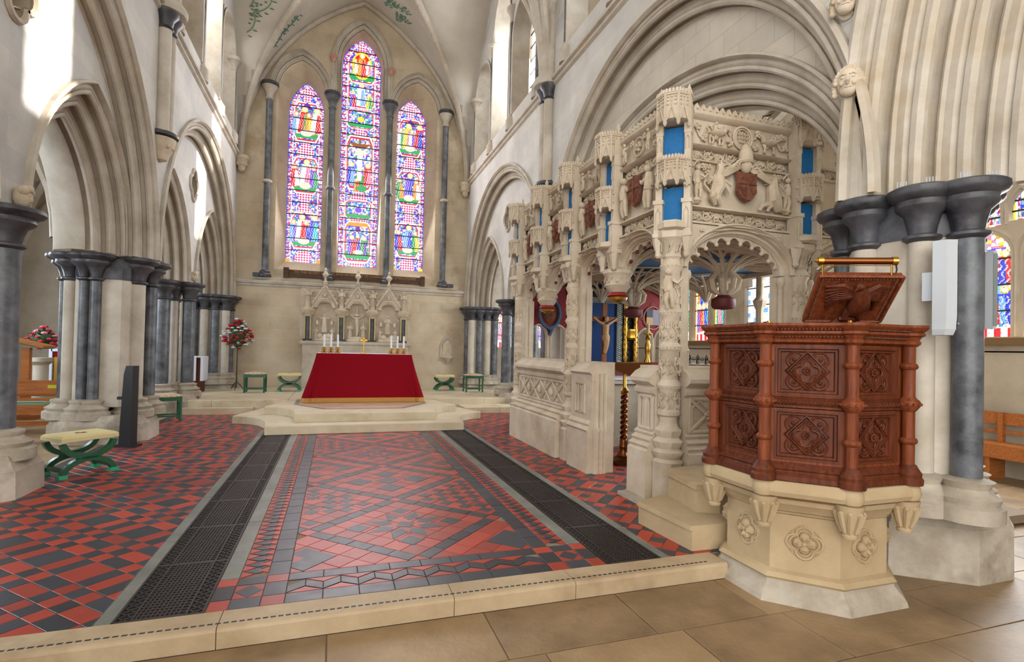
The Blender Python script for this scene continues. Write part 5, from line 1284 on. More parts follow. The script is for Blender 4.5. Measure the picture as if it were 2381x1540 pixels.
# --- interior: blue ceiling, fan vaults, far walls
mb = MB(); mb.box(FX+.22, 6.3, FY+.22, 8.94, 2.79, 2.795); mb.build('blue_ceiling', M['blue'], ch, smooth=False)
def fan_mesh(a0=0, a1=360, n=16):
    mb = MB(); full = a1-a0 == 360; n = max(4, int(n*(a1-a0)/360)); A0 = radians(a0); DA = radians(a1-a0)
    prof = [(.05, 2.44), (.1, 2.54), (.2, 2.625), (.36, 2.69), (.6, 2.745), (.9, 2.775)]
    for k in range(n if full else n+1):
        a = A0+DA*k/n; mb.tube([(r*cos(a), r*sin(a), z) for r, z in prof], [.022, .026, .028, .028, .026, .026], 5)
        h = DA/n/2; a2 = a+h
        if full or k < n: mb.tube([(.3*cos(a), .3*sin(a), 2.675), (.48*cos(a+h*.6), .48*sin(a+h*.6), 2.72), (.66*cos(a2), .66*sin(a2), 2.752), (.9*cos(a2), .9*sin(a2), 2.775)], .018, 4)
        if full or k > 0: mb.tube([(.3*cos(a), .3*sin(a), 2.675), (.48*cos(a-h*.6), .48*sin(a-h*.6), 2.72), (.66*cos(a-h), .66*sin(a-h), 2.752)], .018, 4)
    for r, z in ((.21, 2.63), (.62, 2.748), (.9, 2.778)): mb.tube([(r*cos(A0+DA*k/24), r*sin(A0+DA*k/24), z) for k in range(24 if full else 25)], .018, 5, closed=full)
    mb.grid([[(r*cos(A0+DA*k/24), r*sin(A0+DA*k/24), z) for k in range(25)] for r, z in ((.045, 2.4), (.09, 2.54), (.19, 2.62))])
    return mb.mesh('fan_rib', CV)
FM = {}
for x, y, q in ((4.74, 5.62, (0, 360)), (4.74, 7.8, (0, 360)), (3.32, 5.61, (-90, 90)), (3.32, 7.8, (-90, 90)), (6.22, 5.62, (90, 270)), (6.22, 7.8, (90, 270)), (4.74, 8.92, (180, 360)), (3.32, 8.92, (270, 360)), (6.22, 8.92, (180, 270)), (3.32, 4.68, (0, 90)), (6.22, 4.68, (90, 180)), (4.74, 4.68, (0, 180))):
    if q not in FM: FM[q] = fan_mesh(*q)
    put('fan_vault', FM[q], ch, (x, y, 0))
for x, y in ((4.74, 5.62), (4.74, 7.8)):
    t_ = put('hanging_boss', None, ch); mb = MB(); 
    for k in range(8):
        a = k*pi/4; mb.tube([(x+r*cos(a), y+r*sin(a), z) for r, z in ((.04, 2.5), (.13, 2.51), (.19, 2.44), (.17, 2.34), (.08, 2.27))], [.025, .034, .038, .034, .025], 6)
    mb.lathe([(.05, 2.5), (.06, 2.24)], x, y, 10); mb.build('petals', CV, t_)
    mb = MB(); mb.lathe([(.07, 2.25), (.11, 2.22), (.15, 2.2), (.155, 2.12), (.13, 2.08), (.0, 2.06)], x, y, 14); mb.build('red_base', bossred, t_)
# inner posts at the south side
for y in (6.7, 8.95):
    mb = MB(); mb.lathe([(.1, 0), (.1, 1.3), (.12, 1.34), (.06, 1.4), (.06, 2.2), (.09, 2.26), (.11, 2.34), (.06, 2.4), (.06, 2.9)], 6.35, y, 8, pi/8); mb.build('inner_post', CV, ch)
mb = MB(); mb.box(6.28, 6.44, 4.5, 9.1, 0, 1.3); mb.box(6.28, 6.44, 4.5, 9.1, 2.72, 3.93); mb.build('south_wall', CV, ch, smooth=False)
# --- east end of the chantry: red walls over small arches, blue niche with lattice frame
ey = 8.95
def FCE(u, d, z): return (u, ey+d, z)
tE = put('east_screen', None, ch)
for ua, ub in ((3.3, 4.08), (5.52, 6.28)):
    mid = (ua+ub)/2; As = [Arch((ua+mid)/2, 1.72, (mid-ua)/2-.03, .22), Arch((mid+ub)/2, 1.72, (ub-mid)/2-.03, .22)]; mb = MB()
    us = frange(ua, ub, 48); lo_ = lambda u: max([A.z(u) for A in As if abs(u-A.u0) < A.a] or [1.72]); wallstrips(mb, FCE, us, lo_, lambda u: 2.9, 0); wallstrips(mb, FCE, us, lambda u: 0, lambda u: 1.3, 0); mb.build('red_wall', M['redpaint'], tE, smooth=False)
    mb = MB()
    for A in As: archsweep(mb, A, FCE, [(.03, -.01), (0, -.03), (-.0, .08)], 8, legs=1.3)
    mb.build('small_arches', CV, tE)
mb = MB(); mb.box(3.3, 6.28, ey+.01, ey+.06, .0, 1.28); mb.build('screen_base', CV, tE, smooth=False)
mb = MB(); mb.box(4.36, 5.2, ey, ey+.04, 1.2, 2.9); mb.box(4.08, 5.52, ey+.03, ey+.06, 1.2, 2.9); mb.build('blue_back', M['navy'], tE, smooth=False)
mb = MB(); mb.box(4.08, 5.52, ey-.06, ey+.01, 2.5, 2.9); mb.box(4.08, 4.33, ey-.04, ey+.01, 1.25, 2.5); mb.build('dark_back', mat_plain('painted_cavity_shade', (.012, .012, .02), .8), tE, smooth=False)  # solid boxes coloured near-black for the shade of a cavity
mb = MB()
for (a, b, c_, d_) in ((4.38, 5.16, 2.4, 2.5), (5.08, 5.18, 1.3, 2.5), (4.36, 4.46, 1.3, 2.5)):
    mb.box(a, b, ey-.05, ey-.01, c_, d_)
lat = MB()
for k in range(30):
    z = 1.32+k*.039
    for s in (0, 1): 
        for x0 in (5.08, 4.36): lat.tube([(x0+(.1*s), ey-.055, z), (x0+.1-.1*s, ey-.055, z+.039)], .007, 4)
for k in range(18):
    x = 4.4+k*.042
    for s in (0, 1): lat.tube([(x, ey-.055, 2.4+.1*s), (x+.042, ey-.055, 2.5-.1*s)], .007, 4)
mb.build('lattice_frame', mat_plain('pale_green_stone', srgb(196, 204, 190), .7), tE, smooth=False); lat.build('lattice', M['grey'], tE)['kind'] = 'stuff'
for x0 in (5.22, 5.44):
    mb = MB(); mb.lathe([(.03, 1.3), (.05, 1.36), (.035, 1.45), (.05, 1.6), (.035, 1.75), (.052, 1.9), (.035, 2.05), (.05, 2.2), (.04, 2.4), (.05, 2.5)], x0+.02, ey-.06, 10)
    for k in range(24): mb.ell((x0+.02+.03*(1 if k % 2 else -1), ey-.1, 1.34+.048*k), .02, 5, 4)
    mb.build('gilded_pilaster', M['gold'], tE)
mb = MB(); mb.box(5.26, 5.44, ey-.02, ey+.02, 1.3, 2.4); mb.build('black_niche', M['black'], tE, smooth=False)
mb = MB(); mb.lathe([(.05, 1.72), (.1, 1.76), (.1, 1.86), (.11, 1.88), (.11, 1.92), (.08, 1.93)], 5.35, ey-.06, 6); mb.build('gilt_canopy', M['gold'], tE); mb = MB(); mb.lathe([(.06, 2.28), (.1, 2.3), (.1, 2.4), (.08, 2.42)], 5.35, ey-.06, 6); mb.build('gilt_canopy', M['gold'], tE)
# garter badge and wreathed shield on the red walls
mb = MB(); c = (3.7, 2.16); mb.tube([(c[0]+.2*cos(a), ey-.02, c[1]+.26*sin(a)) for a in frange(0, 2*pi, 28)[:-1]], .035, 6, closed=True); mb.tube([(3.62, ey-.03, 1.92), (3.74, ey-.04, 1.86), (3.7, ey-.03, 1.76)], [.03, .04, .03], 6); o = mb.build('garter_ring', mat_plain('blue_grey_enamel', srgb(66, 104, 140), .6), tE)
mb = MB(); mb.ell((3.7, ey-.015, 2.16), (.13, .03, .18)); mb.build('garter_shield', M['shield'], tE)
mb = MB(); c = (5.86, 2.16); mb.tube([(c[0]+.2*cos(a), ey-.03, c[1]+.22*sin(a)) for a in frange(0, 2*pi, 28)[:-1]], .01, 5, closed=True)
for q in (90, 0, 180): a = radians(q); mb.tube([(c[0]+.23*cos(a)+.03*cos(b), ey-.03, c[1]+.25*sin(a)+.03*sin(b)) for b in frange(0, 2*pi, 10)[:-1]], .006, 4, closed=True)
mb.build('wreath_ring', mat_plain('pale_pink_metal', srgb(206, 160, 140), .5), tE)
sm = [mat_plain('shield_quarter_a', srgb(60, 66, 84), .6), mat_plain('shield_quarter_b', srgb(150, 146, 166), .6), mat_plain('shield_quarter_c', srgb(206, 170, 112), .6)]
for (x0, x1, z0, z1, k) in ((5.72, 5.86, 2.17, 2.32, 0), (5.86, 6.0, 2.17, 2.32, 1), (5.72, 5.86, 2.02, 2.17, 2), (5.86, 6.0, 2.02, 2.17, 1)): MB().box(x0, x1, ey-.035, ey-.01, z0, z1).build('shield_quarter', sm[k], tE, smooth=False)
# ================================================================ PULPIT
PC = (3.295, 3.04)
pul = thing('pulpit', 'octagonal carved oak pulpit on a carved stone base', 'pulpit', (PC[0], PC[1], -.11)); pul.location = (0, 0, 0)
CO = [radians(22.5+45*k) for k in range(8)]
def octp(R): return [(PC[0]+R*cos(a), PC[1]+R*sin(a)) for a in CO]
def oct_mould(mb, prof): mb.lathe(prof, PC[0], PC[1], 8, radians(22.5), cap=True)
PS = M['pulpitstone']
mb = MB(); oct_mould(mb, [(.655, -.11), (.645, -.075), (.575, -.0), (.57, .02)]); mb.build('stone_plinth', M['plinth'], pul, smooth=False)
mb = MB(); oct_mould(mb, [(.57, .015), (.59, .035), (.565, .06), (.53, .075), (.53, .44), (.545, .45), (.55, .465), (.575, .475), (.59, .5), (.62, .53), (.625, .56), (.66, .575)]); mb.build('stone_drum', PS, pul, ang=20)
mb = MB(); oct_mould(mb, [(.64, .57), (.69, .59), (.705, .62), (.7, .66), (.68, .685)])
for a in CO: mb.lathe([(.03, .57), (.058, .59), (.068, .62), (.064, .66), (.05, .6849)], PC[0]+.645*cos(a), PC[1]+.645*sin(a), 14)
mb.build('stone_table', PS, pul, ang=30)
def face(k, ap):
    ph = radians(45*k); n = (cos(ph), sin(ph)); t_ = (-sin(ph), cos(ph)); c = (PC[0]+ap*n[0], PC[1]+ap*n[1])
    return lambda u, d, z: (c[0]+t_[0]*u-n[0]*d, c[1]+t_[1]*u-n[1]*d, z)
FACES = [k for k in range(8) if k not in (1, 2)]
for a in CO:
    x, y = PC[0]+.625*cos(a), PC[1]+.625*sin(a); mb = MB(); mb.lathe([(.02, .37), (.042, .375), (.046, .39), (.034, .405), (.042, .43), (.055, .48), (.075, .54), (.085, .58)], x, y, 12)
    for k in range(8):
        b = 2*pi*k/8; mb.tube([(x+.038*cos(b), y+.038*sin(b), .41), (x+.058*cos(b), y+.058*sin(b), .47), (x+.076*cos(b), y+.076*sin(b), .54), (x+.068*cos(b), y+.068*sin(b), .5)], [.012, .016, .018, .01], 5); mb.ell((x+.07*cos(b), y+.07*sin(b), .53), .02, 6, 4)
    mb.build('leaf_corbel', PS, pul)
for k in FACES:
    F0 = face(k, .53*cos(pi/8)); F = lambda u, d, z: F0(u*.74, d*.74, .27+(z-.25)*.74); mb = MB(); q = Quat(0, .25, .058, .055); P = [(u, z) for u, z in q.outline()]
    mb.tube([F(u*1.25, -.004, .25+(z-.25)*1.25) for u, z in P], .01, 5, closed=True); mb.tube([F(u, -.0, .25+(z-.25)) for u, z in P], .008, 5, closed=True)
    for j in range(40): b = 2*pi*j/40; rr = .152; u, z = rr*(cos(b)*(1-.12*abs(sin(2*b)))), .25+rr*(sin(b)*(1-.12*abs(sin(2*b)))); mb.ell(F(u, -.002, z), .007, 5, 3)
    for j in range(4):
        b = pi/2*j; mb.ell(F(.052*cos(b), -.008, .25+.052*sin(b)), .034, 8, 5); mb.tube([F(0, -.02, .25), F(.05*cos(b), -.045, .25+.05*sin(b)), F(.085*cos(b), -.02, .25+.085*sin(b))], [.012, .02, .004], 5); b += pi/4
        mb.tube([F(.03*cos(b), -.01, .25+.03*sin(b)), F(.08*cos(b), -.02, .25+.08*sin(b))], [.014, .003], 5)
    mb.ell(F(0, -.04, .25), .016, 6, 4); o = mb.build('carved_rosette', PS, pul)
OK, OD = M['oak'], M['oakd']
mb = MB(); oct_mould(mb, [(.64, .685), (.665, .69), (.665, .72), (.645, .735), (.635, .75), (.645, .76), (.61, .79), (.6, .8)])
for a in CO: mb.lathe([(.078, .685), (.08, .72), (.068, .735), (.072, .755), (.05, .79), (.04, .81)], PC[0]+.645*cos(a), PC[1]+.645*sin(a), 14)
mb.build('base_moulding', OD, pul, ang=30)
for a in CO:
    x, y = PC[0]+.64*cos(a), PC[1]+.64*sin(a); mb = MB()
    q = .036
    mb.lathe([(q, .79), (q, .94), (q+.012, .95), (q+.016, .962), (q+.012, .975), (q, .985), (q, 1.15), (q+.012, 1.165), (q+.026, 1.185), (q+.03, 1.2), (q+.026, 1.22), (q+.008, 1.235), (q, 1.25), (q, 1.42), (q+.012, 1.43), (q+.016, 1.442), (q+.011, 1.455), (q, 1.465), (q, 1.585)], x, y, 16)
    for k in range(12): b = 2*pi*k/12; mb.ell((x+(q+.028)*cos(b), y+(q+.028)*sin(b), 1.2), .011, 5, 4)
    mb.build('column', OK, pul)
for k in FACES:
    F = face(k, .6*cos(pi/8)); fp = put('side_panel', None, pul); hw = .215
    mb = MB(); vs = [F(-.235, 0, .78), F(.235, 0, .78), F(.235, 0, 1.6), F(-.235, 0, 1.6), F(-.235, .03, .78), F(.235, .03, .78), F(.235, .03, 1.6), F(-.235, .03, 1.6)]
    zs = [.78, .82, 1.14, 1.24, 1.555, 1.6]; us = [-.235, -.185, .185, .235]
    for i in range(3):
        for j in range(5):
            hole = i == 1 and j in (1, 3)
            if not hole: mb.add([F(us[i], 0, zs[j]), F(us[i+1], 0, zs[j]), F(us[i+1], 0, zs[j+1]), F(us[i], 0, zs[j+1])], [(0, 1, 2, 3)])
    mb.add(vs[4:], [(0, 1, 2, 3)]); mb.build('frame', OK, fp, smooth=False)
    for z0, z1 in ((.82, 1.14), (1.24, 1.555)):
        mb = MB(); loops = [(.0, .0), (.0, -.012), (.012, -.012), (.018, .006), (.03, .006), (.036, .02), (.036, .024)]; rows = []
        for ins, d in loops: rows.append([F(-.185+ins, d, z0+ins), F(.185-ins, d, z0+ins), F(.185-ins, d, z1-ins), F(-.185+ins, d, z1-ins)])
        mb.grid(rows, closed_u=True); mb.add(rows[-1], [(0, 1, 2, 3)]); zc = (z0+z1)/2; s = .12
        sq4 = [(0, s), (s, 0), (0, -s), (-s, 0)]
        for rr, r in ((1.0, .011), (.84, .007), (.7, .005)): mb.tube([F(a*rr, .014, zc+b*rr) for a, b in sq4], r, 5, closed=True)
        for j in range(28): f = j/28*4; i = int(f); g = f-i; p, q2 = sq4[i], sq4[(i+1) % 4]; mb.ell(F((p[0]+(q2[0]-p[0])*g)*.77, .012, zc+(p[1]+(q2[1]-p[1])*g)*.77), .005, 4, 3)
        q = Quat(0, zc, .038, .034); mb.tube([F(u, .012, z) for u, z in q.outline()], .0065, 5, closed=True)
        for j in range(8): b = j*pi/4; mb.ell(F(.02*cos(b), .012, zc+.02*sin(b)), .009, 5, 4)
        mb.ell(F(0, .006, zc), .009, 6, 4)
        for sx in (-1, 1):
            for sz in (-1, 1):
                c = (sx*.07, zc+sz*.07); mb.tube([F(c[0]+.05*cos(b), .019, c[1]+.05*sin(b)) for b in frange(0, 2*pi, 16)[:-1]], .007, 5, closed=True); mb.tube([F(c[0]+.035*cos(b), .02, c[1]+.035*sin(b)) for b in frange(0, 2*pi, 12)[:-1]], .005, 4, closed=True); mb.ell(F(c[0]+sx*.006, .016, c[1]+sz*.006), .014, 6, 4)
        mb.build('carved_panel', OD, fp)
    mb = MB(); mb.grid([[F(u, d, z) for d, z in ((0, 1.15), (-.018, 1.16), (-.012, 1.175), (-.022, 1.19), (-.012, 1.205), (-.018, 1.22), (0, 1.23))] for u in (-.235, .235)])
    for j in range(22): mb.tube([F(-.22+j*.02, -.02, 1.178), F(-.208+j*.02, -.026, 1.19), F(-.2+j*.02, -.02, 1.203)], .0055, 4)
    mb.build('rope_rail', OD, fp)
mb = MB(); oct_mould(mb, [(.6, 1.57), (.655, 1.585), (.66, 1.6), (.645, 1.61), (.665, 1.63), (.69, 1.64), (.69, 1.655), (.675, 1.66), (.7, 1.675), (.715, 1.69), (.715, 1.705), (.55, 1.705), (.5, 1.69)])
for a in CO: mb.lathe([(.038, 1.57), (.055, 1.585), (.058, 1.6), (.048, 1.61), (.06, 1.63), (.08, 1.64), (.08, 1.655), (.07, 1.66), (.088, 1.675), (.1, 1.69), (.1, 1.706), (.06, 1.706)], PC[0]+.645*cos(a), PC[1]+.645*sin(a), 14)
o = mb.build('cornice', OK, pul, ang=30)
mb = MB()
for k in range(8):
    p, q = Vector((*octp(.69)[k], 0)), Vector((*octp(.69)[(k+1) % 8], 0))
    for j in range(26):
        c = p.lerp(q, (j+.5)/26); mb.ell((c.x, c.y, 1.666), .008, 4, 3); c = Vector((PC[0], PC[1], 0)).lerp(c, .955); mb.ell((c.x, c.y, 1.62), .008, 4, 3)
b_ = mb.build('bead_moulding', OD, o); b_['kind'] = 'stuff'
mb = MB(); oct_mould(mb, [(.58, .7), (.58, .72)]); mb.build('floor_boards', OD, pul, smooth=False)
for k in (5, 7, 4): a = CO[k]; MB().lathe([(.012, 1.705), (.012, 1.725), (.0, 1.726)], PC[0]+.6*cos(a), PC[1]+.6*sin(a), 8).build('brass_socket', M['brass'], pul)
# --- book rest with eagle, and its brass lamp
BL, BR, TL_, TR_ = [Vector(v) for v in ((3.19, 2.95, 1.75), (3.615, 2.706, 1.75), (3.04, 2.69, 2.03), (3.455, 2.43, 2.02))]
nrm = (BR-BL).cross(TL_-BL).normalized()
if nrm.z > 0: nrm = -nrm
br = thing('book_rest', 'tilted oak book rest with a carved eagle on the pulpit', 'book rest', (0, 0, 0))
mb = MB(); P = [BL, BR, TR_, TL_]; mb.add([p for p in P]+[p-nrm*.04 for p in P], [(0, 1, 2, 3), (7, 6, 5, 4), (0, 4, 5, 1), (1, 5, 6, 2), (2, 6, 7, 3), (3, 7, 4, 0)])
for i in range(4): mb.tube([P[i]+nrm*.004, P[(i+1) % 4]+nrm*.004], .012, 6)
mb.build('sloping_board', OK, br, smooth=False)
mb = MB()
for i in (1, 2, 3):
    a, b = P[i].lerp(P[(i+2) % 4], .06), P[(i+1) % 4].lerp(P[(i+3) % 4], .06)
    for j in range(24): c = a.lerp(b, j/23)+nrm*.004; mb.ell(c, .008, 4, 3)
mb.build('rope_border', OD, br)
def bp(u, v, h=0): return BL.lerp(BR, u).lerp(TL_.lerp(TR_, u), v)+nrm*h
mb = MB(); mb.tube([bp(.56, .3, .03), bp(.58, .5, .05), bp(.56, .7, .05), bp(.5, .84, .05)], [.045, .065, .055, .03], 10); mb.ell(bp(.49, .9, .06), .028, 8, 6); mb.tube([bp(.47, .9, .07), bp(.42, .86, .08)], [.014, .003], 5)
for s, uu in ((-1, .12), (1, .9)):
    for j in range(7): f = j/6; mb.tube([bp(.55+s*.05, .72-.05*f, .035), bp(.55+(uu-.55)*(.55+.1*f), .86-.28*f, .03), bp(.55+(uu-.55)*(1-.25*f), .8-.5*f, .012)], [.028, .022, .008], 6)
for s in (-1, 1): mb.tube([bp(.56+s*.06, .36, .04), bp(.56+s*.09, .22, .05), bp(.56+s*.12, .12, .04)], [.03, .02, .012], 6)
mb.ell(bp(.56, .1, .02), (.09, .05, .03), 8, 5); mb.build('carved_eagle', OD, br)
mb = MB(); mb.tube([bp(.5, .05, .0), (3.34, 2.86, 1.70)], .04, 8); mb.build('support_block', OD, br)
lm = thing('reading_lamp', 'brass tubular reading lamp mounted above the book rest', 'lamp', (0, 0, 0)); A_, B_ = TL_.lerp(TR_, .02)+Vector((0, 0, .1)), TL_.lerp(TR_, .9)+Vector((0, 0, .1))
mb = MB(); mb.tube([A_, B_], .023, 14); mb.build('lamp_tube', M['copper'], lm)
mb = MB()
d = (B_-A_).normalized()
for p in (A_, B_): MB().tube([p-d*.02, p+d*.012], .027, 12).build('end_cap', M['brass'], lm)
MB().tube([A_-d*.02, A_-d*.04], [.014, .006], 8).build('switch_knob', M['brass'], lm)
mb = MB()
for f in (.04, .86): b = TL_.lerp(TR_, f); mb.tube([b-Vector((0, 0, .005)), b+Vector((0, 0, .09))], .006, 6)
mb.tube([TL_.lerp(TR_, .04)+Vector((0, 0, .07)), TL_.lerp(TR_, .86)+Vector((0, 0, .07))], .003, 5); mb.build('bracket', M['brass'], lm)
mb = MB(); e = TL_.lerp(TR_, .9); mb.tube([e+Vector((0, 0, .1)), e+Vector((.03, .01, .05)), e+Vector((.02, .02, -.02)), bp(1.02, .7, -.03), bp(1.03, .3, -.02), bp(1.0, .05, .0), Vector((3.6, 2.72, 1.71))], .005, 6); mb.build('power_cable', M['blackpaint'], lm)
# --- pulpit steps
st = thing('pulpit_steps', 'two worn cream stone steps leading up behind the pulpit', 'steps', (0, 0, 0))
for P, z0, z1 in (([(2.56, 4.06), (2.6, 3.38), (2.93, 3.37), (3.2, 3.75), (3.1, 4.22), (2.9, 4.2)], 0, .19), ([(2.93, 4.16), (2.86, 3.66), (3.02, 3.58), (3.45, 3.8), (3.45, 4.32), (3.05, 4.3)], .19, .41)):
    mb = MB(); mb.prism(P, z0, z1-.035); o_ = [(p[0]-.018*(1 if p[0] < 2.95 else 0), p[1]) for p in P]; mb.prism(o_, z1-.035, z1-.008); mb.prism([(p[0]-.008*(1 if p[0] < 2.95 else 0), p[1]) for p in P], z1-.008, z1); mb.build('step_block', PS, st, smooth=False)
# ================================================================ ALTAR
al = thing('altar', 'freestanding altar under a long crimson velvet frontal', 'altar', (.645, 12.4, .28)); al.location = (0, 0, 0)
def ring(x0, x1, y0, y1, n, amp, ph=0):
    P = []
    for (a, b) in (((x0, y0), (x1, y0)), ((x1, y0), (x1, y1)), ((x1, y1), (x0, y1)), ((x0, y1), (x0, y0))):
        L = math.hypot(b[0]-a[0], b[1]-a[1]); nx_, ny_ = (b[1]-a[1])/L, -(b[0]-a[0])/L
        for k in range(n):
            f = k/n; e = min(f, 1-f)*L; m_ = max(0, 1-e/.28); w_ = amp*m_*(.5+.5*sin(e*55)); P.append((a[0]+(b[0]-a[0])*f+nx_*w_, a[1]+(b[1]-a[1])*f+ny_*w_))
    return P
rows = []
for k in range(9):
    f = k/8; g = f**1.15
    rows.append([(x, y, 1.31-f*.93) for x, y in ring(-.36-.2*g, 1.65+.19*g, 12.0-.24*g, 12.85+.2*g, 48, .075*g)])
top = [(x, y, 1.318) for x, y in ring(-.35, 1.64, 12.01, 12.84, 48, 0)]
mb = MB(); mb.grid([top]+rows, closed_u=True); mb.add(top, [tuple(range(len(top)))]); mb.build('velvet_frontal', M['velvet'], al, ang=60)
mb = MB(); r8 = rows[8]; mb.grid([[(x, y, .385) for x, y, z in r8], [(.645+(x-.645)*1.012, 12.4+(y-12.4)*1.01+.006*sin(i*2.1), .29) for i, (x, y, z) in enumerate(r8)]], closed_u=True); mb.build('gold_fringe', M['fringe'], al)
mb = MB(); mb.box(-.35, 1.64, 12.02, 12.83, 1.318, 1.324); mb.build('white_top_cloth', M['cloth'], al, smooth=False)
mb = MB(); mb.box(-.3, 1.6, 12.06, 12.8, .284, 1.31); mb.build('altar_table', M['oakd'], al, smooth=False)
cmesh = MB().lathe([(.022, 0), (.022, .27), (.018, .277), (.004, .278), (.003, .29)], 0, 0, 14).mesh('candle', M['candle'])
hm = MB(); hm.lathe([(.055, 0), (.058, .012), (.04, .022), (.02, .03), (.03, .045), (.018, .06), (.014, .08), (.026, .095), (.034, .11), (.036, .125), (.02, .126)], 0, 0, 14)
for k in range(6): a = k*pi/3; hm.tube([(.03*cos(a), .03*sin(a), .05), (.052*cos(a), .052*sin(a), .075), (.05*cos(a), .05*sin(a), .1)], .007, 5); hm.ell((.05*cos(a), .05*sin(a), .018), .016, 6, 4)
hmesh = hm.mesh('candle_holder', M['brass'])
for i, x in enumerate((-.215, -.075, .065, 1.22, 1.36, 1.5)):
    c = thing('altar_candlestick', 'white candle in brass holder, %s at the %s end of the red altar' % (['outermost', 'middle one', 'innermost'][i if i < 3 else 5-i], 'north' if i < 3 else 'south'), 'candle', (x, 12.3, 1.324), 0, 'candles at the north end of the altar' if i < 3 else 'candles at the south end of the altar')
    put('brass_holder', hmesh, c); put('candle', cmesh, c, (0, 0, .126))
cr = thing('altar_cross', 'small gilt standing cross in the middle of the red altar', 'cross', (.62, 12.35, 1.324)); mb = MB()
mb.lathe([(.06, 0), (.06, .012), (.035, .03), (.016, .05), (.012, .24)], 0, 0, 12); mb.build('foot_and_stem', M['gold'], cr)
mb = MB(); mb.box(-.012, .012, -.008, .008, .2, .37); mb.box(-.085, .085, -.008, .008, .28, .31); mb.tube([(.045*cos(a), 0, .295+.045*sin(a)) for a in frange(0, 2*pi, 16)[:-1]], .007, 5, closed=True)
for a, b in ((-.085, .295), (.085, .295), (0, .37)): mb.ell((a, 0, b), .018, 6, 4)
mb.build('cross_head', M['gold'], cr)
# ================================================================ REREDOS
rd = thing('reredos', 'carved stone reredos of three gabled niches against the east wall', 'altarpiece', (0, 0, 0)); Y0 = 15.92
mb = MB(); mb.box(-.86, 2.08, Y0+.05, WE, .28, 1.5); mb.box(-1.0, 2.2, Y0+.16, WE, .28, .5); mb.build('altar_block', M['arch'], rd, smooth=False)
mb = MB(); pr = [(.08, 1.48), (.02, 1.5), (.0, 1.53), (0, 1.58), (.03, 1.6), (.4, 1.6)]; mb.grid([[(-.93, Y0+d, z) for d, z in pr], [(2.15, Y0+d, z) for d, z in pr]]); mb.build('shelf', M['arch'], rd)
mb = MB(); mb.box(-.95, 2.17, Y0+.32, WE+.0, 1.6, 3.1); mb.build('back_slab', M['carved'], rd, smooth=False)
COLX = [-.74, .165, 1.03, 1.93]; NIC = [-.29, .6, 1.48]
def statue(mb, x, y, z, h, wings=False, arms=0, lean=0):
    mb.lathe([(h*.13, z), (h*.14, z+h*.05), (h*.11, z+h*.3), (h*.1, z+h*.5), (h*.12, z+h*.7), (h*.1, z+h*.8), (h*.04, z+h*.84)], x, y, 10, sy=.8)
    mb.ell((x+lean, y-.01, z+h*.91), (h*.055, h*.06, h*.075), 8, 6)
    for s in (-1, 1):
        if arms == 2: mb.tube([(x+s*h*.1, y, z+h*.76), (x+s*h*.2, y-h*.05, z+h*.72), (x+s*h*.27, y-h*.08, z+h*.84)], [h*.045, h*.04, h*.025], 6)
        else: mb.tube([(x+s*h*.11, y, z+h*.76), (x+s*h*.15, y-h*.06, z+h*.6), (x+s*h*.02, y-h*.14, z+h*.62)], [h*.045, h*.04, h*.025], 6)
        if wings: mb.tube([(x+s*h*.06, y+h*.08, z+h*.7), (x+s*h*.22, y+h*.1, z+h*.85), (x+s*h*.26, y+h*.1, z+h*1.02), (x+s*h*.2, y+h*.1, z+h*.6)], [h*.03, h*.05, h*.02, h*.01], 6)
    for k in range(7): a = pi+pi*k/6; mb.tube([(x+h*.12*cos(a), y+h*.1*sin(a), z+h*.04), (x+h*.095*cos(a+.1), y+h*.08*sin(a+.1), z+h*.45)], h*.018, 4)
for i, x in enumerate(COLX):
    g = put('marble_pier', None, rd)
    mb = MB(); mb.lathe([(.13, 1.6), (.13, 1.64), (.1, 1.67), (.09, 2.3)], x, Y0+.22, 8, pi/8, cap=False); mb.build('dark_shaft', M['darkmarble'], g)
    mb = MB()
    for s in (-1, 1): mb.tube([(x+s*.075, Y0+.11, 1.66), (x+s*.075, Y0+.11, 2.3)], .018, 6); [mb.ell((x+s*.075, Y0+.095, 1.68+.03*j), .016, 4, 3) for j in range(21)]
    mb.build('beaded_strip', M['cream'], g)
    mb = MB(); mb.lathe([(.1, 2.29), (.12, 2.31), (.11, 2.33), (.15, 2.4), (.19, 2.44), (.2, 2.5), (.16, 2.52), (.1, 2.56)], x, Y0+.2, 12)
    for k in range(10): a = 2*pi*k/10; leafblob(mb, lambda u, d, z, a=a, x=x: (x+.15*cos(a)+u, Y0+.2+.15*sin(a)+d, z), 0, 2.38, .035, 0)
    mb.build('foliate_capital', M['relief'], g)
    mb = MB(); statue(mb, x, Y0+.18, 2.56, .56, True); mb.build('angel_figure', M['carved'], g)
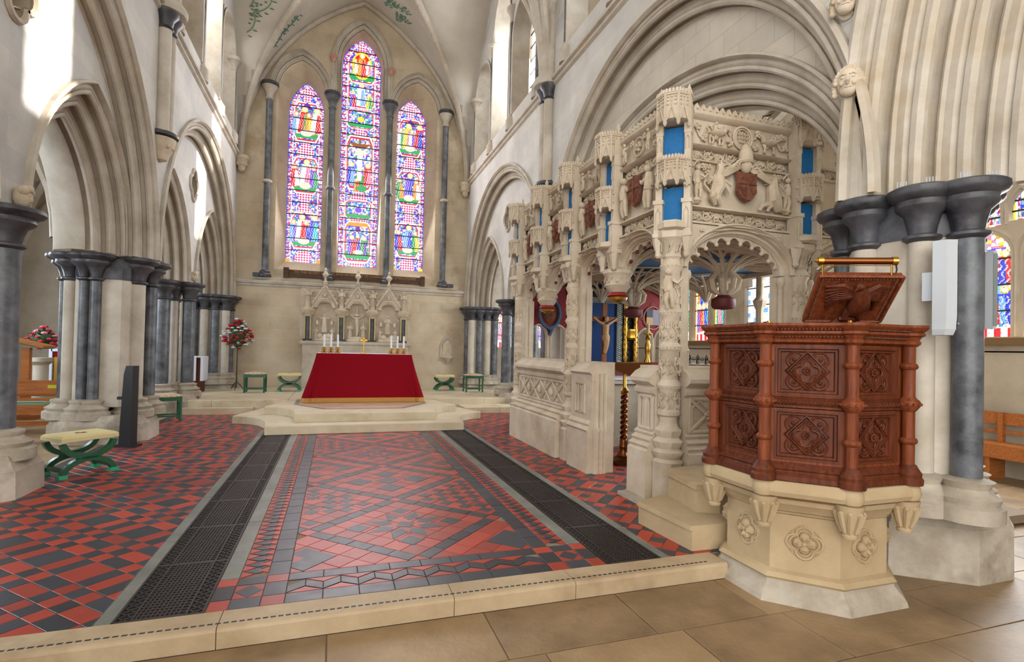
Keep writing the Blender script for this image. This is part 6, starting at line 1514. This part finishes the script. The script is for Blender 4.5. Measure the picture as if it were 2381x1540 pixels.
for i, c in enumerate(NIC):
    g = put('gabled_niche', None, rd); A = Arch(c, 2.55, .2, .2); mb = MB()
    def FR(u, d, z): return (u, Y0+.1+d, z)
    archsweep(mb, A, FR, [(.09, 0), (.08, -.03), (.05, -.03), (.04, .0), (.0, .02), (0, .2)], 12); archsweep(mb, Arch(c, 2.45, .36, .3), FR, [(.02, .08), (-.02, .05), (-.05, .08), (-.05, .2)], 10)
    for s in (-1, 1):
        mb.tube([(c+s*.34, Y0+.06, 2.66), (c, Y0+.06, 3.19)], .028, 6)
        for k in range(4): f = .2+.2*k; mb.ell((c+s*(.36*(1-f)), Y0+.05, 2.7+.5*f), .03, 6, 4)
    wallstrips(mb, FR, frange(c-.34, c+.34, 24), lambda u: max(A.z(u, .06), 2.6) if abs(u-c) < .26 else 2.6, lambda u: max(2.6, 3.19-abs(u-c)*1.56), .05); mb.ell((c, Y0+.12, 2.92), (.05, .04, .07)); mb.build('gable', M['carved'], g)
    mb = MB(); mb.lathe([(.03, 3.17), (.05, 3.2), (.03, 3.24), (.06, 3.28), (.035, 3.32), (.03, 3.4), (.07, 3.45), (.085, 3.5), (.05, 3.56), (.03, 3.6), (.045, 3.63), (.01, 3.7)], c, Y0+.08, 8)
    for k in range(4): a = k*pi/2+pi/4; mb.ell((c+.07*cos(a), Y0+.08+.07*sin(a), 3.48), .035, 6, 5); mb.ell((c+.05*cos(a), Y0+.08+.05*sin(a), 3.24), .025, 6, 5)
    mb.build('finial', M['carved'], g)
    rows = [[(c+.33*cos(a), Y0+.33-.0+.2*sin(-a)*0+.0+.16*sin(a), z) for a in frange(0, pi, 10)] for z in (1.62, 2.5, 2.75)]; mb = MB(); mb.grid(rows); mb.build('niche_back', M['relief'], g)
    mb = MB(); mb.ell((c, Y0+.2, 1.64), (.3, .14, .08)); mb.ell((c, Y0+.18, 1.7), (.2, .1, .06))
    if i == 1:
        mb.box(c-.02, c+.02, Y0+.22, Y0+.26, 1.68, 2.6); mb.box(c-.2, c+.2, Y0+.22, Y0+.26, 2.36, 2.41); mb.tube([(c, Y0+.19, 1.78), (c+.02, Y0+.18, 1.95), (c, Y0+.19, 2.12), (c, Y0+.19, 2.3)], [.025, .035, .045, .05], 8); mb.ell((c, Y0+.17, 2.37), .04, 8, 6)
        for s in (-1, 1): mb.tube([(c, Y0+.19, 2.28), (c+s*.1, Y0+.2, 2.31), (c+s*.19, Y0+.2, 2.38)], [.03, .022, .015], 6); statue(mb, c+s*.19, Y0+.2, 1.68, .48)
    else:
        statue(mb, c, Y0+.2, 1.85, .55, False, 2 if i == 0 else 0); 
        for s in (-1, 1): statue(mb, c+s*.22, Y0+.18, 1.66, .34); mb.ell((c+s*.12, Y0+.14, 1.74), (.09, .07, .08)); mb.ell((c+s*.2, Y0+.2, 2.12), (.05, .05, .08), 6, 5)
    mb.build('sculpture_group', M['carved'], g)
# inscription beam, wall niche
bm_ = thing('inscribed_beam', 'dark oak beam with gilt lettering below the lancets', 'inscription', (0, 0, 0))
mb = MB(); mb.box(-1.3, 2.45, WE-.1, WE-.02, 3.39, 3.6); mb.box(-1.42, -1.28, WE-.12, WE-.02, 3.37, 3.66); mb.box(2.43, 2.56, WE-.12, WE-.02, 3.35, 3.64); mb.build('beam', M['beam'], bm_, smooth=False)
def text_obj(s, size, loc, rot, mat, parent, name='lettering', ext=.004):
    c = bpy.data.curves.new('t', 'FONT'); c.body = s; c.size = size; c.extrude = ext; c.align_x = 'CENTER'; c.align_y = 'CENTER'; o = bpy.data.objects.new('t', c); COL.objects.link(o)
    dg = bpy.context.evaluated_depsgraph_get(); me = bpy.data.meshes.new_from_object(o.evaluated_get(dg)); bpy.data.objects.remove(o); me.materials.clear(); me.materials.append(mat)
    p = put(name, me, parent, loc); p.rotation_euler = rot; return p
text_obj('TO THE GLORY OF GOD AND IN MEMORY OF CHARLES DUKE of RICHMOND', .098, (.57, WE-.103, 3.545), (pi/2, 0, 0), M['letter'], bm_)
text_obj('THIS WINDOW WAS RAISED BY HIS FRIENDS AND TENANTRY A.D. 1862', .088, (.57, WE-.103, 3.45), (pi/2, 0, 0), M['letter'], bm_) if False else None
nc = thing('wall_niche', 'small pointed stone niche with a basin on the east wall', 'niche', (0, 0, 0)); A = Arch(3.33, 1.5, .14, .24); mb = MB()
archsweep(mb, A, FE, [(.09, 0), (.08, -.04), (.06, -.04), (.04, -.01), (.02, -.03), (.0, -.0)], 10, legs=1.2); mb.build('niche_frame', M['arch'], nc)
mb = MB(); us = frange(3.19, 3.47, 14); wallstrips(mb, FE, us, lambda u: 1.2, lambda u: A.z(u), -.004); mb.build('niche_recess', M['relief'], nc, smooth=False)
mb = MB(); mb.lathe([(.01, .98), (.05, 1.02), (.07, 1.08), (.15, 1.15), (.17, 1.19), (.16, 1.21), (.12, 1.2)], 3.33, WE-.06, 14); mb.build('basin', M['arch'], nc)
# ================================================================ STOOLS
def xstool(label, x, y, z, deg, w=.56, dp=.42, h=.45, group='green cross-framed stools', rep=None):
    t_ = thing('cross_stool', label, 'stool', (x, y, z), radians(deg), group); H = h-.06
    for s in (-1, 1):
        yy = s*(dp/2-.04); R = w*.5; mb = MB()
        def arcband(c0, sg):
            pts_o = []; pts_i = []
            for k in range(15):
                a = radians(8)+radians(164)*k/14; pts_o.append(((R)*cos(a)*1.0, c0+sg*(-1)*(H*.54)*sin(a))); pts_i.append(((R-.055)*cos(a), c0+sg*(-1)*(H*.54-.055)*sin(a)))
            n = 15; v = [(p[0], yy-.028, p[1]) for p in pts_o]+[(p[0], yy-.028, p[1]) for p in pts_i]+[(p[0], yy+.028, p[1]) for p in pts_o]+[(p[0], yy+.028, p[1]) for p in pts_i]; f = []
            for k in range(n-1): f += [(k, k+1, n+k+1, n+k), (2*n+k, 3*n+k, 3*n+k+1, 2*n+k+1), (k, 2*n+k, 2*n+k+1, k+1), (n+k, n+k+1, 3*n+k+1, 3*n+k)]
            f += [(0, n, 3*n, 2*n), (n-1, 3*n-1, 4*n-1, 2*n-1)]; mb.add(v, f)
        arcband(H, 1); arcband(.0, -1); mb.build('cross_leg', M['green'], t_)
        for q in (-1, 1): MB().box(q*(R-.03)-.04, q*(R-.03)+.04, yy-.036, yy+.036, 0, .04).build('foot', M['teal'], t_, smooth=False)
    MB().box(-.03, .03, -dp/2+.05, dp/2-.05, H*.5-.025, H*.5+.025).build('stretcher', M['green'], t_, smooth=False)
    for q in (-1, 1): MB().box(q*(w*.5-.05)-.02, q*(w*.5-.05)+.02, -dp/2+.05, dp/2-.05, .06, .1).build('foot_rail', M['green'], t_, smooth=False)
    mb = MB(); P = [(-w/2, -dp/2), (w/2, -dp/2), (w/2, dp/2), (-w/2, dp/2)]; slab(mb, P, H, h, .022); c = mb.build('cushion', M['cream'], t_, smooth=False)
    mb = MB(); leafblob(mb, lambda u, d, z: (u, z, h-.002), 0, 0, .06, 0)
    for v in range(len(mb.v)): mb.v[v] = (mb.v[v][0], mb.v[v][1], h+.002*(1 if mb.v[v][2] > h else 0)+.001)
    mb.build('embroidered_motif', M['shield'], c)
    return t_
xstool('cream needlework stool on a green crossed frame beside the near marble column', -2.68, 7.2, 0, 47)
xstool('low green cross-framed stool left of the red altar', -1.08, 14.85, .28, 0, .56, .42, .46)
xstool('low green cross-framed stool under the wall niche', 2.98, 14.95, .28, 0, .54, .42, .44)
def legstool(label, x, y, z, deg=0, w=.5, dp=.4, h=.5):
    t_ = thing('upholstered_stool', label, 'stool', (x, y, z), radians(deg), 'green four-legged tapestry stools')
    for sx in (-1, 1):
        for sy in (-1, 1):
            mb = MB(); px_, py_ = sx*(w/2-.03), sy*(dp/2-.03); mb.lathe([(.02, 0), (.026, .04), (.018, .08), (.024, .14), (.024, h-.12)], px_, py_, 8); mb.box(px_-.024, px_+.024, py_-.024, py_+.024, h-.16, h-.06); mb.build('leg', M['green'], t_)
    for s in (-1, 1):
        MB().box(-w/2+.03, w/2-.03, s*(dp/2-.03)-.012, s*(dp/2-.03)+.012, .08, .105).build('stretcher', M['green'], t_, smooth=False)
        MB().box(-w/2+.01, w/2-.01, s*(dp/2-.02)-.015, s*(dp/2-.02)+.015, h-.12, h-.05).build('apron', M['green'], t_, smooth=False)
        MB().box(s*(w/2-.02)-.015, s*(w/2-.02)+.015, -dp/2+.01, dp/2-.01, h-.12, h-.05).build('apron', M['green'], t_, smooth=False)
    mb = MB(); mb.ell((0, 0, h-.04), (w*.53, dp*.53, .055), 18, 8); mb.build('padded_seat', M['tapestry'], t_)
legstool('tapestry-topped green stool between the flower stand and the cross-framed stool', -1.84, 14.5, .28, 0, .5, .4, .5)
legstool('tapestry-topped green stool beside the south respond', 3.68, 14.35, .28, 0, .52, .4, .5)
legstool('tapestry-topped green stool behind the compound pier', -3.0, 11.6, 0, 20, .5, .4, .5)
# black stand by the pier
bs_ = thing('black_stand', 'tall narrow black wedge-shaped stand leaning by the compound pier', 'stand', (-2.72, 8.83, 0), radians(-20)); mb = MB()
mb.prism([(-.11, 0), (.07, 0), (.07, 1.14), (-.03, 1.14), (-.06, 1.02)], -.06, .06, 'y'); mb.build('panel', M['blackpaint'], bs_, smooth=False)
MB().box(-.16, .12, -.1, .1, 0, .03).build('foot_plate', M['blackpaint'], bs_, smooth=False); MB().box(-.17, -.07, -.03, .03, .66, .7).build('side_bracket', M['blackpaint'], bs_, smooth=False)
# ================================================================ FLOWERS
def bouquet(t_, c, rx, rz, n, palette, leafn):
    for k in range(n):
        th = 2.4*k; v = 1-2*(k+.5)/n; r = sqrt(max(0, 1-v*v)); q = .62+.38*random.random(); sc = 1-.55*max(0, v+.3)/1.3
        p = (c[0]+rx*q*r*cos(th)*sc, c[1]+rx*q*r*sin(th)*sc, c[2]+rz*v*q); m_ = palette[k % len(palette)]; mb = MB(); s = random.uniform(.042, .058)
        for j in range(6): a = j*pi/3+k; mb.ell((p[0]+s*.55*cos(a), p[1]+s*.55*sin(a), p[2]+.2*s), (s*.5, s*.5, s*.42), 6, 4)
        mb.ell((p[0], p[1], p[2]+s*.4), s*.4, 6, 4); mb.build('blossom', m_, t_)
    for k in range(leafn):
        th = random.uniform(0, 2*pi); v = random.uniform(-1, 1); r = sqrt(1-v*v); sc = 1-.45*max(0, v); d = Vector((r*cos(th)*rx*sc, r*sin(th)*rx*sc, v*rz)); b = Vector(c)+d*.55; e = Vector(c)+d*random.uniform(.85, 1.05); sd = d.cross(Vector((0, 0, 1))); sd = sd.normalized()*.028 if sd.length > .001 else Vector((.028, 0, 0))
        m_ = b.lerp(e, .5)+Vector((0, 0, .012)); MB().add([b, m_+sd, e, m_-sd, m_-Vector((0, 0, .012))], [(0, 1, 4), (1, 2, 4), (2, 3, 4), (3, 0, 4)]).build('leaf', M['leaf'], t_)
    mb = MB(); mb.ell(c, (rx*.5, rx*.5, rz*.6), 10, 7); mb.build('foliage_core', M['leaf'], t_)
fs = thing('flower_arrangement', 'tall pedestal arrangement of red and white flowers by the north respond', 'flowers', (0, 0, 0)); fx, fy = -2.38, 15.25
mb = MB(); mb.tube([(fx, fy, .34), (fx, fy, 1.42)], .012, 8); mb.build('stem_pole', M['iron'], fs)
for k in range(3): a = k*2*pi/3+.5; mb = MB(); mb.tube([(fx, fy, .5), (fx+.1*cos(a), fy+.1*sin(a), .4), (fx+.17*cos(a), fy+.17*sin(a), .29)], .009, 6); mb.build('tripod_leg', M['iron'], fs)
bouquet(fs, (fx, fy, 1.72), .42, .42, 90, [M['petal'], M['petal2'], M['petal'], M['petal2'], M['petal']], 110)
fn = thing('flower_arrangement', 'red and pink roses on a stone pedestal in the north aisle', 'flowers', (0, 0, 0)); MB().lathe([(.2, 0), (.2, .1), (.13, .16), (.13, .95), (.2, 1.02), (.2, 1.1)], -5.75, 13.5, 12).build('pedestal', M['aisle'], fn)
bouquet(fn, (-5.72, 13.5, 1.5), .34, .26, 34, [M['petal'], M['pink'], M['petal']], 60)
# ================================================================ NORTH AISLE FURNITURE
def pew(label, x0, x1, y, z, cushion):
    t_ = thing('pew', label, 'bench', (0, 0, 0), 0, 'wooden pews in the north aisle'); P_ = M['pine']
    for x in (x0, x1):
        mb = MB(); mb.prism([(y-.02, z), (y+.05, z), (y+.05, z+.4), (y+.08, z+.78), (y+.0, z+.8), (y-.04, z+.76)], x-.025, x+.025, 'x'); mb.prism([(y+.38, z), (y+.44, z), (y+.44, z+.42), (y+.38, z+.42)], x-.025, x+.025, 'x'); mb.prism([(y, z+.38), (y+.44, z+.38), (y+.44, z+.43), (y, z+.43)], x-.025, x+.025, 'x'); mb.build('end_frame', P_, t_, smooth=False)
    MB().box(x0, x1, y-.01, y+.02, z+.62, z+.78).build('back_board', P_, t_, smooth=False); MB().box(x0, x1, y, y+.02, z+.5, z+.55).build('back_rail', P_, t_, smooth=False)
    MB().box(x0, x1, y+.02, y+.42, z+.4, z+.43).build('seat', P_, t_, smooth=False); MB().box(x0, x1, y+.02, y+.04, z+.28, z+.4).build('seat_rail', P_, t_, smooth=False); MB().box(x0, x1, y+.0, y+.03, z+.1, z+.17).build('foot_rail', P_, t_, smooth=False)
    MB().box(x1-.16 if cushion else x1-.14, x1-.02, y-.014, y-.01, z+.71, z+.76).build('yellow_sticker', M['yellow'], t_, smooth=False)
    return t_
pew('honey wooden pew with a green cushion beside the near column', -6.2, -4.25, 10.6, -.02, True)
pew('honey wooden pew behind the front pew in the aisle', -6.3, -4.0, 11.5, -.02, False)
tag(MB().box(-5.2, -4.5, 10.68, 11.0, .412, .462).build('seat_cushion', mat_plain('mint_cushion', srgb(128, 176, 150), .9), smooth=False), 'flat mint green cushion lying on the pew seat', 'cushion')
kn = thing('kneeler_stand', 'small wooden kneeler frame beside the near column', 'kneeler', (-4.5, 9.75, -.02)); 
for x in (-.35, .0): MB().box(x-.02, x+.02, -.02, .02, 0, .4).build('leg', M['pine'], kn, smooth=False)
MB().box(-.4, .03, -.1, .1, .36, .42).build('top', M['pine'], kn, smooth=False); MB().box(-.36, .0, -.015, .015, .14, .18).build('rail', M['pine'], kn, smooth=False)
le = thing('wooden_lectern', 'plain wooden lectern with a green-lined slope in the north aisle', 'lectern', (-5.45, 12.28, -.02)); MB().box(-.06, .06, -.05, .05, 0, 1.34).build('post', M['pine'], le, smooth=False); MB().box(-.2, .2, -.16, .16, 0, .06).build('foot', M['pine'], le, smooth=False)
mb = MB(); mb.prism([(-.3, 1.5), (-.3, 1.54), (.35, 1.38), (.35, 1.34)], -.25, .25, 'y'); mb.build('slope', M['pine'], le, smooth=False); mb = MB(); mb.prism([(-.28, 1.475), (-.28, 1.497), (.33, 1.347), (.33, 1.325)], -.24, .24, 'y'); mb.build('green_lining', M['green'], le, smooth=False)
na = thing('side_altar', 'side altar under a white cloth with a gold frontal in the north aisle', 'altar', (-5.5, 14.6, -.02)); MB().box(-.36, .5, -.3, .3, 0, 1.24).build('gold_frontal', M['gold'], na, smooth=False); MB().box(-.4, .54, -.34, .34, 1.24, 1.3).build('white_cloth', M['cloth'], na, smooth=False)
for s in (-.42, .52): MB().box(s-.02, s+.04, -.34, .34, .3, 1.3).build('cloth_fall', M['cloth'], na, smooth=False)
MB().box(-.36, .5, -.32, -.3, 1.12, 1.24).build('red_band', M['velvet'], na, smooth=False)
tb = thing('credence_table', 'small dark wooden table draped in white linen by the north respond', 'table', (-3.2, 14.75, .28)); MB().box(-.2, .16, -.22, .22, 0, .84).build('wooden_body', M['oakd'], tb, smooth=False)
mb = MB(); mb.box(-.24, .2, -.25, .25, .84, .87); mb.box(-.25, -.235, -.25, .25, .3, .87); mb.box(-.25, .06, -.262, -.25, .28, .87); mb.box(.15, .21, -.262, -.25, .28, .87); mb.box(.2, .215, -.25, .25, .28, .87); mb.build('linen_cloth', M['cloth'], tb, smooth=False)
# ================================================================ SOUTH AISLE, PIER FITTINGS
be = thing('wall_bench', 'long wooden bench along the cream aisle wall', 'bench', (0, 0, 0))
for a, b, nm in ((.62, .78, 'back_board'), (.5, .54, 'back_rail')): MB().box(8.66, 8.69, 2.4, 6.0, a, b).build(nm, M['pine'], be, smooth=False)
MB().box(8.3, 8.68, 2.4, 6.0, .34, .38).build('seat', M['pine'], be, smooth=False); MB().box(8.3, 8.33, 2.4, 6.0, .2, .34).build('front_rail', M['pine'], be, smooth=False)
for y in (2.5, 3.7, 4.75, 5.9): mb = MB(); mb.box(8.36, 8.68, y-.03, y+.03, -.11, .34); mb.box(8.62, 8.69, y-.03, y+.03, .34, .78); mb.build('support', M['pine'], be, smooth=False)
sp = thing('loudspeaker', 'slim grey column loudspeaker fixed to the crossing pier', 'loudspeaker', (3.985, 2.525, 0), radians(18)); mb = MB()
sec = [(-.07, .05), (-.07, -.03), (-.02, -.075), (.05, -.06), (.075, .0), (.075, .05)]
rows = []
for z, s in ((1.66, .82), (1.7, .95), (1.78, 1.0), (2.31, 1.0)): rows.append([(x*s, .05+(y-.05)*(s if z < 1.8 else 1), z) for x, y in sec])
mb.grid(rows, closed_u=True); mb.add(rows[0], [tuple(range(5, -1, -1))]); mb.add(rows[-1], [tuple(range(6))]); mb.build('cabinet', M['white'], sp, smooth=False)
mb = MB(); mb.add([(-.018, -.078, 1.72), (.049, -.063, 1.72), (.049, -.063, 2.29), (-.018, -.078, 2.29), (.073, -.004, 2.29), (.073, -.004, 1.72)], [(0, 1, 2, 3), (1, 5, 4, 2)]); mb.build('grille', M['grille'], sp, smooth=False)
MB().box(.0, .03, -.076, -.07, 1.735, 1.745).build('maker_badge', M['white'], sp, smooth=False); MB().box(-.03, .03, .05, .12, 1.9, 2.1).build('wall_bracket', M['white'], sp, smooth=False)
sp2 = thing('loudspeaker', 'second slim white loudspeaker facing the aisle, half hidden by the marble shaft', 'loudspeaker', (4.47, 2.53, 0)); MB().box(-.02, .02, -.03, .02, 1.72, 2.28).build('cabinet', M['white'], sp2, smooth=False); MB().box(-.021, .021, -.034, -.03, 1.74, 2.26).build('grille', M['grille'], sp2, smooth=False)
def head(label, c, s, hair=True):
    t_ = thing('carved_head', label, 'carving', (0, 0, 0)); x, y, z = c; n = Vector((-.8, -.6, -.15)).normalized(); r = Vector((n.y, -n.x, 0)).normalized()*-1; u = r.cross(n)*-1
    if u.z < 0: u = -u
    def P(a, b, d): return Vector(c)+r*a*s+u*b*s+n*d*s
    Rq = Matrix((r, n, u)).transposed().to_quaternion(); mb = MB(); mb.ell(c, (.42*s, .46*s, .58*s), 16, 12, R=Rq); mb.ell(P(0, -.34, .14), (.3*s, .3*s, .26*s), 12, 8, R=Rq)
    mb.tube([P(0, .12, .42), P(0, -.08, .56), P(0, -.14, .5)], [.05*s, .085*s, .06*s], 8)
    for q in (-1, 1): mb.ell(P(q*.17, .1, .4), (.085*s, .05*s, .05*s), 8, 6, R=Rq); mb.tube([P(q*.06, .2, .44), P(q*.18, .24, .41), P(q*.3, .18, .32)], .028*s, 6); mb.ell(P(q*.2, -.12, .36), .1*s, 8, 6); mb.tube([P(q*.0, -.27, .43), P(q*.1, -.26, .42), P(q*.17, -.29, .36)], .028*s, 6); mb.tube([P(0, -.35, .42), P(q*.12, -.34, .38)], .026*s, 6)
    mb.tube([P(0, -.3, -.3), P(0, -.5, .0)], .26*s, 10); mb.build('face', M['carved'], t_); h = MB()
    for k in range(26):
        a = pi*(k % 13)/12; ring_ = k//13; h.ell(P(.44*cos(a)*(1.02-.1*ring_), .42*sin(a)*1.1+.04-.05*abs(cos(a)), .05+.18*ring_-.1), .13*s, 6, 5)
    for q in (-1, 1):
        for k in range(4): h.ell(P(q*.46, .0-.14*k, .0), .13*s, 6, 5)
    h.build('curled_hair', M['relief'], t_)
head('carved stone head with curled hair at the meeting of the arches', (3.82, 3.14, 3.68), .2); head('carved stone head at the top of the spandrel, mostly out of frame', (3.82, 3.17, 4.36), .2)
for y, lab in ((7.35, 'head'),): pass
for F, u, z in ((FN, 9.6, 3.3), (FN, 6.36, 2.86), (FN, 12.95, 2.9)):
    p = F(u, .12 if z > 3 else .22, z); t_ = tag(MB().ell(p, (.08, .08, .11)).ell((p[0]+.06, p[1], p[2]-.02), (.03, .03, .03), 6, 4).ell((p[0]+.03, p[1]-.05, p[2]+.06), .05, 6, 5).ell((p[0]+.03, p[1]+.05, p[2]+.06), .05, 6, 5).ell((p[0]+.05, p[1], p[2]+.08), .045, 6, 5).build('label_stop', M['relief']), 'small carved label stop above the %s capital' % ('compound pier' if z > 3 else 'near marble column' if u < 7 else 'sanctuary column'), 'carving')
# ================================================================ CHANTRY FURNISHINGS
ca = thing('chantry_altar', 'stone altar with white linen inside the chantry', 'altar', (0, 0, 0)); MB().box(4.0, 5.6, 7.95, 8.85, 0, .95).build('stone_block', M['aisle'], ca, smooth=False); MB().box(3.9, 5.7, 7.88, 8.85, .95, 1.02).build('stone_slab', M['arch'], ca, smooth=False); MB().box(3.95, 5.65, 7.86, 8.8, 1.02, 1.05).build('linen_cloth', M['cloth'], ca, smooth=False)
MB().box(4.1, 5.5, 8.55, 8.85, 1.05, 1.22).build('gradine', M['cloth'], ca, smooth=False); MB().box(4.2, 5.5, 8.53, 8.549, 1.06, 1.2).build('red_orphrey', M['redpaint'], ca, smooth=False)
MB().box(3.5, 6.2, 7.4, 8.95, 0, .14).build('altar_step', M['arch'], ca, smooth=False)
cx = thing('crucifix', 'carved wooden crucifix before the deep blue niche', 'crucifix', (4.66, 8.62, 1.22)); mb = MB(); mb.box(-.045, .045, .0, .04, 0, 1.14); mb.box(-.26, .26, .0, .04, .82, .9); mb.lathe([(.1, 0), (.1, .03), (.05, .06)], 0, .02, 8); mb.build('cross', mat_wood('brown_cross', srgb(120, 66, 34), srgb(168, 104, 62), .5), cx, smooth=False)
mb = MB(); mb.tube([(0, -.02, .24), (.015, -.05, .36), (.02, -.05, .48), (-.005, -.04, .6), (0, -.04, .76)], [.025, .035, .05, .055, .06], 10); mb.ell((-.01, -.07, .86), (.04, .045, .055)); mb.tube([(-.02, -.02, .25), (-.01, -.05, .38), (-.01, -.045, .5)], [.02, .03, .045], 8); mb.lathe([(.065, .47), (.075, .52), (.065, .57)], 0, -.04, 10)
for s in (-1, 1): mb.tube([(s*.04, -.04, .76), (s*.12, -.02, .8), (s*.24, -.01, .88)], [.028, .022, .016], 7)
mb.build('corpus', mat_plain('pale_carved_wood', srgb(206, 162, 112), .5), cx)
for x, lab in ((5.36, 'tall gilt candlestick with a cream candle on the chantry altar, beside the wreathed shield'), (4.12, 'tall gilt candlestick with a cream candle on the chantry altar, beside the garter badge')):
    t_ = thing('gilt_candlestick', lab, 'candlestick', (x, 8.3, 1.052), 0, 'chantry altar candlesticks'); mb = MB(); mb.lathe([(.09, 0), (.09, .03), (.05, .06), (.035, .1), (.06, .18), (.07, .26), (.035, .36), (.05, .46), (.055, .56), (.03, .64), (.045, .7), (.02, .74), (.08, .77), (.08, .78), (.02, .79)], 0, 0, 14); mb.build('stem', M['brass'], t_); mb = MB(); mb.lathe([(.028, .78), (.028, .95), (.0, .955)], 0, 0, 12); mb.build('candle', M['cream'], t_)
bl = thing('brass_lectern', 'bronze lectern with a barley-twist stem in the chantry doorway', 'lectern', (3.72, 6.3, 0)); mb = MB(); mb.lathe([(.07, .08), (.09, .1), (.06, .14), (.05, .2), (.06, .22), (.05, .26), (.055, .3), (.045, .32)], 0, 0, 16); mb.box(-.17, .17, -.17, .17, 0, .05); mb.lathe([(.15, .05), (.12, .08), (.08, .1)], 0, 0, 16); mb.build('foot', M['copper'], bl)
mb = MB(); rows = []
for k in range(61):
    z = .32+.62*k/60; rows.append([((.04+.013*cos(3*(a-k*.32)))*cos(a), (.04+.013*cos(3*(a-k*.32)))*sin(a), z) for a in frange(0, 2*pi, 18)[:-1]])
mb.grid(rows, closed_u=True); mb.build('twisted_stem', M['copper'], bl); mb = MB(); mb.lathe([(.045, .94), (.06, .97), (.04, 1.0), (.025, 1.02), (.025, 1.22)], 0, 0, 14); mb.build('upper_stem', M['brass'], bl)
mb = MB(); mb.prism([(-.3, 1.34), (.3, 1.36), (.26, 1.3), (.12, 1.22), (-.1, 1.2), (-.26, 1.26)], -.18, .18, 'y'); mb.build('book_slope', M['copper'], bl, smooth=False)
ir = thing('iron_railing', 'black wrought iron railing with leaf finials beyond the chantry sill', 'railing', (0, 0, 0))
for k in range(5):
    y = 7.7+k*.24; mb = MB(); mb.box(6.33, 6.37, y-.02, y+.02, 1.3, 1.37); mb.tube([(6.35, y, 1.36), (6.35, y-.03, 1.41), (6.35, y, 1.47)], [.012, .014, .002], 5); mb.tube([(6.35, y, 1.36), (6.35, y+.03, 1.41), (6.35, y, 1.47)], [.012, .014, .002], 5); mb.build('finial', M['blackpaint'], ir)
    if k < 4: mb = MB(); mb.tube([(6.35, y+.12+.05*cos(a), 1.39+.025*sin(a)) for a in frange(0, 2*pi, 10)[:-1]], .006, 4, closed=True); mb.tube([(6.35, y+.02, 1.38), (6.35, y+.22, 1.38)], .006, 4); mb.build('scroll', M['blackpaint'], ir)
